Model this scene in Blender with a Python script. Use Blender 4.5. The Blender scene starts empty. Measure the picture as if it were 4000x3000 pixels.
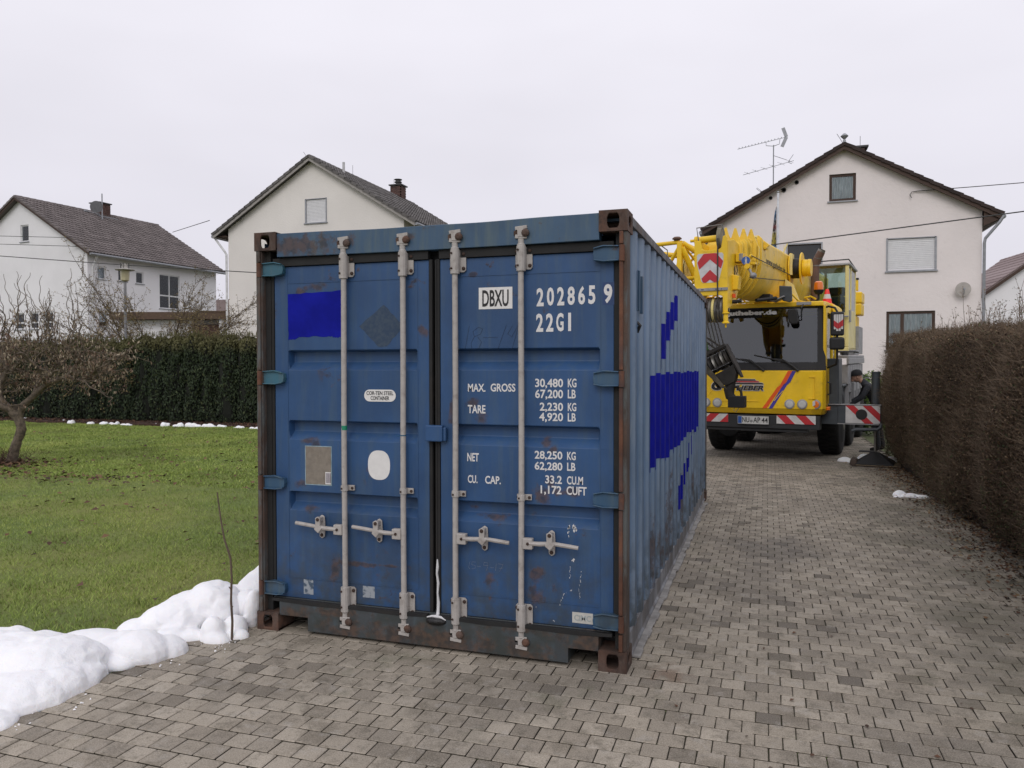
import bpy, math, random
import numpy as np
from mathutils import Vector, Matrix
random.seed(7)
rng = np.random.default_rng(11)
S = bpy.context.scene
COL = S.collection
PI = math.pi

# ---------------------------------------------------------------- camera
cam = bpy.data.cameras.new('camera')
co = bpy.data.objects.new('camera', cam); COL.objects.link(co)
cam.sensor_fit = 'HORIZONTAL'; cam.sensor_width = 36.0
cam.lens = 36.0 * 3017.1 / 4000.0
cam.clip_start = 0.05; cam.clip_end = 3000
co.location = (3.172, -4.2638, 1.7152)
co.rotation_euler = (1.5494, 0.0012, 0.3186)
S.camera = co

# ---------------------------------------------------------------- world, sun, exposure
w = bpy.data.worlds.new('World'); S.world = w; w.use_nodes = True
nt = w.node_tree; nt.nodes.clear()
out = nt.nodes.new('ShaderNodeOutputWorld'); bg = nt.nodes.new('ShaderNodeBackground')
sky = nt.nodes.new('ShaderNodeTexSky'); sky.sky_type = 'NISHITA'; sky.sun_disc = False
sky.sun_elevation = math.radians(42); sky.sun_rotation = math.radians(176)
tc = nt.nodes.new('ShaderNodeTexCoord'); sep = nt.nodes.new('ShaderNodeSeparateXYZ')
nt.links.new(tc.outputs['Generated'], sep.inputs[0])
rp = nt.nodes.new('ShaderNodeValToRGB')
rp.color_ramp.elements[0].position = 0.0; rp.color_ramp.elements[0].color = (0.71, 0.69, 0.765, 1)
rp.color_ramp.elements[1].position = 0.55; rp.color_ramp.elements[1].color = (0.965, 0.945, 1.02, 1)
e_ = rp.color_ramp.elements.new(0.12); e_.color = (0.79, 0.77, 0.845, 1)
nt.links.new(sep.outputs['Z'], rp.inputs[0])
nz = nt.nodes.new('ShaderNodeTexNoise'); nz.inputs['Scale'].default_value = 2.2; nz.inputs['Detail'].default_value = 3
mp = nt.nodes.new('ShaderNodeMapping'); mp.inputs['Scale'].default_value = (1, 1, 3.0)
nt.links.new(tc.outputs['Generated'], mp.inputs[0]); nt.links.new(mp.outputs[0], nz.inputs['Vector'])
mr = nt.nodes.new('ShaderNodeMapRange'); mr.inputs['From Min'].default_value = .3; mr.inputs['From Max'].default_value = .7
mr.inputs['To Min'].default_value = 9.35; mr.inputs['To Max'].default_value = 10.35
nt.links.new(nz.outputs['Fac'], mr.inputs['Value'])
vm = nt.nodes.new('ShaderNodeVectorMath'); vm.operation = 'SCALE'
nt.links.new(rp.outputs[0], vm.inputs[0]); nt.links.new(mr.outputs[0], vm.inputs['Scale'])
mx = nt.nodes.new('ShaderNodeMix'); mx.data_type = 'RGBA'; mx.inputs[0].default_value = 0.03
nt.links.new(vm.outputs[0], mx.inputs[6]); nt.links.new(sky.outputs[0], mx.inputs[7])
nt.links.new(mx.outputs[2], bg.inputs['Color']); bg.inputs['Strength'].default_value = 0.10
nt.links.new(bg.outputs[0], out.inputs['Surface'])
sl = bpy.data.lights.new('sun', 'SUN'); sl.energy = 0.85; sl.angle = math.radians(32); sl.color = (1, 0.97, 0.93)
so = bpy.data.objects.new('sun', sl); COL.objects.link(so)
so.rotation_euler = Vector((-0.05, 0.76, -0.62)).to_track_quat('-Z', 'Y').to_euler()
vs = S.view_settings
S.display_settings.display_device = 'sRGB'
vs.view_transform = 'Standard'; vs.look = 'None'; vs.exposure = 0.0; vs.gamma = 1.0; vs.use_curve_mapping = False

# ---------------------------------------------------------------- materials
def N(nt, t, **kw):
    n = nt.nodes.new(t)
    for k, v in kw.items():
        if k in ('operation', 'data_type', 'blend_type', 'wave_type', 'feature', 'attribute_name', 'interpolation_type', 'noise_dimensions', 'bands_direction', 'distance'):
            setattr(n, k, v)
        else:
            n.inputs[k.replace('_', ' ')].default_value = v
    return n
class M:
    """small helper around one Principled material"""
    def __init__(s, name, rough=.6, metal=0.0, coords='Object'):
        s.m = bpy.data.materials.new(name); s.m.use_nodes = True; s.nt = s.m.node_tree
        s.b = s.nt.nodes['Principled BSDF']; s.b.inputs['Roughness'].default_value = rough; s.b.inputs['Metallic'].default_value = metal
        s.tc = s.nt.nodes.new('ShaderNodeTexCoord'); s.v = s.tc.outputs[coords]; s._pos = None
    def L(s, a, b): s.nt.links.new(a, b)
    @property
    def pos(s):
        if s._pos is None: s._pos = s.nt.nodes.new('ShaderNodeNewGeometry')
        return s._pos.outputs['Position']
    def noise(s, scale, detail=4, rough=.55, stretch=None, vec=None, dist=0):
        n = N(s.nt, 'ShaderNodeTexNoise', Scale=scale, Detail=detail, Roughness=rough, Distortion=dist)
        v = vec or s.v
        if stretch:
            mp = N(s.nt, 'ShaderNodeMapping', Scale=stretch); s.L(v, mp.inputs[0]); v = mp.outputs[0]
        s.L(v, n.inputs['Vector']); return n.outputs['Fac']
    def mapped(s, v, loc=(3.7, 1.3, .4)):
        mp = N(s.nt, 'ShaderNodeMapping'); mp.inputs['Location'].default_value = loc; s.L(v, mp.inputs[0]); return mp.outputs[0]
    def rng(s, x, a, b, c=0.0, d=1.0, smooth=True):
        n = s.nt.nodes.new('ShaderNodeMapRange')
        if smooth: n.interpolation_type = 'SMOOTHSTEP'
        for k, v in zip((1, 2, 3, 4), (a, b, c, d)): n.inputs[k].default_value = v
        s.L(x, n.inputs[0]); return n.outputs[0]
    def math(s, op, a, b=None, clamp=False):
        n = s.nt.nodes.new('ShaderNodeMath'); n.operation = op; n.use_clamp = clamp
        for i, x in enumerate((a, b)):
            if x is None: continue
            if isinstance(x, (int, float)): n.inputs[i].default_value = x
            else: s.L(x, n.inputs[i])
        return n.outputs[0]
    def mix(s, f, a, b, blend='MIX'):
        n = s.nt.nodes.new('ShaderNodeMix'); n.data_type = 'RGBA'; n.blend_type = blend
        for i, x in ((0, f), (6, a), (7, b)):
            if isinstance(x, (int, float)): n.inputs[i].default_value = x
            elif isinstance(x, tuple): n.inputs[i].default_value = (*x[:3], 1)
            else: s.L(x, n.inputs[i])
        return n.outputs[2]
    def ramp(s, x, stops):
        n = s.nt.nodes.new('ShaderNodeValToRGB'); cr = n.color_ramp
        while len(cr.elements) < len(stops): cr.elements.new(.5)
        for e, (p, c) in zip(cr.elements, stops): e.position = p; e.color = (*c, 1)
        s.L(x, n.inputs[0]); return n.outputs[0]
    def xyz(s, v=None):
        n = s.nt.nodes.new('ShaderNodeSeparateXYZ'); s.L(v or s.v, n.inputs[0]); return n.outputs
    def box(s, v, x0, x1, z0, z1, soft=.01, wob=None, ax='X', az='Z'):
        o = s.xyz(v); X, Z = o[ax], o[az]
        if wob is not None:
            X = s.math('ADD', X, wob); Z = s.math('ADD', Z, wob)
        a = s.math('MULTIPLY', s.rng(X, x0 - soft, x0 + soft), s.rng(X, x1 - soft, x1 + soft, 1, 0))
        b = s.math('MULTIPLY', s.rng(Z, z0 - soft, z0 + soft), s.rng(Z, z1 - soft, z1 + soft, 1, 0))
        return s.math('MULTIPLY', a, b)
    def spot(s, v, p, r, n, sc=(1, 1, 1)):
        """irregular round mark at p"""
        mp = N(s.nt, 'ShaderNodeMapping'); mp.vector_type = 'POINT'
        mp.inputs['Location'].default_value = tuple(-p[i] * sc[i] for i in range(3)); mp.inputs['Scale'].default_value = sc
        s.L(v, mp.inputs[0]); d = N(s.nt, 'ShaderNodeVectorMath', operation='LENGTH'); s.L(mp.outputs[0], d.inputs[0])
        e = s.math('ADD', d.outputs['Value'], s.math('MULTIPLY', n, r * 3.2))
        return s.rng(e, r * .25, r * .95, 1, 0)
    def color(s, c):
        if isinstance(c, tuple): s.b.inputs['Base Color'].default_value = (*c, 1)
        else: s.L(c, s.b.inputs['Base Color'])
    def rough(s, r): s.L(r, s.b.inputs['Roughness'])
    def bump(s, h, strength=.3, dist=.01):
        n = N(s.nt, 'ShaderNodeBump', Strength=strength, Distance=dist); s.L(h, n.inputs['Height']); s.L(n.outputs[0], s.b.inputs['Normal'])

def simple(name, col, rough=.6, metal=0.0, var=.12, scale=8, bump=.15, bscale=60, bd=.003, coords='Object', dirt=0, dirtcol=(.05, .045, .04)):
    m = M(name, rough, metal, coords)
    f = m.rng(m.noise(scale, 5), .25, .75)
    c = m.mix(f, tuple(x * (1 - var) for x in col), tuple(min(1, x * (1 + var)) for x in col))
    if dirt:
        c = m.mix(m.math('MULTIPLY', m.rng(m.noise(scale * .7, 7, .7), .48, .72), dirt), c, dirtcol)
    m.color(c)
    if bump: m.bump(m.noise(bscale, 3), bump, bd)
    return m.m
def srgb(r, g, b):
    f = lambda c: (c / 255 / 12.92) if c <= 10 else ((c / 255 + .055) / 1.055) ** 2.4
    return (f(r), f(g), f(b))

# ---------------------------------------------------------------- mesh helpers
def V3(x): return Vector(x)
class G:
    def __init__(s): s.v = []; s.f = []; s.mi = []; s.cur = 0
    def add(s, vs, fs):
        n = len(s.v); s.v += [tuple(p) for p in vs]; s.f += [tuple(i + n for i in f) for f in fs]; s.mi += [s.cur] * len(fs); return s
    def box(s, x0, x1, y0, y1, z0, z1):
        x0, x1 = min(x0, x1), max(x0, x1); y0, y1 = min(y0, y1), max(y0, y1); z0, z1 = min(z0, z1), max(z0, z1)
        return s.add([(x0, y0, z0), (x1, y0, z0), (x1, y1, z0), (x0, y1, z0), (x0, y0, z1), (x1, y0, z1), (x1, y1, z1), (x0, y1, z1)],
              [(0, 3, 2, 1), (4, 5, 6, 7), (0, 1, 5, 4), (1, 2, 6, 5), (2, 3, 7, 6), (3, 0, 4, 7)])
    def beam(s, p, q, a, b=None, up=(0, 0, 1)):
        b = b or a; p, q = V3(p), V3(q); d = (q - p).normalized(); u = V3(up)
        if abs(d.dot(u)) > .98: u = V3((1, 0, 0))
        x = d.cross(u).normalized() * a / 2; y = x.cross(d).normalized() * b / 2
        vs = [p - x - y, p + x - y, p + x + y, p - x + y, q - x - y, q + x - y, q + x + y, q - x + y]
        return s.add(vs, [(0, 1, 2, 3), (7, 6, 5, 4), (0, 4, 5, 1), (1, 5, 6, 2), (2, 6, 7, 3), (3, 7, 4, 0)])
    def tube(s, pts, r, n=8, cap=True):
        pts = [V3(p) for p in pts]; rs = r if isinstance(r, (list, tuple)) else [r] * len(pts)
        vs = []; fs = []; ref = None
        for i, p in enumerate(pts):
            d = (pts[min(i + 1, len(pts) - 1)] - pts[max(i - 1, 0)])
            d = d.normalized() if d.length > 1e-9 else V3((0, 0, 1))
            if ref is None: ref = V3((0, 0, 1)) if abs(d.z) < .9 else V3((1, 0, 0))
            x = d.cross(ref)
            x = x.normalized() if x.length > 1e-6 else d.orthogonal().normalized()
            y = x.cross(d).normalized(); ref = y
            for k in range(n):
                a = 2 * PI * k / n; vs.append(p + (x * math.cos(a) + y * math.sin(a)) * rs[i])
        for i in range(len(pts) - 1):
            for k in range(n):
                a = i * n + k; b = i * n + (k + 1) % n; fs.append((a, b, b + n, a + n))
        if cap: fs.append(tuple(range(n))[::-1]); m = (len(pts) - 1) * n; fs.append(tuple(range(m, m + n)))
        return s.add(vs, fs)
    def cyl(s, p, q, r, r2=None, n=16): return s.tube([p, q], [r, r if r2 is None else r2], n)
    def lathe(s, prof, c=(0, 0, 0), axis='z', n=20):
        """prof: list of (radius, height)"""
        vs = []; fs = []
        for r, h in prof:
            for k in range(n):
                a = 2 * PI * k / n; u, v = r * math.cos(a), r * math.sin(a)
                p = {'z': (u, v, h), 'y': (u, h, v), 'x': (h, u, v)}[axis]; vs.append((p[0] + c[0], p[1] + c[1], p[2] + c[2]))
        for i in range(len(prof) - 1):
            for k in range(n):
                a = i * n + k; b = i * n + (k + 1) % n; fs.append((a, b, b + n, a + n))
        if prof[0][0] > 1e-6: fs.append(tuple(range(n)))
        if prof[-1][0] > 1e-6: m = (len(prof) - 1) * n; fs.append(tuple(range(m, m + n)))
        return s.add(vs, fs)
    def prism(s, poly, a0, a1, axis='y'):
        """2-D polygon (u,v) extruded along axis from a0 to a1. y: (u,.,v)  x: (.,u,v)  z: (u,v,.)"""
        n = len(poly)
        def P(u, v, a): return {'y': (u, a, v), 'x': (a, u, v), 'z': (u, v, a)}[axis]
        vs = [P(u, v, a0) for u, v in poly] + [P(u, v, a1) for u, v in poly]
        return s.add(vs, [tuple(range(n)), tuple(range(2 * n - 1, n - 1, -1))] + [(i, i + n, (i + 1) % n + n, (i + 1) % n) for i in range(n)])
    def sphere(s, c, r, n=12, m=8):
        r = r if isinstance(r, (tuple, list)) else (r, r, r)
        vs = [(c[0], c[1], c[2] - r[2])]
        for i in range(1, m):
            t = -PI / 2 + PI * i / m
            for k in range(n):
                a = 2 * PI * k / n; vs.append((c[0] + r[0] * math.cos(t) * math.cos(a), c[1] + r[1] * math.cos(t) * math.sin(a), c[2] + r[2] * math.sin(t)))
        vs.append((c[0], c[1], c[2] + r[2])); fs = []
        for k in range(n): fs.append((0, 1 + (k + 1) % n, 1 + k))
        for i in range(m - 2):
            for k in range(n):
                a = 1 + i * n + k; b = 1 + i * n + (k + 1) % n; fs.append((a, b, b + n, a + n))
        t = len(vs) - 1; o = 1 + (m - 2) * n
        for k in range(n): fs.append((o + k, o + (k + 1) % n, t))
        return s.add(vs, fs)
    def quad(s, a, b, c, d): return s.add([a, b, c, d], [(0, 1, 2, 3)])
    def xf(s, mat):
        s.v = [tuple(mat @ V3(p)) for p in s.v]; return s

def fixn(me):
    import bmesh
    bm = bmesh.new(); bm.from_mesh(me); bmesh.ops.recalc_face_normals(bm, faces=bm.faces); bm.to_mesh(me); bm.free()
def mesh(name, g, mats, fix=True):
    me = bpy.data.meshes.new(name); me.from_pydata(g.v, [], g.f)
    for m in (mats if isinstance(mats, (list, tuple)) else [mats]): me.materials.append(m)
    if any(g.mi): me.polygons.foreach_set('material_index', g.mi)
    if fix: fixn(me)
    me.update(); return me
def link(name, me, parent=None, loc=None, rot=None, kind=None, label=None):
    o = bpy.data.objects.new(name, me); COL.objects.link(o)
    if parent is not None: o.parent = parent
    if loc is not None: o.location = loc
    if rot is not None: o.rotation_euler = rot
    if kind: o['kind'] = kind
    if label: o['label'] = label
    return o
def ob(name, g, mats, parent=None, loc=None, rot=None, smooth=False, bevel=0, kind=None, label=None, fix=True):
    me = mesh(name, g, mats, fix)
    if smooth:
        me.polygons.foreach_set('use_smooth', [True] * len(me.polygons))
        try: me.set_sharp_from_angle(angle=math.radians(40))
        except Exception: pass
    o = link(name, me, parent, loc, rot, kind, label)
    if bevel:
        b = o.modifiers.new('bevel', 'BEVEL'); b.width = bevel; b.segments = 2; b.limit_method = 'ANGLE'; b.angle_limit = math.radians(40); b.harden_normals = False
    return o
def thing(name, label, cat, loc=(0, 0, 0), rz=0, group=None):
    o = bpy.data.objects.new(name, None); COL.objects.link(o); o.location = loc; o.rotation_euler = (0, 0, rz)
    o.empty_display_size = .1
    o['label'] = label; o['category'] = cat
    if group: o['group'] = group
    return o
def tag(o, label, cat, group=None):
    o['label'] = label; o['category'] = cat
    if group: o['group'] = group
    return o
def npmesh(name, V, F, mats, attr=None, mi=None, smooth=False):
    """V (n,3), F (m,k) numpy"""
    me = bpy.data.meshes.new(name); F = np.asarray(F, dtype=np.int32); k = F.shape[1]
    me.vertices.add(len(V)); me.vertices.foreach_set('co', np.asarray(V, dtype=np.float32).ravel())
    me.loops.add(F.size); me.loops.foreach_set('vertex_index', F.ravel())
    me.polygons.add(len(F)); me.polygons.foreach_set('loop_start', np.arange(0, F.size, k, dtype=np.int32))
    try: me.polygons.foreach_set('loop_total', np.full(len(F), k, dtype=np.int32))
    except Exception: pass
    for m in (mats if isinstance(mats, (list, tuple)) else [mats]): me.materials.append(m)
    if mi is not None: me.polygons.foreach_set('material_index', np.asarray(mi, dtype=np.int32))
    if smooth: me.polygons.foreach_set('use_smooth', np.ones(len(F), dtype=bool))
    me.update(calc_edges=True)
    if attr is not None:
        a = me.attributes.new('pv', 'FLOAT', 'FACE'); a.data.foreach_set('value', np.asarray(attr, dtype=np.float32))
    return me
def rdirs(n):
    d = rng.normal(size=(n, 3)); return d / np.linalg.norm(d, axis=1, keepdims=True)
def leafquads(C, nrm, up, w, h):
    """rhombic leaves: centres C, normals nrm, up dirs, widths w, heights h (arrays)"""
    s = np.cross(nrm, up); s /= np.linalg.norm(s, axis=1, keepdims=True) + 1e-9
    u = np.cross(s, nrm); u /= np.linalg.norm(u, axis=1, keepdims=True) + 1e-9
    w = np.broadcast_to(w, len(C))[:, None]; h = np.broadcast_to(h, len(C))[:, None]
    V = np.stack([C - u * h / 2, C + s * w / 2 + nrm * w * .2, C + u * h / 2, C - s * w / 2 + nrm * w * .2], 1).reshape(-1, 3)
    F = np.arange(len(V)).reshape(-1, 4); return V, F
def tubes_np(polys, n=3):
    """list of (pts Kx3, radii K) -> V,F thin tubes"""
    VV = []; FF = []; o = 0
    for P, R in polys:
        P = np.asarray(P, float); K = len(P)
        T = np.gradient(P, axis=0); T /= np.linalg.norm(T, axis=1, keepdims=True) + 1e-9
        ref = np.array([.3, .5, .8]); X = np.cross(T, ref); X /= np.linalg.norm(X, axis=1, keepdims=True) + 1e-9; Y = np.cross(T, X)
        a = 2 * PI * np.arange(n) / n
        ring = P[:, None] + (X[:, None] * np.cos(a)[None, :, None] + Y[:, None] * np.sin(a)[None, :, None]) * np.asarray(R)[:, None, None]
        VV.append(ring.reshape(-1, 3))
        i = np.arange(K - 1)[:, None] * n; k = np.arange(n)[None]; k2 = (k + 1) % n
        FF.append(np.stack([i + k, i + k2, i + n + k2, i + n + k], -1).reshape(-1, 4) + o); o += K * n
    return np.concatenate(VV), np.concatenate(FF)

def text(name, body, x0, x1, z0, z1, mat, parent, y=0.0, normal='-y', bold=0.012, shear=0, mtx=None, depth=.0006, keep=False):
    """lettering fitted to the rectangle, lying in the xz plane facing -y (or placed by mtx)"""
    cu = bpy.data.curves.new('t', 'FONT'); cu.body = body; cu.size = 1; cu.offset = bold; cu.shear = shear; cu.resolution_u = 3
    cu.extrude = .002
    t = bpy.data.objects.new('t', cu); COL.objects.link(t)
    dg = bpy.context.evaluated_depsgraph_get(); dg.update()
    me = bpy.data.meshes.new_from_object(t.evaluated_get(dg))
    bpy.data.objects.remove(t); bpy.data.curves.remove(cu)
    n = len(me.vertices); a = np.zeros(n * 3, dtype=np.float32); me.vertices.foreach_get('co', a); a = a.reshape(-1, 3)
    lo, hi = a.min(0), a.max(0)
    u = (a[:, 0] - lo[0]) / (hi[0] - lo[0]) * (x1 - x0) + x0; v = (a[:, 1] - lo[1]) / (hi[1] - lo[1]) * (z1 - z0) + z0
    d = np.where(a[:, 2] > 0, -depth, depth)
    b = np.stack([u, y + d, v], 1)
    if mtx is not None:
        b = np.array([tuple(mtx @ V3(p)) for p in b], dtype=np.float32)
    me.vertices.foreach_set('co', b.astype(np.float32).ravel()); me.materials.clear(); me.materials.append(mat); me.update()
    return link(name, me, parent)
# ---------------------------------------------------------------- ground
def soil_mat():
    m = M('soil', .95); n = m.noise(9, 6, .7, vec=m.pos)
    c = m.mix(m.rng(n, .35, .65), (.035, .028, .018), (.07, .058, .04))
    g = m.rng(m.noise(1.6, 4, .6, vec=m.pos), .45, .6)
    c = m.mix(m.math('MULTIPLY', g, .55), c, (.045, .06, .012)); m.color(c); m.bump(m.noise(60, 5, vec=m.pos), .6, .01); return m.m
soil = soil_mat()
def lawn_mat():
    m = M('lawn_ground', .95); a = m.noise(.55, 3, .5, vec=m.pos); b = m.noise(7, 6, .7, vec=m.pos)
    c = m.mix(m.rng(a, .35, .65), (.12, .165, .035), (.19, .205, .05))
    c = m.mix(m.math('MULTIPLY', m.rng(b, .5, .75), .65), c, (.085, .07, .032)); m.color(c); m.bump(m.noise(90, 4, vec=m.pos), .7, .02); return m.m
lawnm = lawn_mat()
g = G(); g.add([(-900, -600, -.05), (900, -600, -.05), (900, 1400, -.05), (-900, 1400, -.05)], [(0, 1, 2, 3)])
ob('ground', g, simple('field', (.085, .1, .04), .95, var=.3, scale=.05, bump=0), kind='structure', label='flat ground beyond the gardens', fix=False)
g = G(); nx, ny = 60, 60
X0, X1, Y0, Y1 = -30.0, -.30, -6.0, 15.6
def lz(x, y): return .012 * math.sin(x * 1.3 + y * .7) + .01 * math.sin(y * 2.1 - x * .4) + .008 * math.sin(3.1 * x) - .004
vs = [(X0 + (X1 - X0) * (i / nx), Y0 + (Y1 - Y0) * (j / ny), lz(X0 + (X1 - X0) * (i / nx), Y0 + (Y1 - Y0) * (j / ny)) - .01) for j in range(ny + 1) for i in range(nx + 1)]
g.add(vs, [(j * (nx + 1) + i, j * (nx + 1) + i + 1, (j + 1) * (nx + 1) + i + 1, (j + 1) * (nx + 1) + i) for j in range(ny) for i in range(nx)])
ob('lawn', g, lawnm, kind='structure', label='short mossy lawn between driveway and dark hedge', smooth=True, fix=False)
# bark strip under the dark hedge
bark = simple('bark_mulch', (.055, .028, .02), .95, var=.5, scale=12, bump=.6, bscale=40, bd=.02, coords='Object')
g = G(); g.box(-30, .2, 14.35, 16.6, -.04, .035)
ob('garden_bed', g, bark, kind='structure', label='strip of brown bark mulch under the dark hedge')

# driveway: bed + individual square setts laid in half bond
g = G(); g.box(-.36, 5.45, -7, 22.2, -.06, -.015)
drive = ob('driveway', g, soil, kind='structure', label='driveway of grey square concrete setts')
def paver_mat(name, attr):
    m = M(name, .85); P = m.pos
    if attr:
        a = N(m.nt, 'ShaderNodeAttribute', attribute_name='pv'); r = a.outputs['Fac']
    else:
        a = m.nt.nodes.new('ShaderNodeObjectInfo'); r = a.outputs['Random']
    c = m.ramp(r, [(0, (.12, .10, .075)), (.03, (.17, .142, .105)), (.10, (.295, .252, .195)), (.6, (.385, .332, .258)), (1, (.475, .415, .33))])
    big = m.rng(m.noise(.75, 6, .68, vec=P), .44, .62)
    c = m.mix(m.math('MULTIPLY', m.math('MULTIPLY', big, m.rng(m.xyz(P)['X'], .6, 2.6, .3, 1)), .5), c, (.125, .108, .088))
    pt = m.rng(m.noise(3.2, 6, .75, vec=P), .50, .64); c = m.mix(m.math('MULTIPLY', pt, .55), c, (.11, .088, .055)); ed = m.rng(m.noise(14, 6, .75, vec=P), .50, .66); c = m.mix(m.math('MULTIPLY', ed, .6), c, (.105, .09, .06)); lt = m.rng(m.noise(11, 4, .6, vec=m.mapped(P)), .56, .7); c = m.mix(m.math('MULTIPLY', lt, .3), c, (.46, .43, .39))
    # cooler grey on the right of the drive, mossy towards the hedge
    o = m.xyz(P)
    hedge = m.math('MULTIPLY', m.rng(o['X'], 3.7, 5.0), m.rng(m.noise(1.9, 5, .7, vec=P), .38, .66))
    c = m.mix(m.math('MULTIPLY', hedge, .6), c, (.075, .078, .033))
    c = m.mix(m.math('MULTIPLY', m.rng(m.noise(1.3, 6, .75, vec=P), .57, .68), .4), c, (.08, .09, .035))
    oil = m.spot(P, (3.25, 3.35, 0), .55, m.math('SUBTRACT', m.noise(3, 4, vec=P), .5), (1, .62, 1))
    c = m.mix(m.math('MULTIPLY', oil, .5), c, (.05, .047, .045))
    oil = m.spot(P, (4.3, 4.3, 0), .5, m.math('SUBTRACT', m.noise(4, 4, vec=P), .5), (1, .8, 1))
    c = m.mix(m.math('MULTIPLY', oil, .45), c, (.07, .062, .035))
    rust = m.spot(P, (2.66, .1, 0), .16, m.math('SUBTRACT', m.noise(9, 4, vec=P), .5))
    c = m.mix(m.math('MULTIPLY', rust, .55), c, (.16, .075, .03))
    sp = m.noise(160, 3, .6, vec=P); c = m.mix(m.rng(sp, .3, .75), m.mix(.34, c, (.03, .026, .02)), m.mix(.22, c, (.62, .57, .5)))
    wet = m.rng(m.noise(38, 3, .6, vec=P), .6, .72); c = m.mix(m.math('MULTIPLY', wet, .45), c, (.09, .08, .07))
    m.color(c); m.bump(m.math('ADD', sp, m.noise(420, 2, vec=P)), .35, .002)
    m.rough(m.rng(m.noise(5, 3, vec=P), .3, .7, .7, .95)); return m.m
pvm, pvf = paver_mat('concrete_sett', False), paver_mat('concrete_sett_field', True)
PX, PY = .1215, .1235
def sett(seed, w=PX - .0045, d=PY - .0075, ch=.003):
    r = random.Random(seed); g = G()
    jx = [r.uniform(-.0013, .0013) for _ in range(8)]; tz = [r.uniform(-.0010, .0008) for _ in range(4)]
    o = [(-w / 2 + jx[0], -d / 2 + jx[1]), (w / 2 + jx[2], -d / 2 + jx[3]), (w / 2 + jx[4], d / 2 + jx[5]), (-w / 2 + jx[6], d / 2 + jx[7])]
    # cut corners: 8-gon outline
    pts = []
    c = .0036
    for k in range(4):
        p, a, b = V3((*o[k], 0)), V3((*o[k - 1], 0)), V3((*o[(k + 1) % 4], 0))
        pts.append(p + (a - p).normalized() * c * r.uniform(.6, 1.5)); pts.append(p + (b - p).normalized() * c * r.uniform(.6, 1.5))
    top = [(p.x * (1 - 2 * ch / w), p.y * (1 - 2 * ch / d), tz[i // 2]) for i, p in enumerate(pts)]
    mid = [(p.x, p.y, tz[i // 2] - ch) for i, p in enumerate(pts)]
    bot = [(p.x, p.y, -.03) for p in pts]
    g.add(top + mid + bot, [tuple(range(8))] + [(i + 8, (i + 1) % 8 + 8, (i + 1) % 8, i) for i in range(8)]); g.cur = 1; g.f += [(i + 16, (i + 1) % 8 + 16, (i + 1) % 8 + 8, i + 8) for i in range(8)]; g.mi += [1] * 8
    return g
setts = [sett(k) for k in range(9)]
dirt_j = simple('joint_dirt', (.042, .036, .024), .95, var=.4, scale=6, bump=0)
sett_me = [mesh('sett', s, [pvm, dirt_j]) for s in setts]; FM = []
sv = [np.array(s.v) for s in setts]
cells = []
x_l, x_r = -.30, 5.38
for j in range(-50, 180):
    y = -.259 - .062 + PY * (j + .5) - .0
    y = -.259 + PY / 2 - PY * 0 + PY * j
    if y < -5.6 or y > 21.9: continue
    off = (2.7035 + PX / 2 + (PX / 2 if j % 2 else 0))
    i0 = math.floor((x_l - off) / PX) - 1; i1 = math.ceil((x_r - off) / PX) + 1
    for i in range(i0, i1 + 1):
        x = off + i * PX
        e = .02 * math.sin(j * 1.7)
        if x < x_l + e or x > x_r + e: continue
        cells.append((x, y))
camp = np.array([3.172, -4.2638, 1.7152])
def cam_xy(x, y):
    dx, dy = x - 3.172, y + 4.2638; c, s_ = math.cos(.3186), math.sin(.3186)
    lat = dx * c + dy * s_; dep = -dx * s_ + dy * c
    if dep < .3: return None
    return lat / dep * 3017.1 + 2000, 1435 + 1.715 / dep * 3017.1, dep
vis = []
for k, (x, y) in enumerate(cells):
    p = cam_xy(x, y)
    if p and 0 < p[0] < 4000 and p[1] < 2990 and not (0 < x < 2.44 and 0 < y < 6.06): vis.append((p[2], k))
vis.sort(); near = {k for _, k in vis[:296]}
root = drive
FV, FF, FA = [], [], []; o_ = 0
for k, (x, y) in enumerate(cells):
    r = random.Random(k * 17 + 3); s = r.randrange(9); dz = r.gauss(0, .0007); rz = r.gauss(0, .006)
    rx, ry = r.gauss(0, .006), r.gauss(0, .006)
    if k in near:
        o = link('paver', sett_me[s], drive, (x, y, dz), (rx, ry, rz))
    else:
        Vv = sv[s]; c_, s2 = math.cos(rz), math.sin(rz)
        V = np.stack([Vv[:, 0] * c_ - Vv[:, 1] * s2 + x, Vv[:, 0] * s2 + Vv[:, 1] * c_ + y, Vv[:, 2] + dz + Vv[:, 0] * ry * .8 + Vv[:, 1] * rx * .8], 1)
        FV.append(V); F = [tuple(a + o_ for a in f) for f in setts[s].f]; FF += F; FM += setts[s].mi; FA += [r.random()] * len(F); o_ += len(V)
me = bpy.data.meshes.new('paver_field'); me.from_pydata(np.concatenate(FV).tolist(), [], FF); me.materials.append(pvf); me.materials.append(dirt_j); me.polygons.foreach_set('material_index', FM)
a = me.attributes.new('pv', 'FLOAT', 'FACE'); a.data.foreach_set('value', np.array(FA, dtype=np.float32))
link('paver_field', me, drive, kind='stuff')
# moss and grit in the joints
n = 26000
C = np.stack([rng.uniform(-.3, 5.3, n), rng.uniform(-3.2, 6, n), np.full(n, -.009)], 1)
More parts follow.
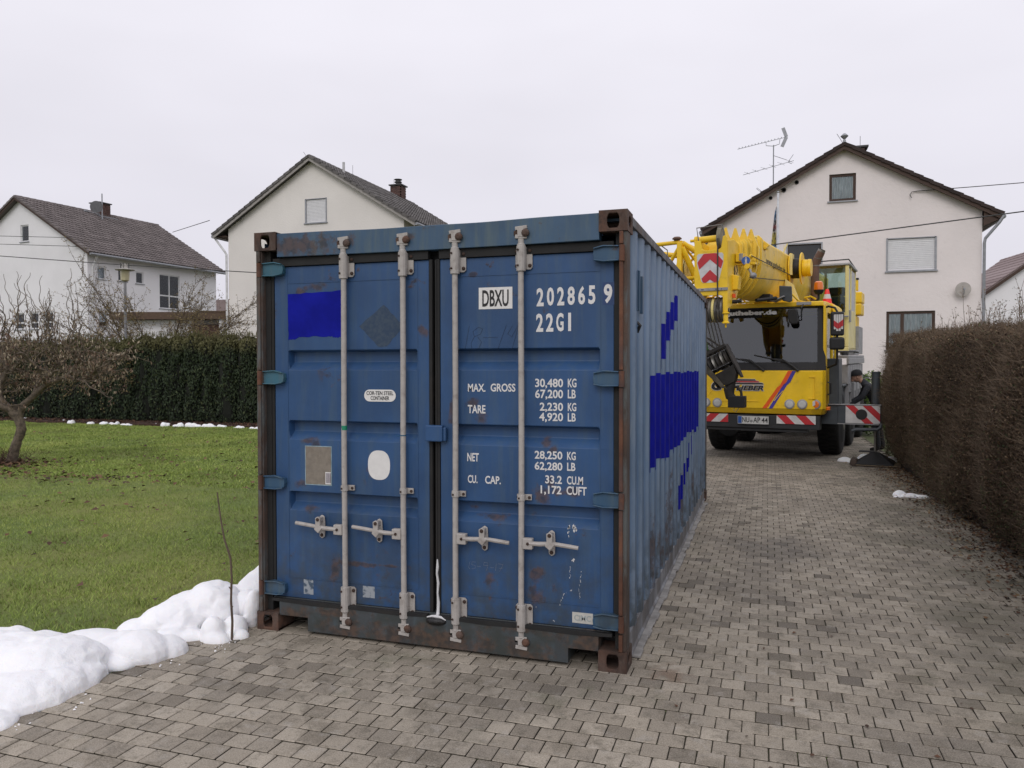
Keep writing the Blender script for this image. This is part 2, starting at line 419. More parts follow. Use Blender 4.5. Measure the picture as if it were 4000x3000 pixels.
# snap to joint lines
j = np.round((C[:, 1] + .259) / PY); hz = rng.random(n) < .55
C[hz, 1] = -.259 + j[hz] * PY + rng.normal(0, .0015, hz.sum())
jj = np.floor((C[:, 1] + .259) / PY); offx = 2.7035 + np.where(jj % 2 != 0, PX / 2, 0)
xx = offx + np.round((C[:, 0] - offx) / PX) * PX
C[~hz, 0] = xx[~hz] + rng.normal(0, .0015, (~hz).sum())
f = np.sin(C[:, 0] * 1.9 + 1.2) * np.sin(C[:, 1] * 1.7 + C[:, 0]) + rng.normal(0, .35, n); C = C[f > .05]; n = len(C)
V, F = leafquads(C, rdirs(n), rdirs(n), rng.uniform(.004, .009, n), rng.uniform(.006, .013, n))
mossm = simple('moss', (.06, .085, .018), .95, var=.4, scale=5, bump=0)
link('moss', npmesh('moss', V, F, mossm), drive, kind='stuff')

# ---------------------------------------------------------------- lawn grass
def gmat():
    m = M('grass_blades', .8); a = N(m.nt, 'ShaderNodeAttribute', attribute_name='pv')
    big = m.noise(.7, 3, .6, vec=m.pos)
    f = m.math('ADD', m.math('MULTIPLY', a.outputs['Fac'], .65), m.math('MULTIPLY', m.math('SUBTRACT', big, .35), 1.3))
    c = m.ramp(f, [(0, (.10, .075, .036)), (.13, (.19, .15, .065)), (.25, (.15, .21, .045)), (.6, (.26, .345, .07)), (1, (.42, .44, .13))])
    m.color(c); m.b.inputs['Subsurface Weight'].default_value = 0; return m.m
def grass(n, x0, x1, y0, y1, h0, h1, w0, w1, dens=None):
    x = rng.uniform(x0, x1, n); y = rng.uniform(y0, y1, n)
    if dens is not None:
        k = rng.random(n) < dens(x, y); x, y = x[k], y[k]; n = len(x)
    clump = np.sin(x * 5.3 + np.sin(y * 3.1) * 2) * np.sin(y * 6.1 + np.sin(x * 2.7) * 2)
    h = rng.uniform(h0, h1, n) * (1 + .35 * clump); wd = rng.uniform(w0, w1, n); a = rng.uniform(0, 2 * PI, n); lean = rng.uniform(.2, 1.3, n)
    z = .012 * np.sin(x * 1.3 + y * .7) + .01 * np.sin(y * 2.1 - x * .4) + .008 * np.sin(3.1 * x) - .018
    B = np.stack([x, y, z], 1); s = np.stack([np.cos(a), np.sin(a), 0 * a], 1) * wd[:, None]; b = rng.uniform(0, 2 * PI, n)
    T = B + np.stack([np.cos(b) * lean * h, np.sin(b) * lean * h, h], 1)
    V = np.stack([B - s, B + s, T], 1).reshape(-1, 3); return V, np.arange(3 * n).reshape(-1, 3), np.clip(rng.normal(.5, .25, n), 0, 1)
def dn(x, y):
    d = -(x - 3.172) * .3132 + (y + 4.264) * .9497; lat = (x - 3.172) * .9497 + (y + 4.264) * .3132
    return np.clip((7.5 / np.maximum(d, 1)) ** 1.5, 0, 1) * (np.abs(lat / np.maximum(d, .5) + .33) < .42)
V, F, A = grass(1150000, -22, -.33, -2.2, 14.6, .014, .04, .0022, .0048, dn)
V2, F2, A2 = grass(200000, -24, -.33, 5, 14.6, .02, .045, .007, .013, lambda x, y: (np.abs(((x - 3.172) * .9497 + (y + 4.264) * .3132) / (-(x - 3.172) * .3132 + (y + 4.264) * .9497) + .33) < .42) * 1.0)
go = link('lawn_grass', npmesh('lawn_grass', np.concatenate([V, V2]), np.concatenate([F, F2 + len(V)]), gmat(), np.concatenate([A, A2])), kind='stuff')
tag(go, 'short green grass of the lawn left of the container', 'grass')
# dead leaves on the lawn, on the bark strip and along the right hedge
def litter_mat():
    m = M('dead_leaf', .8); a = N(m.nt, 'ShaderNodeAttribute', attribute_name='pv')
    m.color(m.ramp(a.outputs['Fac'], [(0, (.035, .017, .01)), (.45, (.11, .05, .025)), (.75, (.17, .10, .045)), (1, (.26, .2, .11))])); return m.m
litm = litter_mat()
def litter(name, C, s0, s1, lab, cat='leaves', flat=.5, lo=0, hi=1):
    n = len(C); nr = rdirs(n) * flat + np.array([0, 0, 1.]); nr /= np.linalg.norm(nr, axis=1, keepdims=True)
    s = rng.uniform(s0, s1, n); V, F = leafquads(C, nr, rdirs(n), s * .7, s)
    o = link(name, npmesh(name, V, F, litm, rng.uniform(lo, hi, n)), kind='stuff'); return tag(o, lab, cat)
P = []
for cx, cy, rx, ry, n in [(-9.7, 5.9, .9, .7, 420), (-7.0, 4.8, 1.1, .35, 60), (-8.2, 4.9, .8, .4, 60), (-6.4, 5.1, .4, .2, 30), (-7.4, 7.2, .8, .3, 20), (-9, 5, 2.5, 1.6, 70), (-6, 6, 6, 5, 90), (-12, 11, 5, 3, 90), (-3.5, 3.5, 3.5, 4, 150), (-6, 7, 4, 4, 120)]:
    P.append(np.stack([rng.normal(cx, rx * .6, n), rng.normal(cy, ry * .6, n), rng.uniform(.02, .045, n)], 1))
P = np.concatenate(P); P = P[(P[:, 0] < -.6) & (P[:, 1] < 14.2)]
litter('fallen_leaves', P, .04, .10, 'brown dead leaves lying on the lawn around the twisted tree', hi=.75)
n = 5000; P = np.stack([rng.uniform(-26, -.2, n), rng.uniform(14.35, 15.4, n), rng.uniform(.03, .07, n)], 1)
litter('bark_litter', P, .03, .09, 'reddish brown bark and leaf litter under the dark hedge', 'mulch', hi=.6)
n = 3800; y = rng.uniform(-.5, 12, n); P = np.stack([5.12 - np.abs(rng.normal(0, .27, n)) + .25, y, rng.uniform(.003, .03, n)], 1)
litter('hedge_litter', P, .02, .05, 'yellow brown leaf litter along the foot of the brown hedge')
n = 110; P = np.stack([rng.uniform(2.6, 5, n), rng.uniform(-1.5, 9, n), np.full(n, .006)], 1)
litter('scattered_bits', P, .01, .035, 'small dark leaf bits scattered on the setts', flat=.3, hi=.5)
# ---------------------------------------------------------------- shipping container
def contpaint(name, base, rust=.35, worn=.3, blotches=(), dirty=.5, wall=False):
    m = M(name, .40 if wall else .48); v = m.v
    a = m.noise(2.2, 5, .6); b = m.noise(7, 6, .65); st = m.noise(5, 5, .6, stretch=(4, 4, .35))
    c = m.mix(m.rng(a, .3, .7), tuple(x * .82 for x in base), tuple(min(1, x * 1.14) for x in base))
    c = m.mix(m.math('MULTIPLY', m.rng(st, .42, .72), worn), c, (.075, .115, .135))
    if wall: c = m.mix(m.math('MULTIPLY', m.rng(m.noise(22, 4, .7, stretch=(1, 1, .12)), .6, .72), .5), c, (.28, .31, .33))
    o = m.xyz()
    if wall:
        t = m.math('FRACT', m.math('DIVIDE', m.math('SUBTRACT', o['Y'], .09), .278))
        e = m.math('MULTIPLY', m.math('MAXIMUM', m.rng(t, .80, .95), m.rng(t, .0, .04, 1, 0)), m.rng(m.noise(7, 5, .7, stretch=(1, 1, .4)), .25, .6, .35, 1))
        c = m.mix(m.math('MULTIPLY', e, .5), c, (.32, .38, .45))  # light caught by the camera-facing rib slopes painted in, along with ridge scuffs
    low = m.rng(o['Z'], .0, 1.0, 1, 0)
    c = m.mix(m.math('MULTIPLY', m.math('MULTIPLY', low, m.rng(b, .36, .62)), dirty), c, (.038, .045, .042))
    rs = m.rng(m.noise(5.2, 8, .74), .60, .68); rs = m.math('MULTIPLY', rs, m.rng(m.noise(1.1, 2), .42, .6))
    nn = m.math('SUBTRACT', m.noise(11, 5, .7), .5)
    k = m.math('MULTIPLY', rs, rust, True)
    for p, r, sc in blotches:
        k = m.math('MAXIMUM', k, m.math('MULTIPLY', m.spot(v, p, r, nn, sc), .68))
    rc = m.mix(m.rng(m.noise(26, 4), .35, .65), (.038, .026, .02), (.105, .058, .034))
    c = m.mix(k, c, rc); m.color(c)
    m.rough(m.rng(k, 0, 1, .5, .9)); m.bump(m.math('ADD', m.math('MULTIPLY', k, .7), m.noise(14, 3)), .18, .006)
    return m
BL = (.021, .070, .178)
bl = [((.36, 0, 1.245), .075, (1, 0, 2.6)), ((.41, 0, 1.20), .05, (1, 0, .8)), ((.30, 0, .965), .06, (1, 0, 1.6)), ((.37, 0, .80), .07, (1, 0, 2.2)),
      ((.42, 0, 2.235), .10, (.8, 0, 3)), ((.30, 0, 2.20), .05, (1, 0, 1.3)), ((.72, 0, .47), .16, (.8, 0, 8)), ((.95, 0, .475), .12, (.8, 0, 9)), ((.55, 0, .42), .05, (1, 0, .5)),
      ((1.37, 0, 1.46), .05, (1.6, 0, .5)), ((1.5, 0, 1.50), .05, (1, 0, 1.2)), ((1.55, 0, 1.42), .05, (1, 0, 1)), ((1.62, 0, .82), .08, (.8, 0, 3)), ((1.5, 0, .87), .07, (1, 0, 2.4)),
      ((1.95, 0, 1.27), .045, (1, 0, 1)), ((2.0, 0, 1.235), .04, (1, 0, 1.4)), ((1.93, 0, .97), .06, (1, 0, .9)), ((2.08, 0, .99), .08, (.7, 0, 2.2)), ((1.98, 0, 1.05), .04, (1, 0, .8)),
      ((1.9, 0, .5), .05, (1, 0, .8)), ((2.0, 0, .43), .04, (1, 0, 1)), ((1.88, 0, .38), .06, (1, 0, .8)), ((1.6, 0, .45), .06, (1, 0, .8)), ((.52, 0, 2.335), .02, (1, 0, 1)), ((.73, 0, 2.33), .02, (1, 0, 1)),
      ((1.16, 0, 1.95), .03, (1, 0, 1)), ((1.19, 0, 1.93), .03, (1, 0, 1)), ((1.5, 0, 2.27), .03, (1, 0, 1.5))]
md = contpaint('blue_door_paint', BL, .8, .30, bl, .75)
door_m = md.m
frame_m = contpaint('header_paint', (.038, .085, .15), 1.0, .85, [((.35, 0, 2.5), .17, (.5, 0, 1.6)), ((.70, 0, 2.50), .055, (1, 0, 1)), ((1.11, 0, 2.51), .04, (1, 0, 1)), ((.25, 0, 2.5), .1, (1, 0, 1))], .3).m
sill_m = contpaint('sill_paint', (.05, .058, .064), 1.0, .4, [((1.2, 0, .06), .3, (.3, 0, 3)), ((.6, 0, .16), .12, (.4, 0, 3)), ((1.8, 0, .18), .1, (.4, 0, 3))] + [((.3, 0, .12), .15, (1, 0, 2)), ((2.2, 0, .15), .2, (1, 0, 2)), ((1.4, 0, .1), .1, (.5, 0, 2)), ((.7, 0, .05), .08, (.5, 0, 2))], .95).m
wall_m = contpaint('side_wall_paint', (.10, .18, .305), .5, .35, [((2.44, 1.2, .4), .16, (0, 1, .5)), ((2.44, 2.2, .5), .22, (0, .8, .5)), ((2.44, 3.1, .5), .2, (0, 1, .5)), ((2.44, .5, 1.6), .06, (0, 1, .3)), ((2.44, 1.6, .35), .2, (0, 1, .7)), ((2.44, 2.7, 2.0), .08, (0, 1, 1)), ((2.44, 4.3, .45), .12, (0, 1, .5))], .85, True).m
def rustm(name, c1, c2, paint=None, pf=.0):
    m = M(name, .85); f = m.rng(m.noise(14, 6, .7), .3, .7); c = m.mix(f, c1, c2)
    c = m.mix(m.rng(m.noise(3.5, 4), .4, .65, 0, .6), c, tuple(x * .45 for x in c1))
    if paint: c = m.mix(m.math('MULTIPLY', m.rng(m.noise(6, 5, .7, stretch=(1, 1, .4)), .45, .6), pf), c, paint)
    m.color(c); m.bump(m.noise(45, 4), .5, .004); return m.m
cast_m = rustm('rusty_casting', (.04, .026, .021), (.15, .075, .048), (.11, .08, .065), .6)
post_m = rustm('rusty_post', (.07, .05, .04), (.115, .075, .055), (.10, .115, .115), .85)
edge_m = rustm('rusty_hinge_edge', (.10, .04, .022), (.20, .085, .045), (.05, .045, .05), .5)
rail_m = rustm('top_rail_paint', (.14, .14, .15), (.21, .205, .21), (.12, .085, .07), .7)
brail_m = rustm('bottom_rail_paint', (.20, .21, .23), (.33, .34, .36), (.10, .085, .075), .6)
rub = simple('black_rubber', (.012, .012, .012), .8, var=.3, scale=5, bump=.2, dirt=.35, dirtcol=(.035, .028, .02))
lock_m = simple('white_galvanised_paint', (.40, .375, .35), .55, var=.08, scale=20, bump=.2, bscale=90, bd=.002, dirt=.55, dirtcol=(.17, .135, .11))
bolt_m = simple('rusty_bolt', (.045, .025, .018), .8, bump=0)
hinge_m = contpaint('hinge_paint', (.035, .125, .175), .9, .6, (), .2).m
hinge_b = contpaint('hinge_paint_blue', (.028, .08, .15), 1.0, .7, (), .7).m
white = simple('white_sticker', (.72, .71, .69), .5, var=.04, scale=30, bump=0)
letter_m = simple('white_lettering', (.68, .67, .66), .5, var=.06, scale=40, bump=0)
black = simple('black_print', (.012, .012, .012), .5, bump=0)

cont = thing('shipping_container', 'blue steel shipping container with rusty corners and four white locking bars on its doors', 'container')
W_, L_, H_ = 2.438, 6.058, 2.591
def ring_plate(g, P, w, h, hw, hh, depth, n=20):
    """plate w*h centred at 0 with an oval hole; P(u,v,d) -> 3-D, d = inward depth"""
    out_, inn, inn2 = [], [], []
    for k in range(n):
        a = 2 * PI * (k + .5) / n; c, s = math.cos(a), math.sin(a)
        t = 1 / max(abs(c) / (w / 2), abs(s) / (h / 2)); out_.append((c * t, s * t))
        e = 2.5; r = (abs(c / hw * 2) ** e + abs(s / hh * 2) ** e) ** (-1 / e); inn.append((c * r, s * r))
    corners = [(w / 2, h / 2), (-w / 2, h / 2), (-w / 2, -h / 2), (w / 2, -h / 2)]
    # move the sample next to each corner onto it
    for cx, cy in corners:
        i = min(range(n), key=lambda k: (out_[k][0] - cx) ** 2 + (out_[k][1] - cy) ** 2); out_[i] = (cx, cy)
    vs = [P(u, v, 0) for u, v in out_] + [P(u, v, 0) for u, v in inn] + [P(u, v, depth) for u, v in inn] + [P(u, v, depth) for u, v in out_]
    fs = []
    for i in range(n):
        j = (i + 1) % n; fs += [(i, j, j + n, i + n), (i + n, j + n, j + 2 * n, i + 2 * n), (i + 2 * n, j + 2 * n, j + 3 * n, i + 3 * n)]
    g.add(vs, fs)
def casting(x0, sx, y0, sy, z0, top):
    """outer corner at (x0,y0); sx, sy = direction inwards"""
    g = G(); lx, ly, lz = .162, .178, .118; t = .026
    ring_plate(g, lambda u, v, d: (x0 + sx * (lx / 2 + u), y0 + sy * d, z0 + lz / 2 + v), lx, lz, .070, .098, .014)
    ring_plate(g, lambda u, v, d: (x0 + sx * d, y0 + sy * (ly / 2 + u), z0 + lz / 2 + v), ly, lz, .090, .062, .014)
    for zz in (z0, z0 + lz - t * .7):
        g.box(x0 + sx * .001, x0 + sx * lx, y0 + sy * .001, y0 + sy * ly, zz, zz + t * .7)
    # the two inner faces
    g.box(x0 + sx * (lx - .012), x0 + sx * lx, y0 + sy * .002, y0 + sy * ly, z0 + .001, z0 + lz - .001)
    g.box(x0 + sx * .002, x0 + sx * (lx - .013), y0 + sy * (ly - .012), y0 + sy * ly, z0 + .001, z0 + lz - .001)
    return g
for xx, sx in ((0, 1), (W_, -1)):
    for yy, sy in ((0, 1), (L_, -1)):
        for zz in (0.0, H_ - .118):
            ob('corner_casting', casting(xx, sx, yy, sy, zz, zz > 1), cast_m, cont, bevel=.004)
# front posts
g = G(); g.prism([(.004, .012), (.050, .012), (.050, .12), (.004, .12)], .118, H_ - .118, 'z'); ob('corner_post', g, post_m, cont, bevel=.004); g = G(); g.box(.051, .089, .05, .12, .119, H_ - .119); ob('post_seal', g, rub, cont)
g = G(); g.prism([(W_ - .004, .012), (W_ - .040, .012), (W_ - .040, .12), (W_ - .004, .12)], .118, H_ - .118, 'z'); ob('corner_post', g, post_m, cont, bevel=.004); g = G(); g.box(W_ - .074, W_ - .041, .05, .12, .119, H_ - .119); ob('post_seal', g, rub, cont)
g = G(); z = .12
for z1 in (.31, .92, 1.01, 1.60, 1.70, 2.31, 2.40, 2.47):
    pass
for a, b in ((.12, .215), (.325, .915), (1.02, 1.60), (1.70, 2.305), (2.40, 2.47)):
    g.box(W_ - .046, W_ - .024, -.004, .02, a, b)
ob('hinge_post_edge', g, edge_m, cont, bevel=.004)
g = G()
for a, b in ((.12, .215), (.325, .915), (1.02, 1.60), (1.70, 2.305), (2.40, 2.47)): g.box(.022, .044, -.004, .02, a, b)
ob('hinge_post_edge', g, post_m, cont, bevel=.004)
for xx in (.004, W_ - .064):
    g = G(); g.box(xx, xx + .06, L_ - .10, L_ - .01, .118, H_ - .118); ob('corner_post', g, post_m, cont, bevel=.004)
# header and sill
g = G(); n = 24; x0, x1 = .162, W_ - .162
vs = []; fs = []
for i in range(n + 1):
    x = x0 + (x1 - x0) * i / n; s = math.sin(PI * i / n); zt = 2.582 - .010 * s - .0015 * math.sin(9 * x); zb = 2.430 - .004 * s
    yf = .014 + .008 * s
    vs += [(x, yf, zb), (x, yf, zt), (x, .10, zt + .003), (x, .10, zb)]
for i in range(n):
    a = 4 * i; b = a + 4
    for k in range(4): fs.append((a + k, a + (k + 1) % 4, b + (k + 1) % 4, b + k))
fs += [(0, 1, 2, 3), (4 * n + 3, 4 * n + 2, 4 * n + 1, 4 * n)]
g.add(vs, fs); ob('door_header', g, frame_m, cont, bevel=.003)
g = G()
pl = [(.163, .20), (.163, .105), (.375, .105), (.375, .018), (2.098, .018), (2.098, .105), (W_ - .163, .105), (W_ - .163, .20)]
g.prism(pl, .012, .07, 'y'); g.box(.162, W_ - .162, .071, .16, .106, .199)
g.box(.10, W_ - .10, .045, .14, .2002, .214)
g.box(.377, .383, .07, .9, .02, .104); g.box(2.09, 2.096, .07, .9, .02, .104)
ob('door_sill', g, sill_m, cont, bevel=.004)
# dark rubber seals and the gap behind them
g = G(); g.box(.09, W_ - .09, .125, .135, .19, 2.43); ob('seal_backing', g, rub, cont)
# doors
SEAM = 2.262, .345
zp = [(2.370, 0), (1.828, 0), (1.816, .056), (1.752, .056), (1.704, .002), (1.698, 0), (1.374, 0), (1.362, .056), (1.302, .056), (1.254, .002), (1.248, 0), (.912, 0), (.900, .056), (.838, .056), (.792, .002), (.786, 0), (.214, 0)]
def door(xa, xb, ra, rb):
    root_ = G(); y0 = .058
    xs = [(xa, 0), (ra, 0), (ra + .012, 1), (rb - .012, 1), (rb, 0), (xb, 0)]
    zz = []
    for k, (z, d) in enumerate(zp): zz.append((z, d))
    nxs = len(xs); vs = []; fs = []
    for z, d in zz:
        for x, r in xs: vs.append((x, y0 + d * r, z))
    for i in range(len(zz) - 1):
        for k in range(nxs - 1): a = i * nxs + k; fs.append((a, a + 1, a + 1 + nxs, a + nxs))
    n0 = len(vs)
    for z, d in zz: vs.append((xa, y0 + .05, z)); vs.append((xb, y0 + .05, z))
    for i in range(len(zz) - 1):
        a = i * nxs; fs.append((a, a + nxs, n0 + 2 * i + 2, n0 + 2 * i)); a += nxs - 1; fs.append((a, a + nxs, n0 + 2 * i + 3, n0 + 2 * i + 1))
    fs.append(tuple(range(nxs)) + (n0 + 1, n0)); b = (len(zz) - 1) * nxs; fs.append(tuple(range(b, b + nxs)) + (n0 + 2 * len(zz) - 1, n0 + 2 * len(zz) - 2))
    root_.add(vs, fs); o = ob('door', root_, door_m, cont, bevel=.004)
    g = G()
    for z in SEAM: g.box(ra + .002, rb - .002, y0 - .003, y0 + .002, z - .002, z + .003)
    for x in (ra - .004, rb + .002): g.box(x, x + .003, y0 - .002, y0 + .002, .345, 2.362)
    ob('weld_seam', g, door_m, o)
    g = G(); g.box(xa - .001, xb + .001, y0 - .016, y0 + .03, 2.373, 2.424); g.box(xa - .0, xb, y0 - .008, y0 + .03, .2145, .2125 + .0)
    g.box(xa - .022, xa - .002, y0 - .004, y0 + .03, .216, 2.372); g.box(xb + .002, xb + .022, y0 - .004, y0 + .03, .216, 2.372)
    g.prism([(xa, .213), (xb, .213), (xb, .196), (xb - .2, .186), (xb - .5, .192), (xa + .3, .186), (xa, .196)], y0 - .05, y0 - .02, 'y')
    ob('door_gasket', g, rub, o, bevel=.003)
    return o
dl = door(.112, 1.214, .214, 1.135)
dr = door(1.288, 2.352, 1.374, 2.272)
# weld ridge that lies over the centre gap
g = G(); g.box(1.23, 1.238, .062, .075, .22, 2.368); g.box(1.258, 1.268, .05, .075, .22, 2.368); ob('centre_seal', g, rub, cont)
# hinges
for side in (0, 1):
    for z in (2.350, 1.650, .966, .275):
        h = thing_h = None
        g = G()
        a = [(.045, -.034), (.045, .036), (.10, .046), (.195, .030), (.20, .0), (.195, -.028), (.10, -.042)]
        P = [(u, z + v) for u, v in a]
        if side: P = [(W_ - u, v) for u, v in P][::-1]
        g.prism(P, .022, .058, 'y')
        for dz in (.040, -.038):
            q = [(.05, dz - .003), (.05, dz + .004), (.14, dz * 1.08 + .006), (.195, dz * .8 + .004), (.195, dz * .8 - .003), (.14, dz * 1.08 - .002)]
            q = [(u, z + v) for u, v in q]
            if side: q = [(W_ - u, v) for u, v in q][::-1]
            g.prism(q, .006, .022, 'y')
        ho = ob('hinge', g, hinge_m if (not side and z > 1.5) else hinge_b, cont, bevel=.003)
        g = G(); xk = .032 if not side else W_ - .032; g.cyl((xk, .004, z - .045), (xk, .004, z + .045), .016, n=12); ob('hinge_pin', g, edge_m, ho, smooth=True)
# locking bars
BOLT = {}
def bolt(par, x, y, z, r=.011):
    if r not in BOLT: BOLT[r] = mesh('bolt', G().lathe([(r, 0), (r, -.006), (r * .6, -.010), (0.0, -.011)], (0, 0, 0), 'y', 8), bolt_m)
    link('bolt', BOLT[r], par, (x, y, z))
def locking_bar(X, hs, seed):
    """hs = -1 handle to the left, +1 to the right"""
    r = random.Random(seed); yb = .018
    g = G(); pts = [(X + .0015 * math.sin(3 * z + seed), yb, z) for z in [.16 + (2.44 - .16) * k / 18 for k in range(19)]]
    g.tube(pts, .0172, 16); bar = ob('locking_bar', g, lock_m, cont, smooth=True)
    for zt, up in ((2.44, 1), (.16, -1)):
        g = G(); g.lathe([(.024, 0), (.024, .018 * up), (.018, .024 * up), (.018, .05 * up), (.021, .053 * up), (.017, .058 * up)], (X, yb, zt - .03 * up), 'z', 16)
        zc = zt + .05 * up
        g.prism([(X - .016, zc - .02), (X + .016, zc - .02), (X + .02, zc + .025), (X - .02, zc + .025)], yb - .016, yb + .012, 'y')
        g.beam((X - .034, yb - .004, zc - .016 * up), (X + .036, yb - .004, zc - .020 * up), .016, .022)
        g.beam((X - .033, yb - .006, zc + .030 * up), (X + .038, yb - .006, zc + .036 * up), .016, .02)
        ob('cam', g, lock_m, bar, bevel=.003)
        g = G(); g.box(X - .045, X - .018, .012, .03, zc - .012, zc + .02); ob('cam_keeper', g, cast_m, bar, bevel=.006)
        g = G(); g.lathe([(.022, 0), (.024, -.02), (.012, -.03), (0, -.03)], (X + .03, .018, zc + .002), 'y', 10); ob('cam_keeper', g, cast_m, bar, bevel=.003)
    for z0, z1 in ((2.285, 2.415), (.185, .325)):
        g = G(); g.prism([(X - .043, z0 + .012), (X - .033, z0), (X + .048, z0), (X + .06, z0 + .012), (X + .06, z1 - .012), (X + .048, z1), (X - .033, z1), (X - .043, z1 - .012)], .044, .054, 'y')
        g.tube([(X, yb, z0 - .012), (X, yb, z1 + .004)], .0275, 12); g.box(X - .026, X + .026, yb, .046, z0, z1)
        b = ob('bearing_bracket', g, lock_m, bar, bevel=.002)
        for dx in (-.034, .046):
            for z in (z0 + .022, z1 - .022): bolt(bar, X + dx, .044, z)
        for z in (z0 + .02, z1 - .02): bolt(bar, X - .012, yb - .024, z, .0065)
    g = G(); z0 = .955; g.box(X - .034, X + .056, .04, .052, z0 - .016, z0 + .018); g.tube([(X, yb, z0 - .016), (X, yb, z0 + .018)], .0235, 12); g.box(X - .02, X + .02, yb, .042, z0 - .016, z0 + .018)
    b = ob('bar_guide', g, lock_m, bar, bevel=.002)
    bolt(bar, X + .043, .04, z0, .009); bolt(bar, X - .027, .04, z0, .007); bolt(bar, X - .008, yb - .02, z0, .006)
    # handle
    zh = .693; s = hs; L = .335
    g = G(); g.box(X + s * .012, X + s * .072, yb - .022, yb + .016, zh - .034, zh + .030); ob('handle_hub', g, lock_m, bar, bevel=.005)
    g = G(); g.tube([(X + s * .05, yb - .012, zh), (X + s * .12, yb - .016, zh + .002), (X + s * .19, yb - .018, zh + .010), (X + s * .25, yb - .024, zh + (.006 if s > 0 else .018)), (X + s * (L + .01), yb - .020, zh + (-.004 if s > 0 else .026))], [.013, .014, .012, .0125, .012], 8)
    ob('door_handle', g, lock_m, bar, smooth=True)
    g = G(); xc = X + s * .178
    g.prism([(xc - .018, zh - .06), (xc, zh - .072), (xc + .018, zh - .06), (xc + .022, zh), (xc + .018, zh + .068), (xc, zh + .08), (xc - .018, zh + .068), (xc - .022, zh)], .036, .048, 'y')
    g.prism([(xc - .02, zh + .066), (xc, zh + .078), (xc + .018, zh + .064), (xc + .016, zh + .02), (xc + .028, zh), (xc + .002, zh - .03), (xc - .028, zh - .006), (xc - .018, zh + .02)], -.014, .0, 'y'); g.box(xc - .012, xc + .012, -.006, .04, zh + .04, zh + .07)
    ob('handle_catch', g, lock_m, bar, bevel=.004)
    bolt(bar, xc, -.012, zh + .058, .0115); bolt(bar, xc, .038, zh - .05, .0115); bolt(bar, X + s * .045, yb - .021, zh, .009)
    return bar
bars = [locking_bar(.647, -1, 1), locking_bar(1.057, -1, 2), locking_bar(1.402, 1, 3), locking_bar(1.816, 1, 4)]
g = G(); g.lathe([(.0180, 0), (.0180, .028)], (.647, .018, 1.323), 'z', 16); ob('green_tape', g, simple('green_tape', (.01, .22, .12), .5, bump=0), bars[0], smooth=True)
g = G(); g.lathe([(.0180, 0), (.0180, .007)], (1.057, .018, 1.296), 'z', 16); g.tube([(1.04, .0, 1.30), (1.035, -.01, 1.295), (1.026, -.012, 1.30)], .002, 5); ob('blue_cable_tie', g, simple('blue_tie', (.02, .09, .16), .5, bump=0), bars[1])
# lock box over the centre gap
g = G(); g.box(1.205, 1.318, .012, .052, 1.268, 1.366); g.box(1.318, 1.338, .02, .05, 1.27, 1.355); ob('lock_box', g, door_m, cont, bevel=.007)
# stickers, plates, paint marks
yS = .058
def plate(name, x0, x1, z0, z1, m, parent, th=.0025, kind='y', seg=0):
    g = G()
    if seg:
        r = (z1 - z0) / 2 if seg == 'pill' else None
        if seg == 'pill':
            P = [(x1 - r + r * math.cos(a), (z0 + z1) / 2 + r * math.sin(a)) for a in np.linspace(-PI / 2, PI / 2, 12)] + [(x0 + r + r * math.cos(a), (z0 + z1) / 2 + r * math.sin(a)) for a in np.linspace(PI / 2, 3 * PI / 2, 12)]
        else: P = [((x0 + x1) / 2 + (x1 - x0) / 2 * np.sign(math.cos(a)) * abs(math.cos(a)) ** .8, (z0 + z1) / 2 + (z1 - z0) / 2 * np.sign(math.sin(a)) * abs(math.sin(a)) ** .8) for a in np.linspace(0, 2 * PI, 37)[:-1]]
        g.prism([(float(u), float(v)) for u, v in P], yS - th, yS - .0004, 'y')
    else: g.box(x0, x1, yS - th, yS - .0004, z0, z1)
    return ob(name, g, m, parent)
def rough_patch(pts, n, amp, seed):
    r = random.Random(seed); out_ = []
    for i, p in enumerate(pts):
        q = pts[(i + 1) % len(pts)]
        for k in range(n):
            t = k / n; out_.append((p[0] + (q[0] - p[0]) * t + r.uniform(-amp, amp), p[1] + (q[1] - p[1]) * t + r.uniform(-amp, amp)))
    return out_
ultram = M('ultramarine_paint', .8); ultram.b.inputs['Specular IOR Level'].default_value = .15; ultram.color(ultram.mix(ultram.rng(ultram.noise(7, 5), .3, .7), (.004, .007, .22), (.007, .011, .31))); ultra = ultram.m
g = G(); g.prism(rough_patch([(.212, 2.192), (.63, 2.205), (.632, 1.915), (.58, 1.905), (.52, 1.915), (.30, 1.915), (.27, 1.900), (.218, 1.898)], 9, .0035, 3), yS - .0015, yS - .0003, 'y')
ob('paint_patch', g, ultra, dl, label='ultramarine rectangle painted over the upper left of the door')
gh = M('ghost_adhesive', .8); gh.color(gh.mix(gh.rng(gh.noise(40, 5), .35, .65), (.026, .05, .095), (.045, .07, .105)))
g = G(); g.prism(rough_patch([(.907, 2.105), (1.04, 1.975), (.93, 1.845), (.87, 1.845), (.735, 1.975)], 8, .003, 5), yS - .001, yS - .0003, 'y'); ob('label_residue', g, gh.m, dl, label='dull diamond left by a removed label')
st = plate('sticker', .768, .988, 1.503, 1.578, white, dl, seg='pill')
text('lettering', 'COR-TEN STEEL', .785, .972, 1.544, 1.568, black, dl, yS - .0032, bold=.012)
text('lettering', 'CONTAINER', .814, .943, 1.512, 1.537, black, dl, yS - .0032, bold=.012)
data_m = simple('data_plate', (.23, .20, .165), .5, .2, var=.15, scale=25, bump=.2, dirt=.4, dirtcol=(.13, .10, .075))
plate('data_plate_rim', .335, .532, .958, 1.212, simple('plate_rim', (.25, .35, .4), .5, var=.3, scale=20), dl, .002)
plate('data_plate', .340, .527, .964, 1.207, data_m, dl, .0035)
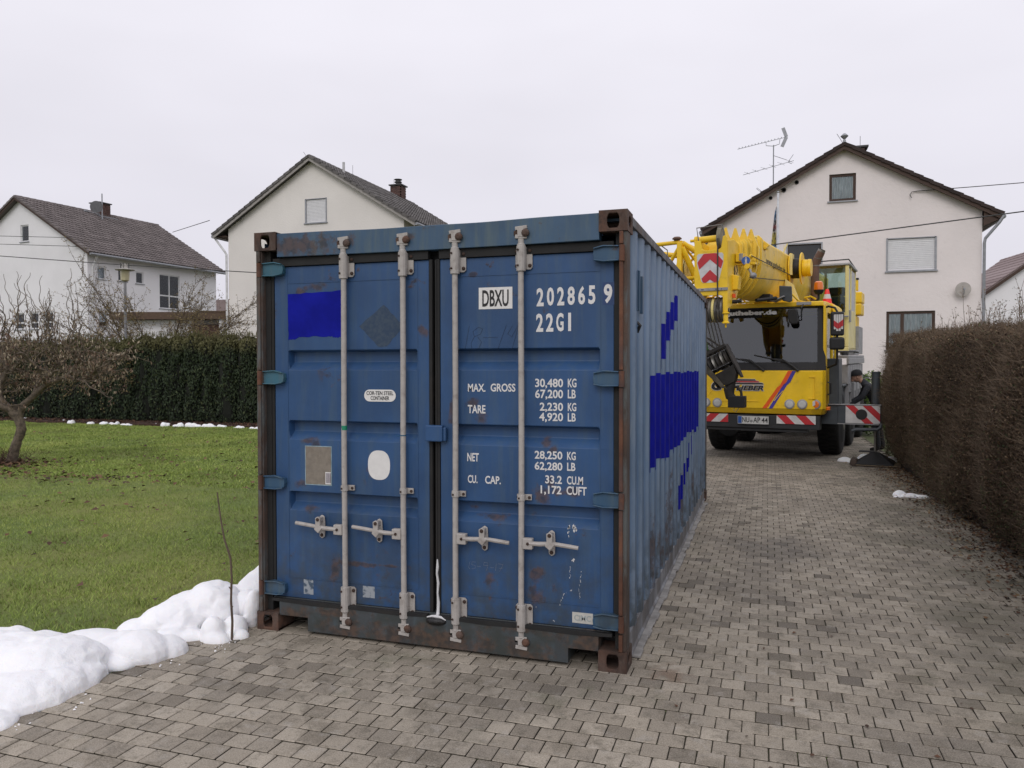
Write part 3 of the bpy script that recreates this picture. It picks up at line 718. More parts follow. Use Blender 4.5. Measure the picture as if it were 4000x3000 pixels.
g = G()
for k in range(9): g.box(.490 + .004 * k, .492 + .004 * k + (.001 if k % 3 else 0), yS - .0052, yS - .0046, .975, 1.04)
plate('barcode_label', .486, .525, .968, 1.046, white, dl, .0045); ob('print', g, simple('grey_print', (.25, .22, .25), .6, bump=0), dl)
plate('oval_sticker', .792, .946, 1.012, 1.197, white, dl, .002, seg='oval')
tape = M('torn_tape', .5); tape.color(tape.mix(tape.rng(tape.noise(30, 5), .42, .6), (.30, .33, .36), (.05, .08, .12)))
plate('tape_remnant', .318, .39, .224 + .02, .34, tape.m, dl, .001); plate('tape_remnant', .75, .835, .262, .335, tape.m, dl, .001)
plate('sticker', 1.539, 1.750, 2.062, 2.190, white, dr, .002)
T = lambda b, x0, x1, z0, z1, m=letter_m, bold=.03: text('lettering', b, x0, x1, z0, z1, m, dr, yS - .0012, bold=bold)
text('lettering', 'DBXU', 1.562, 1.727, 2.076, 2.174, black, dr, yS - .0030, bold=.02)
T('2', 1.898, 1.941, 2.070, 2.176); T('0', 1.960, 2.003, 2.072, 2.178); T('2', 2.022, 2.064, 2.072, 2.178); T('8', 2.083, 2.126, 2.073, 2.179); T('6', 2.146, 2.186, 2.074, 2.180); T('5', 2.205, 2.246, 2.075, 2.181)
plate('digit_backing', 2.287, 2.355, 2.068, 2.196, simple('navy_patch', (.018, .05, .15), .5, bump=0), dr, .001)
T('9', 2.294, 2.343, 2.077, 2.186, bold=.035)
T('2', 1.895, 1.938, 1.922, 2.028); T('2', 1.955, 1.999, 1.922, 2.028); T('G', 2.016, 2.060, 1.923, 2.029); T('1', 2.087, 2.104, 1.924, 2.029)
for b, x0, x1, z0, z1 in [('MAX.', 1.468, 1.580, 1.570, 1.618), ('GROSS', 1.613, 1.768, 1.572, 1.620), ('30,480', 1.889, 2.057, 1.592, 1.650), ('KG', 2.085, 2.136, 1.600, 1.651), ('67,200', 1.889, 2.057, 1.528, 1.587), ('LB', 2.085, 2.132, 1.537, 1.587),
                          ('TARE', 1.467, 1.580, 1.441, 1.491), ('2,230', 1.917, 2.057, 1.455, 1.511), ('KG', 2.085, 2.135, 1.463, 1.511), ('4,920', 1.914, 2.057, 1.396, 1.452), ('LB', 2.085, 2.132, 1.404, 1.452),
                          ('NET', 1.463, 1.537, 1.152, 1.202), ('28,250', 1.886, 2.053, 1.174, 1.229), ('KG', 2.081, 2.132, 1.181, 1.229), ('62,280', 1.886, 2.053, 1.110, 1.165), ('LB', 2.081, 2.130, 1.119, 1.166),
                          ('CU.', 1.466, 1.528, 1.021, 1.069), ('CAP.', 1.577, 1.676, 1.021, 1.069), ('33.2', 1.950, 2.050, 1.040, 1.088), ('CU.M', 2.080, 2.175, 1.040, 1.088), ('1,172', 1.922, 2.048, .972, 1.028), ('CUFT', 2.078, 2.196, .980, 1.030)]:
    T(b, x0, x1, z0, z1, bold=.022)
plate('sticker', 2.112, 2.234, .241, .303, simple('old_sticker', (.50, .49, .45), .6, var=.08, scale=25, bump=0), dr, .002)
text('lettering', 'CIMC', 2.124, 2.222, .256, .289, simple('faded_print', (.33, .37, .37), .6, bump=0), dr, yS - .003, bold=.012, shear=0)
# white paint run and blob on the centre gap, smears, scribbles
wp = simple('white_paint', (.62, .62, .62), .5, var=.1, scale=30, bump=.1)
g = G(); g.tube([(1.268, .050, .545), (1.270, .048, .50), (1.266, .047, .46), (1.274, .048, .40), (1.270, .047, .34), (1.276, .046, .28), (1.276, .042, .235), (1.278, .03, .205)], [.004, .009, .007, .008, .006, .010, .010, .012], 8)
g.tube([(1.215, .012, .196), (1.25, .008, .207), (1.278, .006, .208), (1.31, .008, .204), (1.338, .012, .188)], [.004, .007, .01, .008, .005], 8); ob('paint_run', g, wp, cont, smooth=True)
g = G(); g.sphere((1.275, .012, .178), (.068, .03, .026), 14, 8); ob('tar_blob', g, simple('tar', (.008, .008, .008), .45, bump=.8, bscale=60, bd=.01), cont, smooth=True)
def smear(pts, wd, seed):
    r = random.Random(seed); g = G()
    for a, b in zip(pts[:-1], pts[1:]):
        L = math.dist(a, b); n = max(2, int(L / .006))
        for k in range(n):
            if r.random() < .35: continue
            t = k / n; x = a[0] + (b[0] - a[0]) * t + r.gauss(0, wd * .4); z = a[1] + (b[1] - a[1]) * t; s = r.uniform(.3, 1) * wd
            P = [(x + s * .6 * math.cos(q) * r.uniform(.5, 1.2), z + s * 1.1 * math.sin(q) * r.uniform(.5, 1.2)) for q in np.linspace(0, 2 * PI, 7)[:-1]]
            g.prism([(float(u), float(v)) for u, v in P], yS - .0012, yS - .0004, 'y')
    return g
g = smear([(2.085, .79), (2.125, .80), (2.13, .76)], .014, 1); g2 = smear([(2.087, .79), (2.085, .73)], .009, 2); g.add(g2.v, g2.f)
for q, wd in (([(2.11, .60), (2.135, .615)], .012), ([(2.10, .57), (2.098, .53), (2.102, .48)], .0045), ([(2.165, .54), (2.155, .45)], .005), ([(2.11, .43), (2.06, .40), (2.035, .33)], .005), ([(2.15, .44), (2.16, .38)], .004), ([(2.0, .24), (2.0, .235)], .006), ([(1.90, .31), (1.902, .30)], .006)):
    h = smear(q, wd, int(q[0][0] * 977)); g.add(h.v, h.f)
ob('paint_smear', g, wp, dr)
def stroke(g, pts, wd, th=.0008):
    for a, b in zip(pts[:-1], pts[1:]):
        g.beam((a[0], yS - th, a[1]), (b[0], yS - th, b[1]), .001, wd, up=(0, 1, 0))
g = G()
for pl in ([(1.478, 1.965), (1.452, 1.83)], [(1.535, 1.955), (1.50, 1.93), (1.51, 1.90), (1.55, 1.915), (1.562, 1.945), (1.535, 1.957)], [(1.51, 1.90), (1.488, 1.86), (1.495, 1.825), (1.54, 1.83), (1.555, 1.868), (1.53, 1.90)],
           [(1.565, 1.893), (1.66, 1.895)], [(1.712, 1.965), (1.655, 1.815)], [(1.75, 1.96), (1.72, 1.915), (1.745, 1.895), (1.765, 1.93), (1.79, 1.97), (1.745, 1.815)]): stroke(g, pl, .0016)
ob('scribble', g, simple('scratch', (.012, .02, .04), .7, bump=0), dr)
g = G()
for pl in ([(1.478, .545), (1.47, .51), (1.478, .500)], [(1.515, .545), (1.492, .545), (1.49, .527), (1.512, .525), (1.512, .507), (1.49, .503)], [(1.523, .52), (1.548, .52)], [(1.595, .545), (1.57, .548), (1.566, .53), (1.593, .53), (1.598, .545), (1.585, .50)],
           [(1.608, .52), (1.63, .52)], [(1.647, .545), (1.641, .502)], [(1.66, .545), (1.69, .545), (1.668, .50)], [(1.664, .52), (1.69, .523)]): stroke(g, pl, .0018)
ob('chalk_date', g, simple('chalk', (.22, .25, .30), .9, bump=0), dr)
# corrugated side walls
def cx(y, e=0.0):
    t = ((y - .09) % .278); 
    if t < .072: d = 0
    elif t < .140: d = (t - .072) / .068 * .036
    elif t < .210: d = .036
    else: d = .036 - (t - .210) / .068 * .036
    return W_ - .016 - d + e
ys = [.09]
k = 0
while ys[-1] < 5.93:
    b = .09 + .278 * k
    for t in (0, .072, .140, .210): 
        if b + t > ys[-1] + 1e-6: ys.append(b + t)
    k += 1
ys = [y for y in ys if y < 5.95] + [5.95]
for side in (0, 1):
    g = G(); vs = []
    for y in ys:
        x = cx(y); x = x if side else W_ - x
        vs += [(x, y, .155), (x, y, 2.535)]
    g.add(vs, [(2 * i, 2 * i + 2, 2 * i + 3, 2 * i + 1) for i in range(len(ys) - 1)])
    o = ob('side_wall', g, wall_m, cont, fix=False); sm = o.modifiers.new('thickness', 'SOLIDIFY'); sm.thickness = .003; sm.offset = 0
    if side: wall_r = o
    xx = (W_ - .064, W_ - .004) if side else (.004, .064)
    g = G(); g.box(xx[0], xx[1], .178, L_ - .178, 2.531, 2.584); ob('top_rail', g, rail_m, cont, bevel=.004)
    xo = W_ - .02 if side else .02; s = 1 if side else -1
    g = G(); g.prism([(xo - s * .05, .158), (xo, .158), (xo, .040), (xo + s * .012, .028), (xo + s * .012, .020), (xo - s * .05, .020)], .178, L_ - .178, 'y') if side else g.box(.02, .07, .178, L_ - .178, .02, .158)
    ob('bottom_rail', g, brail_m, cont, bevel=.003)
# small lashing bar and vent on the side
g = G(); g.box(W_ - .02, W_ - .002, .56, .60, 2.05, 2.28); g.tube([(W_ - .03, .44, 2.06), (W_ - .005, .44, 2.06), (W_ - .005, .44, 2.3), (W_ - .03, .44, 2.3)], .008, 6)
ob('lashing_bar', g, frame_m, cont)
g = G(); g.tube([(W_ - .02, .45, 1.99), (W_ + .0, .45, 1.97), (W_ - .02, .46, 1.93)], .012, 6); ob('vent_cover', g, black, cont)
# ultramarine patches that follow the corrugation
def patch(segs, name='paint_patch', lab=None):
    g = G()
    yy = sorted(set([round(y, 4) for y in ys] + [round(s, 4) for seg in segs for s in seg[:2]]))
    for y0, y1, z0, z1 in segs:
        L = [y for y in yy if y0 - 1e-6 <= y <= y1 + 1e-6]
        for a, b in zip(L[:-1], L[1:]): g.quad((cx(a, .0035), a, z0), (cx(b, .0035), b, z0), (cx(b, .0035), b, z1), (cx(a, .0035), a, z1))
    return ob(name, g, ultra, wall_r, fix=False, label=lab)
segs = []; r_ = random.Random(4)
y = .97
while y < 4.9:
    y2 = min(y + .139, 4.93); f = (y - .97) / 4
    segs.append((y, y2, 1.02 - .05 * f + r_.uniform(-.035, .035) + (.10 if y > 2.9 else 0) * (.5 - abs(f - .7)), 1.665 + .012 * f + r_.uniform(-.012, .012))); y = y2
patch(segs, lab='large ultramarine rectangle painted over old lettering on the side')
patch([(1.55, 1.70, 1.70, 1.96), (1.70, 1.86, 1.78, 2.05), (1.86, 2.0, 1.86, 2.10), (2.0, 2.14, 1.93, 2.16), (2.14, 2.28, 1.98, 2.20), (2.28, 2.42, 2.03, 2.26), (2.42, 2.56, 2.10, 2.32), (2.56, 2.70, 2.12, 2.34)], lab='stepped ultramarine streak above the painted rectangle')
for q in ([(2.85, 3.0, .42, .64), (3.0, 3.15, .47, .70)], [(3.28, 3.42, .57, .78)], [(3.55, 3.7, .66, .80), (3.7, 3.85, .70, .95)], [(3.98, 4.12, .80, 1.0)]): patch(q)
# end wall, roof, floor
g = G(); g.box(.064, W_ - .064, L_ - .05, L_ - .035, .15, 2.55); ob('end_wall', g, wall_m, cont)
g = G(); g.box(.162, W_ - .162, L_ - .12, L_ - .02, 2.52, 2.584); g.box(.162, W_ - .162, L_ - .12, L_ - .02, .02, .16); ob('end_rail', g, rail_m, cont)
g = G()
for k in range(26):
    y = .12 + k * .224; g.box(.066, W_ - .066, y, y + .21, 2.548 + .012 * (k % 2), 2.565 + .012 * (k % 2))
ob('roof_panel', g, wall_m, cont)
g = G(); g.box(.072, W_ - .072, .17, L_ - .18, .12, .15)
for k in range(18): y = .35 + k * .3; g.box(.072, W_ - .072, y, y + .05, .022, .119)
ob('floor', g, black, cont)
# wood bearers / rubble seen along the right lower edge
g = G()
for y0, y1 in ((.25, 5.6),):
    for a in np.arange(y0, y1, .12): t = r_.uniform(.008, .03); g.box(2.404, 2.455 + t, float(a), float(a) + .121, .004, .014 + .3 * t)
for y0, y1 in () and ((.25, 1.15), (1.22, 2.1), (2.25, 3.0), (3.05, 4.2), (4.3, 5.6)):
    yy = np.arange(y0, y1, .12)
    for a in yy: 
        t = r_.uniform(.008, .028); g.box(2.404, 2.455 + t, float(a), float(a) + .118, .004, .014 + .3 * t)
dust = ob('loose_render', g, simple('pale_strip', (.28, .27, .26), .9, var=.3, scale=10, bump=.5), fix=True, bevel=.004)
tag(dust, 'thin pale strip of flaking material under the container side rail', 'strip')
# ---------------------------------------------------------------- houses
def stucco(name, col, sc=9, st=.5, crack=False):
    m = M(name, .9); v = m.pos
    c = m.mix(m.rng(m.noise(.5, 4, vec=v), .3, .7), tuple(x * .95 for x in col), tuple(min(1, x * 1.03) for x in col))
    c = m.mix(m.math('MULTIPLY', m.rng(m.noise(1.4, 6, .7, vec=v, stretch=(1, 1, .35)), .52, .75), .12), c, tuple(x * .75 for x in col))
    h = m.noise(sc * 3, 5, .6, vec=v)
    if crack:
        k = m.noise(2.1, 5, .75, vec=v, dist=1.6); ln = m.rng(m.math('ABSOLUTE', m.math('SUBTRACT', k, .5)), .0, .004, 1, 0)
        g_ = m.rng(m.noise(5, 2, vec=v), .54, .6); ln = m.math('MULTIPLY', ln, g_)
        c = m.mix(m.math('MULTIPLY', ln, .10), c, tuple(x * .6 for x in col)); h = m.math('ADD', h, m.math('MULTIPLY', ln, .8))
    m.color(c); m.bump(h, st, .02); return m.m
st_pink = stucco('rough_render', (.78, .72, .70), 3, .5, True)
st_cream = stucco('cream_render', (.78, .745, .70), 5, .5)
st_white = stucco('white_render', (.82, .81, .82), 6, .3)
def tile_mat(name, c1, c2, moss=.3):
    m = M(name, .85); a = N(m.nt, 'ShaderNodeObjectInfo'); b = N(m.nt, 'ShaderNodeAttribute', attribute_name='pv')
    f = m.math('FRACT', m.math('ADD', a.outputs['Random'], b.outputs['Fac']))
    c = m.mix(f, c1, c2); c = m.mix(m.math('MULTIPLY', m.rng(m.noise(2.2, 6, .7, vec=m.pos), .45, .65), moss), c, (.035, .03, .028)); m.color(c); return m.m
t_brown = tile_mat('brown_roof_tile', (.115, .097, .094), (.19, .163, .158)); t_grey = tile_mat('grey_roof_tile', (.095, .088, .085), (.165, .155, .15)); t_dark = tile_mat('dark_roof_tile', (.022, .014, .012), (.045, .028, .024)); t_red = tile_mat('red_roof_tile', (.20, .145, .14), (.29, .225, .22), .1)
wood_d = simple('dark_wood', (.055, .03, .02), .7, bump=0); wood_w = simple('white_frame', (.66, .66, .66), .5, bump=0); brick_m = tile_mat('chimney_brick', (.085, .045, .038), (.15, .085, .07), .4)
def glassm(name, col=(.05, .06, .065), rough=.08):
    m = M(name, rough); m.color(m.mix(m.rng(m.noise(1.2, 3, vec=m.pos), .35, .65), col, tuple(x * 1.5 for x in col))); m.b.inputs['IOR'].default_value = 1.6; return m.m
glass_o = glassm('dark_room'); glass_b = glassm('window_glass_dark', (.015, .016, .015)); 
def clearglass(name, tint=(.55, .62, .62), f0=1.5, col=(.9, .93, .95)):
    m = bpy.data.materials.new(name); m.use_nodes = True; nt = m.node_tree; nt.nodes.clear(); o = nt.nodes.new('ShaderNodeOutputMaterial')
    t = nt.nodes.new('ShaderNodeBsdfTransparent'); t.inputs[0].default_value = (*tint, 1); g_ = nt.nodes.new('ShaderNodeBsdfGlossy'); g_.inputs['Roughness'].default_value = .03; g_.inputs[0].default_value = (*col, 1)
    fr = nt.nodes.new('ShaderNodeFresnel'); fr.inputs['IOR'].default_value = f0; mx = nt.nodes.new('ShaderNodeMixShader'); nt.links.new(fr.outputs[0], mx.inputs[0]); nt.links.new(t.outputs[0], mx.inputs[1]); nt.links.new(g_.outputs[0], mx.inputs[2]); nt.links.new(mx.outputs[0], o.inputs[0]); return m
glass_d = clearglass('window_glass', (.86, .9, .9), 1.6)
zinc = simple('zinc', (.30, .31, .33), .5, .3, bump=0); metal_d = simple('dark_metal', (.06, .06, .06), .5, .5, bump=0)
curt = M('net_curtain', .9); curt.color(curt.mix(curt.rng(curt.noise(3, 3, stretch=(14, 1, 1.2)), .3, .7), (.42, .43, .44), (.72, .73, .74))); curtain = curt.m
shut_m = simple('roller_shutter', (.74, .74, .75), .6, var=.04, bump=0)
def wall_holes(g, x0, x1, ztop, holes, P, reveal=.14, extra=()):
    """vertical wall in (u,z); holes (u0,u1,z0,z1); P(u,d,z)->3-D, d inward"""
    us = sorted(set([x0, x1] + [h[0] for h in holes] + [h[1] for h in holes] + list(extra)))
    for a, b in zip(us[:-1], us[1:]):
        m = (a + b) / 2; hs = sorted([h for h in holes if h[0] < m < h[1]], key=lambda h: h[2]); z = 0.0
        for h in hs:
            g.quad(P(a, 0, z), P(b, 0, z), P(b, 0, h[2]), P(a, 0, h[2])); z = h[3]
        g.quad(P(a, 0, z), P(b, 0, z), P(b, 0, ztop(b)), P(a, 0, ztop(a)))
    for u0, u1, z0, z1 in holes:
        g.quad(P(u0, 0, z0), P(u1, 0, z0), P(u1, reveal, z0), P(u0, reveal, z0)); g.quad(P(u0, 0, z1), P(u0, reveal, z1), P(u1, reveal, z1), P(u1, 0, z1))
        g.quad(P(u0, 0, z0), P(u0, reveal, z0), P(u0, reveal, z1), P(u0, 0, z1)); g.quad(P(u1, 0, z0), P(u1, 0, z1), P(u1, reveal, z1), P(u1, reveal, z0))
def pbox(g, P, u0, u1, d0, d1, z0, z1):
    vs = [P(u, d, z) for z in (z0, z1) for d in (d0, d1) for u in (u0, u1)]
    g.add(vs, [(0, 1, 3, 2), (4, 6, 7, 5), (0, 4, 5, 1), (2, 3, 7, 6), (0, 2, 6, 4), (1, 5, 7, 3)])
def window(parent, P, u0, u1, z0, z1, kind='glass', frame=wood_w, glass=glass_d, mull=(), bars=(), fw=.07, cur=False, sill=True, lab=None):
    r = .10; g = G()
    pbox(g, P, u0, u0 + fw, r - .05, r, z0, z1); pbox(g, P, u1 - fw, u1, r - .05, r, z0, z1); pbox(g, P, u0 + fw, u1 - fw, r - .05, r, z0, z0 + fw); pbox(g, P, u0 + fw, u1 - fw, r - .05, r, z1 - fw, z1)
    for m in mull: pbox(g, P, m - fw * .6, m + fw * .6, r - .055, r, z0 + fw, z1 - fw)
    for b in bars: pbox(g, P, u0 + fw, u1 - fw, r - .052, r - .002, b - .04, b + .04)
    wo = ob('window', g, frame, parent, label=lab)
    cuts = [u0 + fw] + list(mull) + [u1 - fw]
    if kind == 'shutter':
        n = int((z1 - z0) / .062); 
        for k in range(n):
            z = z0 + .03 + (z1 - z0 - .03) * k / n; g = G(); h = (z1 - z0 - .03) / n
            pbox(g, P, u0 + .03, u1 - .03, .030, .044, z, z + h * .72); pbox(g, P, u0 + .03, u1 - .03, .046, .05, z + h * .72, z + h); ob('slat', g, shut_m, wo)
        g = G(); pbox(g, P, u0 - .025, u0 + .03, -.02, .05, z0, z1 + .03); pbox(g, P, u1 - .03, u1 + .025, -.02, .05, z0, z1 + .03); pbox(g, P, u0, u1, -.02, .05, z1, z1 + .03); ob('shutter_guide', g, zinc, wo)
        g = G(); pbox(g, P, u0 + .03, u1 - .03, .03, .055, z0 + .005, z0 + .03); ob('bottom_bar', g, zinc, wo)
    else:
        for a, b in zip(cuts[:-1], cuts[1:]):
            g = G(); pbox(g, P, a + .005, b - .005, r - .03, r - .022, z0 + fw, z1 - fw); ob('pane', g, glass, wo)
        if cur:
            g = G(); n = 40; ua, ub = u0 + fw, u1 - fw; 
            for k in range(n):
                a = ua + (ub - ua) * k / n; b = ua + (ub - ua) * (k + 1) / n; da = r - .015 - .012 * math.sin(k * 1.3); db = r - .015 - .012 * math.sin((k + 1) * 1.3)
                g.quad(P(a, da, z0 + fw), P(b, db, z0 + fw), P(b, db, z1 - fw), P(a, da, z1 - fw))
            ob('curtain', g, curtain, wo)
    g = G(); pbox(g, P, u0 + .002, u1 - .002, r + .03, r + .04, z0, z1); ob('room_darkness', g, glass_b, wo)
    if sill: g = G(); pbox(g, P, u0 - .06, u1 + .06, -.06, r - .055, z0 - .045, z0 - .003); ob('sill', g, zinc, wo)
    return wo
def gable_house(name, label, loc, rz, half, depth, eave, pitch, over, mat, tile, holesF=(), holesR=(), rake=.18, tiles='none', verge=True, cat='house'):
    """x across the gable (0 = ridge), y backwards, front gable in the plane y=0"""
    h = thing(name, label, cat, loc, rz)
    ridge = eave + half * pitch; zt = lambda u: eave + (half - abs(u)) * pitch
    Fp = lambda u, d, z: (u, d, z); Rp = lambda u, d, z: (half - d, u, z)
    g = G(); wall_holes(g, -half, half, zt, list(holesF), Fp, extra=(0,)); 
    g.quad((-half, 0, 0), (-half, 0, eave), (-half, depth, eave), (-half, depth, 0)); g.add([(-half, depth, 0), (half, depth, 0), (half, depth, eave), (0, depth, ridge), (-half, depth, eave)], [(0, 1, 2, 3, 4)])
    wall_holes(g, 0, depth, lambda u: eave, list(holesR), Rp)
    ob('wall', g, mat, h, fix=False)
    g = G(); t = .10; xo = half + over; ze = eave - over * pitch
    for s in (-1, 1):
        g.add([(s * xo, -rake, ze + .03), (0, -rake, ridge + .03), (0, -rake, ridge + t + .03), (s * xo, -rake, ze + t + .03), (s * xo, depth + rake, ze + .03), (0, depth + rake, ridge + .03), (0, depth + rake, ridge + t + .03), (s * xo, depth + rake, ze + t + .03)],
              [(0, 1, 2, 3), (7, 6, 5, 4), (0, 4, 5, 1), (1, 5, 6, 2), (2, 6, 7, 3), (3, 7, 4, 0)])
    roof = ob('roof', g, tile, h)
    g = G(); 
    for s in (-1, 1):
        P = [(s * xo, ze - .06), (0, ridge - .06), (0, ridge + .10), (s * xo, ze + .10)]; 
        g.prism(P, -rake - .028, -rake - .004, 'y')
    ob('bargeboard', g, wood_d if tile is not t_grey else simple('pale_board', (.32, .30, .28), .7, bump=0), roof)
    sl_ = math.hypot(xo, xo * pitch); ux, uz = xo / sl_, -xo * pitch / sl_
    if verge:
        n = int(sl_ / .34)
        gg = G(); L = sl_ / n
        for s in (-1, 1):
            g = G(); g.box(-.02, L + .05, -rake - .07, -rake + .2, 0, .035); g.box(-.02, L + .05, -rake - .07, -rake - .045, -.07, 0)
            ang = math.atan2(uz, ux); me = None
            for k in range(n):
                d = k * L
                if me is None:
                    R = Matrix.Rotation(-ang + math.radians(-4.5), 4, 'Y')
                    g.xf(R)
                    if s < 0: g.xf(Matrix.Scale(-1, 4, (1, 0, 0)))
                    me = mesh('verge_tile', g, tile)
                link('verge_tile', me, roof, (s * ux * d, 0, ridge + uz * d + t + .045))
    # ridge tiles
    g = G(); g.lathe([(.12, -.2), (.135, .2)], (0, 0, 0), 'y', 10); me = mesh('ridge_tile', g, tile); n = int((depth + 2 * rake) / .4)
    for k in range(n): link('ridge_tile', me, roof, (0, -rake + .2 + k * (depth + 2 * rake) / n, ridge + t - .01))
    if tiles != 'none':
        pw, pl = tiles[0], tiles[1]; s = 1
        nc = int((depth + 2 * rake) / pw); nr = int(sl_ / pl); pw = (depth + 2 * rake) / nc; pl = sl_ / nr
        # profile across (along y), stepping down the slope
        prof = [(0, .012), (.12, .04), (.30, .045), (.45, .018), (.62, .003), (.82, .003), (1, .012)]
        vs = []; 
        ca, sa = ux, uz
        for dd, lift in ((0, 0.0), (1.06, .048)):
            for yy, zz in prof: 
                dx = dd * pl; z = zz + lift; vs.append((dx * ca - z * sa, yy * pw, dx * sa + z * ca))
        for yy, zz in prof: dx = 1.06 * pl; z = zz - .005; vs.append((dx * ca - z * sa, yy * pw, dx * sa + z * ca))
        m = len(prof); fs = [(i, i + m, i + m + 1, i + 1) for i in range(m - 1)] + [(i + m, i + 2 * m, i + 2 * m + 1, i + m + 1) for i in range(m - 1)]
        g = G(); g.add(vs, fs); me = mesh('roof_tile', g, tile, fix=False)
        grid = [(r, c) for r in range(nr) for c in range(nc)]; grid.sort(key=lambda q: q[1] * 1.0 - q[0] * .2)
        nind = tiles[2]; VV = []; FF = []; AA = []; o_ = 0; bv = np.array(vs); rr = random.Random(5)
        for i, (r, c) in enumerate(grid):
            p = (r * pl * ca - t * sa * 0, -rake + c * pw, ridge + r * pl * sa + t + .035)
            if i < nind: link('roof_tile', me, roof, p)
            else: VV.append(bv + np.array(p)); FF += [tuple(a + o_ for a in f) for f in fs]; AA += [rr.random()] * len(fs); o_ += len(vs)
        me2 = bpy.data.meshes.new('roof_tiles'); me2.from_pydata(np.concatenate(VV).tolist(), [], FF); me2.materials.append(tile)
        a = me2.attributes.new('pv', 'FLOAT', 'FACE'); a.data.foreach_set('value', np.array(AA, dtype=np.float32)); link('roof_tiles', me2, roof, kind='stuff')
    # gutter along both eaves
    for s in (-1, 1): g = G(); g.tube([(s * (xo + .05), -rake, ze + .04), (s * (xo + .05), depth + rake, ze + .04)], .07, 8); ob('gutter', g, zinc, h)
    h['ridge'] = ridge
    return h, roof, Fp, Rp, ridge
def chimney(roof, x, y, z0, z1, wx, wy, cap=True, pot=False):
    g = G(); g.box(x - wx / 2 + .03, x + wx / 2 - .03, y - wy / 2 + .03, y + wy / 2 - .03, z0, z1); c = ob('chimney', g, simple('mortar', (.16, .14, .13), .9, bump=0), roof)
    VV = []; n = 0; g = G(); bl_, bh = .24, .07; rr = random.Random(3); att = []
    row = 0; z = z0
    while z + bh < z1:
        for side in range(4):
            L = wx if side % 2 == 0 else wy; u = -L / 2 + (0 if row % 2 else -.12)
            while u < L / 2:
                a, b = max(u, -L / 2), min(u + bl_ - .012, L / 2)
                if b - a > .03:
                    if side == 0: g.box(x + a, x + b, y - wy / 2, y - wy / 2 + .05, z, z + bh - .012)
                    elif side == 2: g.box(x + a, x + b, y + wy / 2 - .05, y + wy / 2, z, z + bh - .012)
                    elif side == 1: g.box(x + wx / 2 - .05, x + wx / 2, y + a, y + b, z, z + bh - .012)
                    else: g.box(x - wx / 2, x - wx / 2 + .05, y + a, y + b, z, z + bh - .012)
                    att += [rr.random()] * 6
                u += bl_
        z += bh; row += 1
    me = mesh('bricks', g, brick_m, fix=False); a = me.attributes.new('pv', 'FLOAT', 'FACE'); a.data.foreach_set('value', np.array(att, dtype=np.float32)); link('bricks', me, roof, kind='stuff')
    g = G(); g.box(x - wx / 2 - .07, x + wx / 2 + .07, y - wy / 2 - .07, y + wy / 2 + .07, z1, z1 + .06)
    if pot: g.lathe([(.14, .06), (.14, .2), (.2, .21), (.2, .25), (.14, .26), (.14, .34), (.21, .35), (.21, .38), (0, .4)], (x, y, z1), 'z', 12)
    ob('chimney_cap', g, metal_d, roof); return c
# house behind the crane
HR = (5.67, 25.0, 0)
def hh(u0, u1, z0, z1): return (u0 - 5.67, u1 - 5.67, z0, z1)
hw = [hh(5.21, 6.07, 7.50, 8.44), hh(7.06, 8.56, 4.99, 6.09), hh(7.06, 8.56, 2.30, 3.62), hh(3.86, 4.96, 4.87, 6.06), hh(3.0, 4.6, 1.0, 2.4)]
hA, roofA, Fp, Rp, rgA = gable_house('house', 'tall pale pink rendered house with dark roof behind the yellow crane', HR, 0, 4.25, 11, 6.88, .565, .52, st_pink, t_dark, hw, rake=.22)
window(hA, Fp, *hw[0], frame=wood_d, cur=True, fw=.09, lab='brown framed attic window with net curtain')
window(hA, Fp, *hw[1], kind='shutter', lab='wide window behind a closed white roller shutter')
window(hA, Fp, *hw[2], frame=wood_d, mull=(7.56 - 5.67,), cur=True, fw=.09, lab='brown framed window with net curtain above the hedge')
window(hA, Fp, *hw[3], frame=wood_d, glass=glass_b, fw=.03, lab='dark opening without curtain beside the crane jib')
window(hA, Fp, *hw[4])
g = G(); pbox(g, Fp, hw[3][0] - .05, hw[3][0], -.02, .0, hw[3][2], hw[3][3] + .05); pbox(g, Fp, hw[3][1], hw[3][1] + .05, -.02, 0, hw[3][2], hw[3][3] + .05); pbox(g, Fp, hw[3][0], hw[3][1], -.02, 0, hw[3][3], hw[3][3] + .05); ob('shutter_guide', g, zinc, hA)
chimney(roofA, .66, 1.6, 9.0, 9.66, .42, .42)
for u, z, r in ((3.27, 7.76, .055), (3.71, 8.01, .075), (4.14, 8.25, .065)):
    g = G(); g.lathe([(r * .7, .02), (r * .72, -.03), (r * 1.1, -.03), (r * 1.1, 0.0)], (u - 5.67, 0, z), 'y', 14); g.lathe([(r * .7, .01), (0, .011)], (u - 5.67, -.002, z), 'y', 14); ob('vent', g, black, hA)
g = G(); g.lathe([(.05, 0), (.05, .07), (.03, .11), (.12, .20), (.13, .22), (.05, .30), (0, .32)], (0, -.2, rgA + .18), 'z', 12); ob('finial', g, zinc, roofA, smooth=True)
g = G(); g.prism([(4.25, 6.36), (4.79, 6.36 + .22), (4.79, 6.56), (4.25, 6.86)], -.19, -.16, 'y'); g.box(4.25, 4.77, -.15, 11, 6.55, 6.58); ob('soffit', g, wood_d, hA)
g = G(); g.tube([(4.82, -.24, 6.66), (4.70, -.22, 6.45), (4.32, -.1, 5.95), (4.30, -.07, 5.8), (4.30, -.07, .1)], .05, 10); ob('downpipe', g, zinc, hA, smooth=True)
g = G(); g.tube([(-.04 - .0, -.2, rgA + .15), (-.04 - .2, -.2, rgA + .5)], .008, 5); g.tube([(.5, -.2, rgA - .1), (.5, -.2, rgA + .35)], .008, 5); ob('lightning_rod', g, metal_d, roofA)
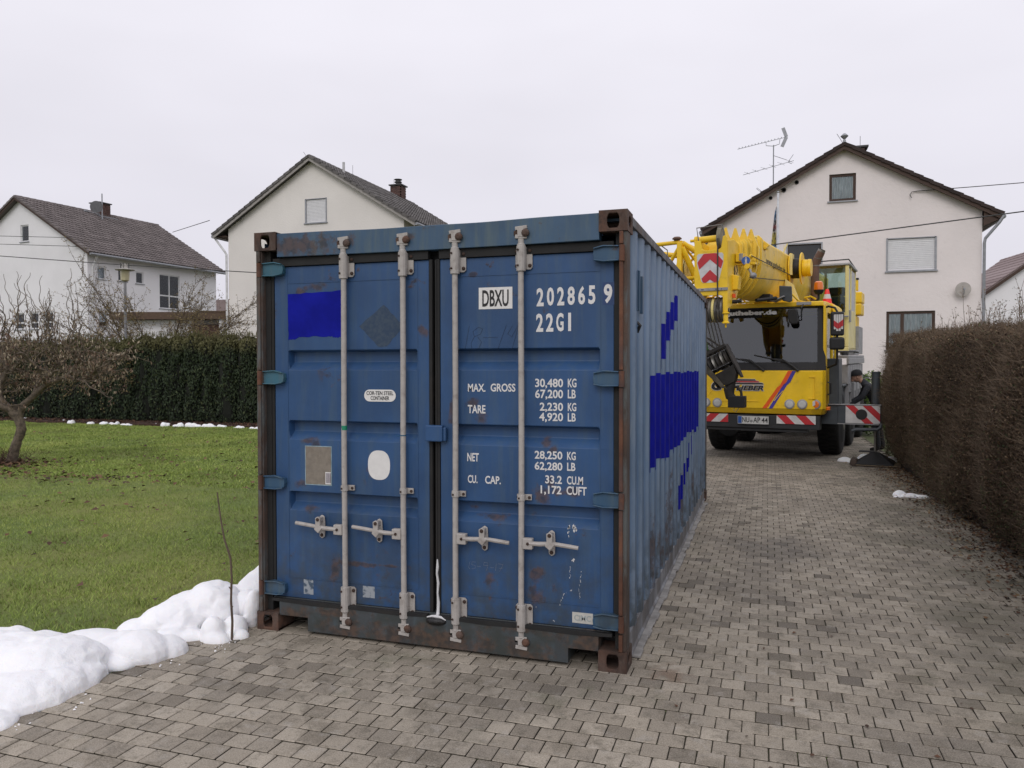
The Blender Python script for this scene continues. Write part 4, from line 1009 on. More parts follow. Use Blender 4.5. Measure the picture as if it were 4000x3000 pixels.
# round satellite dish on the right
d = thing('satellite_dish', 'round beige satellite dish on the wall of the pink house near its downpipe', 'satellite dish', (9.34, 24.82, 4.29))
g = G(); g.lathe([(.235, -.03), (.23, -.02), (.15, .03), (0, .05)], (0, 0, 0), 'y', 28); ob('reflector', g, simple('dish_beige', (.40, .37, .34), .6, bump=0), d, smooth=True)
g = G(); g.tube([(0, .04, -.23), (0, -.16, -.12), (0, -.2, 0)], .012, 6); g.cyl((0, -.22, 0), (0, -.12, 0), .035, n=10); ob('receiver', g, zinc, d)
g = G(); g.tube([(0, .04, 0), (0, .17, 0)], .025, 8); ob('wall_bracket', g, zinc, d)
# tv antenna
an = thing('tv_antenna', 'tall aerial mast with two long yagi aerials above the left roof slope', 'antenna', (3.36, 25.6, 8.0))
g = G(); g.tube([(0, 0, -.1), (0, 0, 1.80)], .02, 8); ob('mast', g, zinc, an)
def yagi(p, q, els, el, parent, reflector=None, pd=(0, 1, 0)):
    g = G(); p, q = V3(p), V3(q); g.beam(p, q, .016); d = V3(pd)
    for k in range(els):
        c = p.lerp(q, (k + .5) / els); l = el * (1 + .5 * k / els); g.tube([c - d * l + V3((0, 0, .02)), c + d * l + V3((0, 0, .02))], .005, 4); g.box(c.x - .012, c.x + .012, c.y - .012, c.y + .012, c.z, c.z + .045)
    if reflector:
        for s in (-1, 1): g.beam(q + V3((0, 0, 0)), q + V3((-.12 if s > 0 else -.15, 0, s * .34)), .014, .12)
    return ob('yagi', g, zinc, parent)
yagi((-1.26, 0, 1.76), (.44, 0, 2.05), 15, .05, an, True, (.2, .97, 0)); yagi((-1.06, 0, .80), (.70, 0, 1.18), 6, .22, an, None, (.45, .89, 0))
g = G(); g.tube([(-.26, 0, 1.93), (-.26, 0, 1.80), (0, 0, 1.76), (.2, 0, 1.82), (.22, 0, 2.0)], .012, 6); g.tube([(0, 0, 1.42), (.46, 0, 1.22)], .010, 6); g.tube([(.5, 0, 1.14), (.68, 0, 1.4)], .01, 6); g.tube([(.5, 0, 1.14), (.62, -.2, 1.02)], .01, 6); ob('brace', g, zinc, an)
a2 = thing('roof_loop_aerial', 'small loop aerial standing on the roof edge left of the mast', 'antenna', (3.02, 24.9, 7.92))
g = G(); g.tube([(.12, 0, .0), (-.02, 0, .03), (-.1, 0, .12)], .008, 5); g.tube([(-.08, 0, .10), (-.22, 0, .22), (-.24, 0, .19), (-.10, 0, .07), (-.08, 0, .10)], .007, 5); ob('loop', g, metal_d, a2)
# flagpole and hanging flag
fp = thing('flagpole', 'white flagpole standing in front of the pink house', 'flagpole', (3.50, 23.2, 0))
g = G(); g.tube([(0, 0, 0), (0, 0, 7.55)], [.055, .035], 12); ob('pole', g, simple('white_pole', (.66, .68, .72), .4, bump=0), fp, smooth=True); g = G(); g.lathe([(.05, 0), (.06, .02), (.02, .05), (0, .06)], (0, 0, 7.55), 'z', 10); ob('cap', g, zinc, fp)
fm = M('flag_cloth', .8); o_ = fm.xyz(); 
cc = fm.ramp(fm.rng(o_['Z'], 5.45, 7.1, 0, 1, False), [(0, (.55, .58, .62)), (.08, (.05, .22, .48)), (.2, (.05, .22, .48)), (.24, (.5, .42, .08)), (.45, (.42, .36, .12)), (.5, (.5, .5, .52)), (.58, (.35, .06, .06)), (.68, (.55, .57, .6)), (.8, (.12, .28, .5)), (1, (.5, .55, .6))])
cc = fm.mix(fm.rng(fm.noise(11, 3), .52, .56), cc, (.06, .05, .045)); fm.color(cc)
g = G(); n = 16; vs = []
for k in range(n + 1):
    z = 7.10 - 1.75 * k / n; wd = .05 + .16 * (k / n) ** .8 * (1 if k < n * .85 else max(0, (n - k) / (n * .15)))
    for j in range(7): vs.append((-.05 - wd * j / 6, .05 * math.sin(j * 2.1 + k * .3), z - .03 * j))
g.add(vs, [(k * 7 + j, k * 7 + j + 1, (k + 1) * 7 + j + 1, (k + 1) * 7 + j) for k in range(n) for j in range(6)])
fl = ob('flag', g, fm.m, None, (3.50, 23.2, 0), smooth=True, fix=False); s_ = fl.modifiers.new('s', 'SOLIDIFY'); s_.thickness = .004; tag(fl, 'limp blue, white and gold flag hanging from the white flagpole', 'flag')

# middle house, cream gable
hB, roofB, Fp, Rp, rgB = gable_house('house', 'cream rendered gable house with grey tiled roof left behind the container', (-15.5, 24.86, 0), 0, 4.36, 9.8, 7.95, .618, .62, st_cream, t_grey,
    [(-.34, .69, 7.97, 8.98)], rake=.25, tiles=(.22, .33, 0))
window(hB, Fp, -.34, .69, 7.97, 8.98, kind='shutter', lab='attic window behind a closed white roller shutter')
chimney(roofB, -.05, 8.3, rgB - .3, rgB + .72, .62, .62, pot=True)
g = G(); g.tube([(.6, 1.6, rgB - .35), (.6, 1.6, rgB + .28)], .06, 8); ob('vent_pipe', g, simple('pale_pipe', (.5, .5, .5), .6, bump=0), roofB)
g = G(); g.tube([(-.05, -.2, rgB), (-.3, -.2, rgB + .35)], .008, 5); g.tube([(.6, 2.4, rgB - .35), (.6, 2.4, rgB + .35)], .008, 5); g.tube([(-.05, 7.8, rgB + .5), (-.05, 7.8, rgB + 1.0)], .008, 5); ob('lightning_rod', g, metal_d, roofB)
g = G()
for k in range(6): y = 7.2 + k * .55; g.box(4.15, 4.17, y, y + .02, rgB - .618 * 4.15 + .15, rgB - .618 * 4.15 + .42)
for z in (.18, .3, .42): g.tube([(4.16, 7.0, rgB - .618 * 4.15 + z), (4.16, 10.0, rgB - .618 * 4.15 + z)], .01, 4)
ob('snow_guard', g, metal_d, roofB)
g = G(); g.tube([(-5.0, -.1, 7.55), (-4.9, -.1, 7.42), (-4.5, -.1, 6.95), (-4.42, -.06, 6.8), (-4.42, -.06, .1)], .05, 8); ob('downpipe', g, wood_w, hB, smooth=True)
g = G(); g.box(-4.95, -4.38, -.12, 9.8, 7.60, 7.64); ob('soffit', g, wood_d, hB)

# white house on the far left, long side towards us on the right
rz = math.radians(-5.4); k_ = 1.3125
locC = (-31.96, 28.53, 0)
half = 5.45; ax = V3((math.cos(rz), math.sin(rz), 0)); ctr = V3(locC) - ax * half
zz = lambda z: 1.715 + (z - 1.715) * k_
S_ = lambda a, b, c, d: (a * k_, b * k_, zz(d), zz(c))
hR = [S_(.46, .86, 6.0, 5.46), S_(1.46, 1.88, 5.97, 5.48), S_(2.37, 2.77, 5.98, 5.46), S_(3.64, 4.80, 6.03, 4.45), S_(.50, .94, 4.04, 3.45)]
T_ = lambda a, b, c, d: (half - a * k_, half - b * k_, zz(d), zz(c))
hF = [T_(4.16, 3.63, 7.93, 7.2), T_(4.62, 4.0, 4.12, 3.4), T_(3.64, 3.07, 4.12, 3.4), T_(2.74, 2.14, 4.12, 3.4)]
hC, roofC, Fp, Rp, rgC = gable_house('house', 'white house with long brown tiled roof at the far left', tuple(ctr), rz, half, 9.3, 8.15, .585, .55, st_white, t_brown, hF, hR, rake=.3, tiles=(.205, .34, 262))
for q, lab in zip(hF, ('small attic window', 'left of three small ground floor windows', 'middle of three small ground floor windows', 'right of three small ground floor windows')): window(hC, Fp, *q, frame=wood_w, glass=glass_d, bars=() if q is hF[0] else ((q[2] * .6 + q[3] * .4),), lab=lab)
for i, q in enumerate(hR): window(hC, Rp, *q, frame=wood_w, glass=glass_d, mull=((q[0] + q[1]) / 2,) if i == 3 else (), bars=((q[2] * .62 + q[3] * .38),) if i == 3 else (), fw=.06, lab='tall four pane stair window' if i == 3 else None)
chimney(roofC, -.1, 4.0 * k_, rgC - .6, rgC + .75, .82, .78)
g = G(); g.box(-.7, .6, 4.6, 4.62, rgC - .25, rgC + .02); g.box(.42, .66, 4.55, 5.9, rgC - .18, rgC - .13); ob('flashing', g, zinc, roofC)
g = G(); g.tube([(half + .5, .35, 8.0), (half + .35, .30, 7.75), (half + .08, .25, 7.2), (half + .06, .25, .1)], .055, 8); ob('downpipe', g, wood_w, hC, smooth=True)
dd = thing('satellite_dish', 'dark grey satellite dish on a mast beside the chimney of the far left house', 'satellite dish', tuple(Matrix.Rotation(rz, 4, 'Z') @ V3((1.05, 4.45, 0)) + ctr))
g = G(); g.tube([(0, 0, rgC - 1.2), (0, 0, rgC + 1.15)], .035, 8); ob('mast', g, zinc, dd)
g = G(); g.lathe([(.37, -.05), (.36, -.04), (.22, .05), (0, .08)], (0, 0, 0), 'y', 24); g.xf(Matrix.Translation((-.28, -.15, rgC + .32)) @ Matrix.Rotation(math.radians(30), 4, 'Z')); ob('reflector', g, simple('dish_grey', (.105, .107, .112), .6, bump=0), dd, smooth=True)
g = G(); g.tube([(-.2, -.12, rgC - .1), (-.75, -.5, rgC + .05)], .022, 6); g.box(-.85, -.68, -.58, -.45, rgC + .0, rgC + .12); g.tube([(0, 0, rgC + .2), (-.28, -.1, rgC + .3)], .03, 6); ob('receiver_arm', g, zinc, dd)
# garage between the two houses
gm = thing('garage', 'flat roofed garage with brown door behind the round shrub', 'garage', (-22.32, 27.4, 0), math.radians(18))
g = G(); g.box(-5.2, 1.6, .3, 6, 0, 4.08); ob('wall', g, st_white, gm)
g = G(); g.box(-5.4, .9, -.25, 6.1, 4.10, 4.45); g.box(-1.0, 1.3, -.28, 6.1, 4.452, 4.50); ob('roof', g, simple('brown_fascia', (.10, .062, .04), .8, bump=0), gm)
g = G(); g.box(-.08, .13, -.1, .1, 0, 4.1); ob('pillar', g, wood_w, gm)
g = G(); 
for k in range(8): g.box(-1.55 + k * .18, -1.55 + k * .18 + .17, .24, .29, 0, 3.86)
ob('door', g, simple('red_brown_door', (.075, .028, .02), .7, bump=0), gm)
g = G(); g.box(-1.55, .05, .20, .295, 3.87, 4.06); ob('lintel', g, simple('grey_band', (.22, .21, .2), .8, bump=0), gm)
sh = thing('far_house', 'distant low house with red roof and snow seen between the two left houses', 'house', (-36.6, 46, 0), 0)
g = G(); g.box(-1.5, 2.5, 0, 5, 0, 5.9); ob('wall', g, st_white, sh); g = G(); g.prism([(-2, 5.9), (3, 5.9), (2.5, 7.0), (-1.5, 7.0)], -.3, 5.3, 'y'); ob('roof', g, t_red, sh)
# neighbour at the right edge
hD, roofD, Fp, Rp, rgD = gable_house('house', 'white gable house with reddish tiled roof at the right edge behind the hedge', (15.40, 37.17, 0), math.radians(8), 3.6, 4.6, 4.42, .74, .4, st_white, t_red, [(-.2, .8, 3.3, 4.3)], rake=.2, verge=False)
window(hD, Fp, -.2, .8, 3.3, 4.3)
g = G(); sl_ = math.hypot(4.0, 4.0 * .74); n = 15
for k in range(n):
    d = k * sl_ / n; g2 = G(); L = sl_ / n; g2.box(-L - .03, 0, -.22, 4.82, 0, .035); g2.xf(Matrix.Rotation(-math.atan(.74) - math.radians(-3), 4, 'Y')); g2.xf(Matrix.Translation((-d * 4.0 / sl_, 0, rgD + .15 - d * 4.0 * .74 / sl_))); ob('tile_course', g2, t_red, roofD)

# cables
def cable(name, pts, r, lab):
    g = G(); P = [V3(p) for p in pts]; out_ = []
    for a, b in zip(P[:-1], P[1:]):
        for k in range(12): t = k / 12; out_.append(a.lerp(b, t))
    out_.append(P[-1]); g.tube(out_, r, 6); return tag(ob(name, g, metal_d), lab, 'cable')
cable('overhead_cable', [(-45, 20, 8.9), (-32.1, 20, 6.98), (-27.55, 20, 6.44), (-20.77, 20, 5.76), (-14.83, 20, 5.24), (-6, 20, 4.85), (2.92, 20, 5.31), (9.75, 20, 5.92), (20, 20, 6.95)], .018, 'long black cable crossing behind the container and in front of the pink house')
cable('overhead_cable', [(-14.83 - 5.5, 24.2, 8.25), (-28, 30.5, 9.2)], .016, 'thin cable between the cream house and the long white house')
cable('overhead_cable', [(7.94, 24.95, 7.66), (9.5, 24.7, 7.63), (11.1, 24.5, 7.62), (26, 22, 8.3)], .014, 'thin cable running right from the hook on the pink gable')
cable('overhead_cable', [tuple(Matrix.Rotation(rz, 4, 'Z') @ V3((half - 1.0, -.1, 8.85)) + ctr), (-60, 20, 9.6)], .016, 'upper of two thin cables across the white gable at far left')
cable('overhead_cable', [tuple(Matrix.Rotation(rz, 4, 'Z') @ V3((half - .6, -.1, 8.35)) + ctr), (-60, 20, 9.3)], .016, 'lower of two thin cables across the white gable at far left')
g = G(); g.tube([(7.94, 24.97, 7.66), (7.80, 24.93, 7.64), (7.74, 24.93, 7.54), (7.80, 24.93, 7.44)], .012, 6); ob('cable_hook', g, metal_d, hA, loc=(-5.67, -25.0, 0))
g = G(); g.tube([(-19.4, 24.8, 8.62), (-19.15, 24.72, 8.6), (-19.0, 24.72, 8.45), (-19.1, 24.72, 8.25), (-19.3, 24.72, 8.3)], .012, 6); ob('cable_hook', g, metal_d, hB, loc=(15.5, -24.86, 0))
# ---------------------------------------------------------------- dark evergreen hedge made of single conifers
def leafm(name, stops, zf=None, rough=.8):
    m = M(name, rough); a = N(m.nt, 'ShaderNodeAttribute', attribute_name='pv'); f = a.outputs['Fac']
    c = m.ramp(f, stops)
    if zf:
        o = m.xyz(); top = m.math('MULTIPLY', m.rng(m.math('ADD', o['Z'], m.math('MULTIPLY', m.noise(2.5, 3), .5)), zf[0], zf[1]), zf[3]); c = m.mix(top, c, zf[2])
    m.color(c); return m.m
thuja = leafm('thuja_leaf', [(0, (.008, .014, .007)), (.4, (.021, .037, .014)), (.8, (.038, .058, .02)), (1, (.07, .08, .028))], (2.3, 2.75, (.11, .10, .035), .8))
def conifer(seed, n=5200, H=2.62):
    r = np.random.default_rng(seed)
    z = r.uniform(0, 1, n) ** .9; a = r.uniform(0, 2 * PI, n)
    lob = 1 + .16 * np.sin(a * 3 + seed + z * 4) + .12 * np.sin(a * 5 - z * 9 + seed * 2) + .10 * np.sin(z * 17 + seed + a * 2)
    R = (.50 - .09 * z ** 3 - .06 * (1 - z) ** 4) * lob * r.uniform(.80, 1.06, n); R *= np.where(z > .93, np.clip((1.03 - z) / .1, .2, 1), 1)
    C = np.stack([R * np.cos(a) * .86, R * np.sin(a), .05 + z * H], 1)
    nr = np.stack([np.cos(a), np.sin(a), 0 * a], 1) + r.normal(0, .55, (n, 3)); nr /= np.linalg.norm(nr, axis=1, keepdims=True)
    up = np.stack([np.cos(a) * .5, np.sin(a) * .5, np.ones(n)], 1) + r.normal(0, .4, (n, 3))
    V, F = leafquads(C, nr, up, r.uniform(.03, .06, n), r.uniform(.06, .13, n))
    # pointed tips above the cut top
    m = 60; b = r.uniform(0, 2 * PI, m); rr = r.uniform(0, .42, m); h = r.uniform(.05, .28, m)
    Ct = np.stack([rr * np.cos(b), rr * np.sin(b), H + .02 + h / 2], 1); Vt, Ft = leafquads(Ct, rdirs(m) * np.array([1, 1, .1]), np.tile([0, 0, 1.], (m, 1)) + r.normal(0, .15, (m, 3)), r.uniform(.012, .03, m), h)
    V = np.concatenate([V, Vt]); F = np.concatenate([F, Ft + n * 4]); A = np.clip(r.normal(.45, .25, len(F)), 0, 1)
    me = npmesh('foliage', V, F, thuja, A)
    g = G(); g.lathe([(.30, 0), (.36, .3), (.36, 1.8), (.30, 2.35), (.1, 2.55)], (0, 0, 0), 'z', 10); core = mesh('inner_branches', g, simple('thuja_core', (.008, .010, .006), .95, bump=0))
    return me, core
cf = [conifer(s) for s in (3, 8, 14, 21)]
x = -25.2; i = 0; rr = random.Random(9)
while x < 1.2:
    me, core = cf[i % 4]
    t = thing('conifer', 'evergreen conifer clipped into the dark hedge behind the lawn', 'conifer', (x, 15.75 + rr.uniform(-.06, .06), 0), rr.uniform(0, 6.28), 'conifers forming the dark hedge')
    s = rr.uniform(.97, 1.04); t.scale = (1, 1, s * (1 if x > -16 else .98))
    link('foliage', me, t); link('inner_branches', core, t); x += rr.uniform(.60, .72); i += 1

# ---------------------------------------------------------------- brown hedge on the right
hed = thing('hedge', 'thick brown deciduous hedge with a few green leaves along the right side of the drive', 'hedge', (0, 0, 0))
n = 175000
yA, yB = -1.0, 11.35
def face_x(y, z): return .10 * np.clip((y - 9.2) / 1.0, 0, 1) + 5.23 + .07 * np.sin(y * 1.7) + .05 * np.sin(y * 4.1 + z * 3) + .06 * np.sin(z * 2.6 + y * .8) - .12 * np.exp(-((z - 1.3) / .8) ** 2) + .18 * np.clip(.45 - z, 0, 1) * 1.2
def top_z(x, y): return 2.04 + .04 * np.sin(y * 2.2 + x * 3) + .03 * np.sin(y * 5.3) + .024 * (y - 2.5)
k1 = int(n * .62); y = rng.uniform(yA, yB, k1); 
y = np.where(rng.random(k1) < .35, yA + (yB - yA) * rng.beta(1.2, 2.2, k1), y)
z = rng.uniform(.03, 1, k1) * (2.0 + .024 * (y - 2.5)); x = face_x(y, z) + np.abs(rng.normal(0, .09, k1)) - .03 + .5 * np.clip(z / top_z(5, y) - .93, 0, 1)
C1 = np.stack([x, y, z], 1); n1 = np.tile([-1., 0, .2], (k1, 1))
k2 = int(n * .24); y = rng.uniform(yA, yB, k2); x = rng.uniform(5.15, 6.4, k2); x = x + .12 * np.clip((y - 9.2), 0, 1); C2 = np.stack([x, y, top_z(x, y) - np.abs(rng.normal(0, .07, k2)) + .02 - .12 * np.clip(5.25 - x, 0, 1) * 2], 1); n2 = np.tile([0, 0, 1.], (k2, 1))
k3 = n - k1 - k2; x = rng.uniform(5.24, 6.4, k3); z = rng.uniform(.05, 2.15, k3); C3 = np.stack([x, yB + .12 * np.sin(z * 3 + x * 2) + rng.normal(0, .08, k3) - .25 * np.clip(5.2 - x, 0, 1), z], 1); n3 = np.tile([-.2, 1., 0], (k3, 1))
C = np.concatenate([C1, C2, C3]); nr = np.concatenate([n1, n2, n3]) + rng.normal(0, .75, (n, 3)); nr /= np.linalg.norm(nr, axis=1, keepdims=True)
L = rng.uniform(.014, .032, n)
V, F = leafquads(C, nr, rdirs(n), L * .55, L)
A = rng.random(n) * .75; green = (rng.random(n) < .10 + .30 * np.clip(1.0 - C[:, 2], 0, 1) * (np.sin(C[:, 1] * 2.3) > -.3)); A = np.where(green, .78 + .22 * rng.random(n), A)
hl = leafm('hedge_leaf', [(0, (.045, .027, .018)), (.35, (.115, .068, .038)), (.6, (.18, .115, .06)), (.74, (.26, .19, .11)), (.80, (.04, .058, .02)), (1, (.10, .13, .045))])
link('foliage', npmesh('foliage', V, F, hl, A), hed, kind='stuff')
# twigs: fine brown brush
m_ = 42000; polys = []
def twigset(C, D, L, r):
    """straight thin twigs as 3-sided tubes, vectorised"""
    n = len(C); D = D / np.linalg.norm(D, axis=1, keepdims=True); X = np.cross(D, rdirs(n)); X /= np.linalg.norm(X, axis=1, keepdims=True) + 1e-9; Y = np.cross(D, X)
    bend = rdirs(n) * (L * .18)[:, None]
    P0, P1, P2 = C, C + D * (L * .5)[:, None] + bend, C + D * L[:, None]
    out_ = []
    for P, s in ((P0, 1), (P1, .7), (P2, .3)):
        for a in (0, 2.094, 4.189): out_.append(P + (X * math.cos(a) + Y * math.sin(a)) * (r * s)[:, None])
    V = np.stack(out_, 1).reshape(-1, 3); b = np.arange(n)[:, None, None] * 9
    f = np.array([[k * 3 + j, k * 3 + (j + 1) % 3, (k + 1) * 3 + (j + 1) % 3, (k + 1) * 3 + j] for k in range(2) for j in range(3)])
    return V, (b + f[None]).reshape(-1, 4)
y = rng.uniform(yA, yB, m_); z = rng.uniform(.1, 2.0, m_); x = face_x(y, z) + rng.uniform(0, .22, m_)
D = np.stack([-rng.uniform(.2, 1, m_), rng.normal(0, .8, m_), rng.uniform(-.1, 1.3, m_)], 1)
V1, F1 = twigset(np.stack([x, y, z], 1), D, rng.uniform(.08, .26, m_), rng.uniform(.0012, .0028, m_))
m2 = 16000; y = rng.uniform(yA, yB, m2); x = rng.uniform(5.15, 6.4, m2); D = np.stack([rng.normal(0, .4, m2), rng.normal(0, .4, m2), np.ones(m2)], 1); Lh = rng.uniform(.06, .2, m2)
V2, F2 = twigset(np.stack([x + .12 * np.clip(y - 9.2, 0, 1), y, top_z(x, y) - .08], 1), D, Lh, rng.uniform(.0012, .0026, m2))
m4 = 1300; y = rng.uniform(yA, yB, m4); z = rng.uniform(.1, 1.9, m4); D = np.stack([-rng.uniform(.0, .5, m4), rng.normal(0, .7, m4), rng.uniform(.1, 1.2, m4)], 1)
V4_, F4 = twigset(np.stack([face_x(y, z) + .02, y, z], 1), D, rng.uniform(.12, .34, m4), rng.uniform(.0018, .003, m4)); link('bare_twigs', npmesh('bare_twigs', V4_, F4, simple('bare_twig', (.22, .16, .11), .9, var=.3, scale=4, bump=0)), hed, kind='stuff')
m3 = 8000; x = rng.uniform(5.24, 6.4, m3); z = rng.uniform(.1, 2.15, m3); D = np.stack([rng.normal(-.2, .5, m3), np.ones(m3), rng.uniform(0, 1, m3)], 1)
V3_, F3 = twigset(np.stack([x, np.full(m3, yB) - .05, z], 1), D, rng.uniform(.08, .24, m3), rng.uniform(.0015, .003, m3))
tw = simple('hedge_twig', (.16, .115, .075), .9, var=.35, scale=6, bump=0)
link('twigs', npmesh('twigs', np.concatenate([V1, V2, V3_]), np.concatenate([F1, F2 + len(V1), F3 + len(V1) + len(V2)]), tw), hed, kind='stuff')
# long shoots above the top
polys = []; rg = np.random.default_rng(5)
for k in range(130):
    y = rg.uniform(-.5, 10.0); x = rg.uniform(5.35, 6.2); h = rg.uniform(.15, .55) * (1.25 if y < 5 else .8)
    if rg.random() < .5: y = rg.uniform(1.5, 6.5)
    p = np.array([x, y, 1.98 + .024 * (y - 2.5)]); P = [p]
    d = np.array([rg.normal(0, .12), rg.normal(0, .12), 1.])
    for s in range(5): d = d + rg.normal(0, .10, 3); d /= np.linalg.norm(d); P.append(P[-1] + d * h / 5)
    polys.append((P, np.linspace(.004, .0015, 6)))
    for s in range(rg.integers(1, 4)):
        q = P[rg.integers(2, 5)]; e = d * .6 + rg.normal(0, .5, 3); e[2] = abs(e[2]); polys.append(([q, q + e * .05, q + e * .1], [.0022, .0018, .001]))
V, F = tubes_np(polys); link('shoots', npmesh('shoots', V, F, tw), hed, kind='stuff')
T = np.concatenate([np.array(P[2:]) for P, _ in polys]); k = rg.random(len(T)) < .8; T = T[k]; T = np.repeat(T, 2, 0) + rg.normal(0, .012, (len(T) * 2, 3)); nn_ = len(T)
V, F = leafquads(T, rdirs(nn_), rdirs(nn_), rg.uniform(.008, .016, nn_), rg.uniform(.016, .034, nn_)); link('shoot_leaves', npmesh('shoot_leaves', V, F, hl, rg.uniform(.2, 1, nn_)), hed, kind='stuff')
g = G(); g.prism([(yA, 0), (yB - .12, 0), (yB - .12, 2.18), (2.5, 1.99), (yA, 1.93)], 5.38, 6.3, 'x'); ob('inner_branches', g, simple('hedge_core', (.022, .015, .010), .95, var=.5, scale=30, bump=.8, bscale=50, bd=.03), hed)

# ---------------------------------------------------------------- twisted hazel on the left
def curly(p, d, L, n, r0, r1, curl, up, rg_, turn=.9):
    P = [np.array(p, float)]; d = np.array(d, float); d /= np.linalg.norm(d); ph = rg_.uniform(0, 6.28); fr = rg_.uniform(.8, 1.5)
    a = np.cross(d, [0.3, .8, .1]); a /= np.linalg.norm(a); b = np.cross(d, a)
    for k in range(n):
        d = d + (a * math.cos(ph + fr * k) + b * math.sin(ph + fr * k)) * curl * turn + rg_.normal(0, curl * .35, 3) + np.array([0, 0, up]); d /= np.linalg.norm(d); P.append(P[-1] + d * L / n)
    return np.array(P), np.linspace(r0, r1, n + 1)
rg = np.random.default_rng(17)
rt = np.array([.9497, .3132, 0.]); fw_ = np.array([-.3132, .9497, 0.])
hz = thing('corkscrew_hazel', 'gnarled corkscrew hazel with curly bare shoots and withered leaves at the left of the lawn', 'tree', (-9.73, 6.08, 0))
def loc_(l, f, z): return rt * l + fw_ * f + np.array([0, 0, z])
trunk = [(loc_(.0, 0, -.05), .16), (loc_(.03, 0, .12), .13), (loc_(.12, 0, .42), .112), (loc_(.19, 0, .62), .118), (loc_(.14, 0, .80), .115), (loc_(.04, 0, .94), .12), (loc_(-.0, 0, 1.04), .10)]
P_ = [trunk[i][0] for i in range(len(trunk))]; R_ = [q[1] * .68 for q in trunk]
barkm = simple('hazel_bark', (.125, .098, .072), .9, var=.55, scale=14, bump=.9, bscale=35, bd=.02)
def smooth_path(P, R, k=4):
    P = np.array(P, float); n = len(P); t = np.arange(n); tt = np.linspace(0, n - 1, (n - 1) * k + 1)
    out_ = []
    for q in tt:
        i = min(int(q), n - 2); f = q - i; p0, p1, p2, p3 = P[max(i - 1, 0)], P[i], P[i + 1], P[min(i + 2, n - 1)]
        out_.append(.5 * ((2 * p1) + (-p0 + p2) * f + (2 * p0 - 5 * p1 + 4 * p2 - p3) * f * f + (-p0 + 3 * p1 - 3 * p2 + p3) * f ** 3))
    return np.array(out_), np.interp(tt, t, R)
limbs = [smooth_path(P_, R_)]
V, F = tubes_np(limbs, 12); V = V + rng.normal(0, .004, V.shape); link('trunk', npmesh('trunk', V, F, barkm, smooth=True), hz)
top = P_[-1]
mains = []
def limb(pts, r0, r1): P, R = smooth_path(pts, np.linspace(r0, r1, len(pts))); mains.append((P, R))
limb([P_[4], loc_(.22, 0, 1.02), loc_(.42, .02, 1.22), loc_(.66, .0, 1.42), loc_(.98, .1, 1.58), loc_(1.25, .1, 1.95)], .075, .03)
limb([P_[5], loc_(-.16, 0, 1.12), loc_(-.22, .05, 1.35), loc_(-.10, .05, 1.7), loc_(-.25, .1, 2.1)], .08, .03)
limb([P_[5], loc_(-.3, -.2, 1.15), loc_(-.7, -.3, 1.4), loc_(-1.2, -.2, 1.7)], .07, .03)
limb([loc_(.66, .0, 1.42), loc_(.7, -.3, 1.7), loc_(.5, -.5, 2.0)], .04, .02)
limb([loc_(.42, .02, 1.22), loc_(.3, .4, 1.5), loc_(.5, .7, 1.8)], .045, .02); limb([loc_(-.22, .05, 1.35), loc_(-.5, .5, 1.7), loc_(-.6, .8, 2.1)], .045, .02)
limb([loc_(.98, .1, 1.58), loc_(1.3, -.1, 1.5), loc_(1.6, -.2, 1.62)], .03, .015)
lim2 = list(mains); ends = []
for P, R in mains:
    for k in range(9):
        q = P[rg.integers(len(P) // 3, len(P))]; d = rg.normal(0, 1, 3); d[2] = rg.uniform(-.2, .7)
        d = d + (q - loc_(.1, 0, 1.3)) * .8
        A, B = curly(q, d, rg.uniform(.5, 1.15), 14, .016, .006, .34, .0, rg); lim2.append((A, B)); ends.append(A)
tips = []
for A in ends:
    for k in range(7):
        q = A[rg.integers(3, len(A))]; d = rg.normal(0, 1, 3); d[2] = rg.uniform(-.6, .8); B_, C_ = curly(q, d, rg.uniform(.22, .6), 10, .006, .002, .42, 0, rg); lim2.append((B_, C_)); tips.append(B_)
for k in range(60):
    l = rg.uniform(-1.7, 1.5); q = loc_(l, rg.uniform(-.6, .6), rg.uniform(1.9, 2.35)); hgt = {0: 1}.get(k, 0)
    A, B = curly(q, [rg.normal(0, .15), rg.normal(0, .1), 1], rg.uniform(.7, 1.35) * (1.15 if .9 < l < 1.4 else 1), 22, .010, .0035, .33, .10, rg); lim2.append((A, B))
    for j in range(2):
        q = A[rg.integers(3, 12)]; B_, C_ = curly(q, [rg.normal(0, .5), rg.normal(0, .4), .7], rg.uniform(.2, .5), 10, .005, .002, .4, .05, rg); lim2.append((B_, C_)); tips.append(B_) if rg.random() < .3 else None
V, F = tubes_np([(smooth_path(P, R, 2)) for P, R in lim2], 5); link('branches', npmesh('branches', V, F, barkm, smooth=True), hz, kind='stuff')
T = np.concatenate([t[2:] for t in tips]); T = T[rng.random(len(T)) < .5]; T = T[rg.random(len(T)) < .95]; T = np.repeat(T, 2, 0) + rg.normal(0, .035, (len(T) * 2, 3)); n = len(T)
T = T[(T[:, 2] < 2.75) & (T[:, 2] > .95)]; n = len(T)
up = np.tile([0, 0, -1.], (n, 1)) + rg.normal(0, .35, (n, 3)); nrm = rdirs(n) * np.array([1, 1, .4])
V, F = leafquads(T, nrm, up, rg.uniform(.014, .034, n), rg.uniform(.045, .085, n))
hzl = leafm('withered_leaf', [(0, (.09, .045, .028)), (.3, (.16, .10, .065)), (.6, (.25, .19, .13)), (1, (.40, .34, .24))])
link('withered_leaves', npmesh('withered_leaves', V, F, hzl, rg.random(n)), hz, kind='stuff')
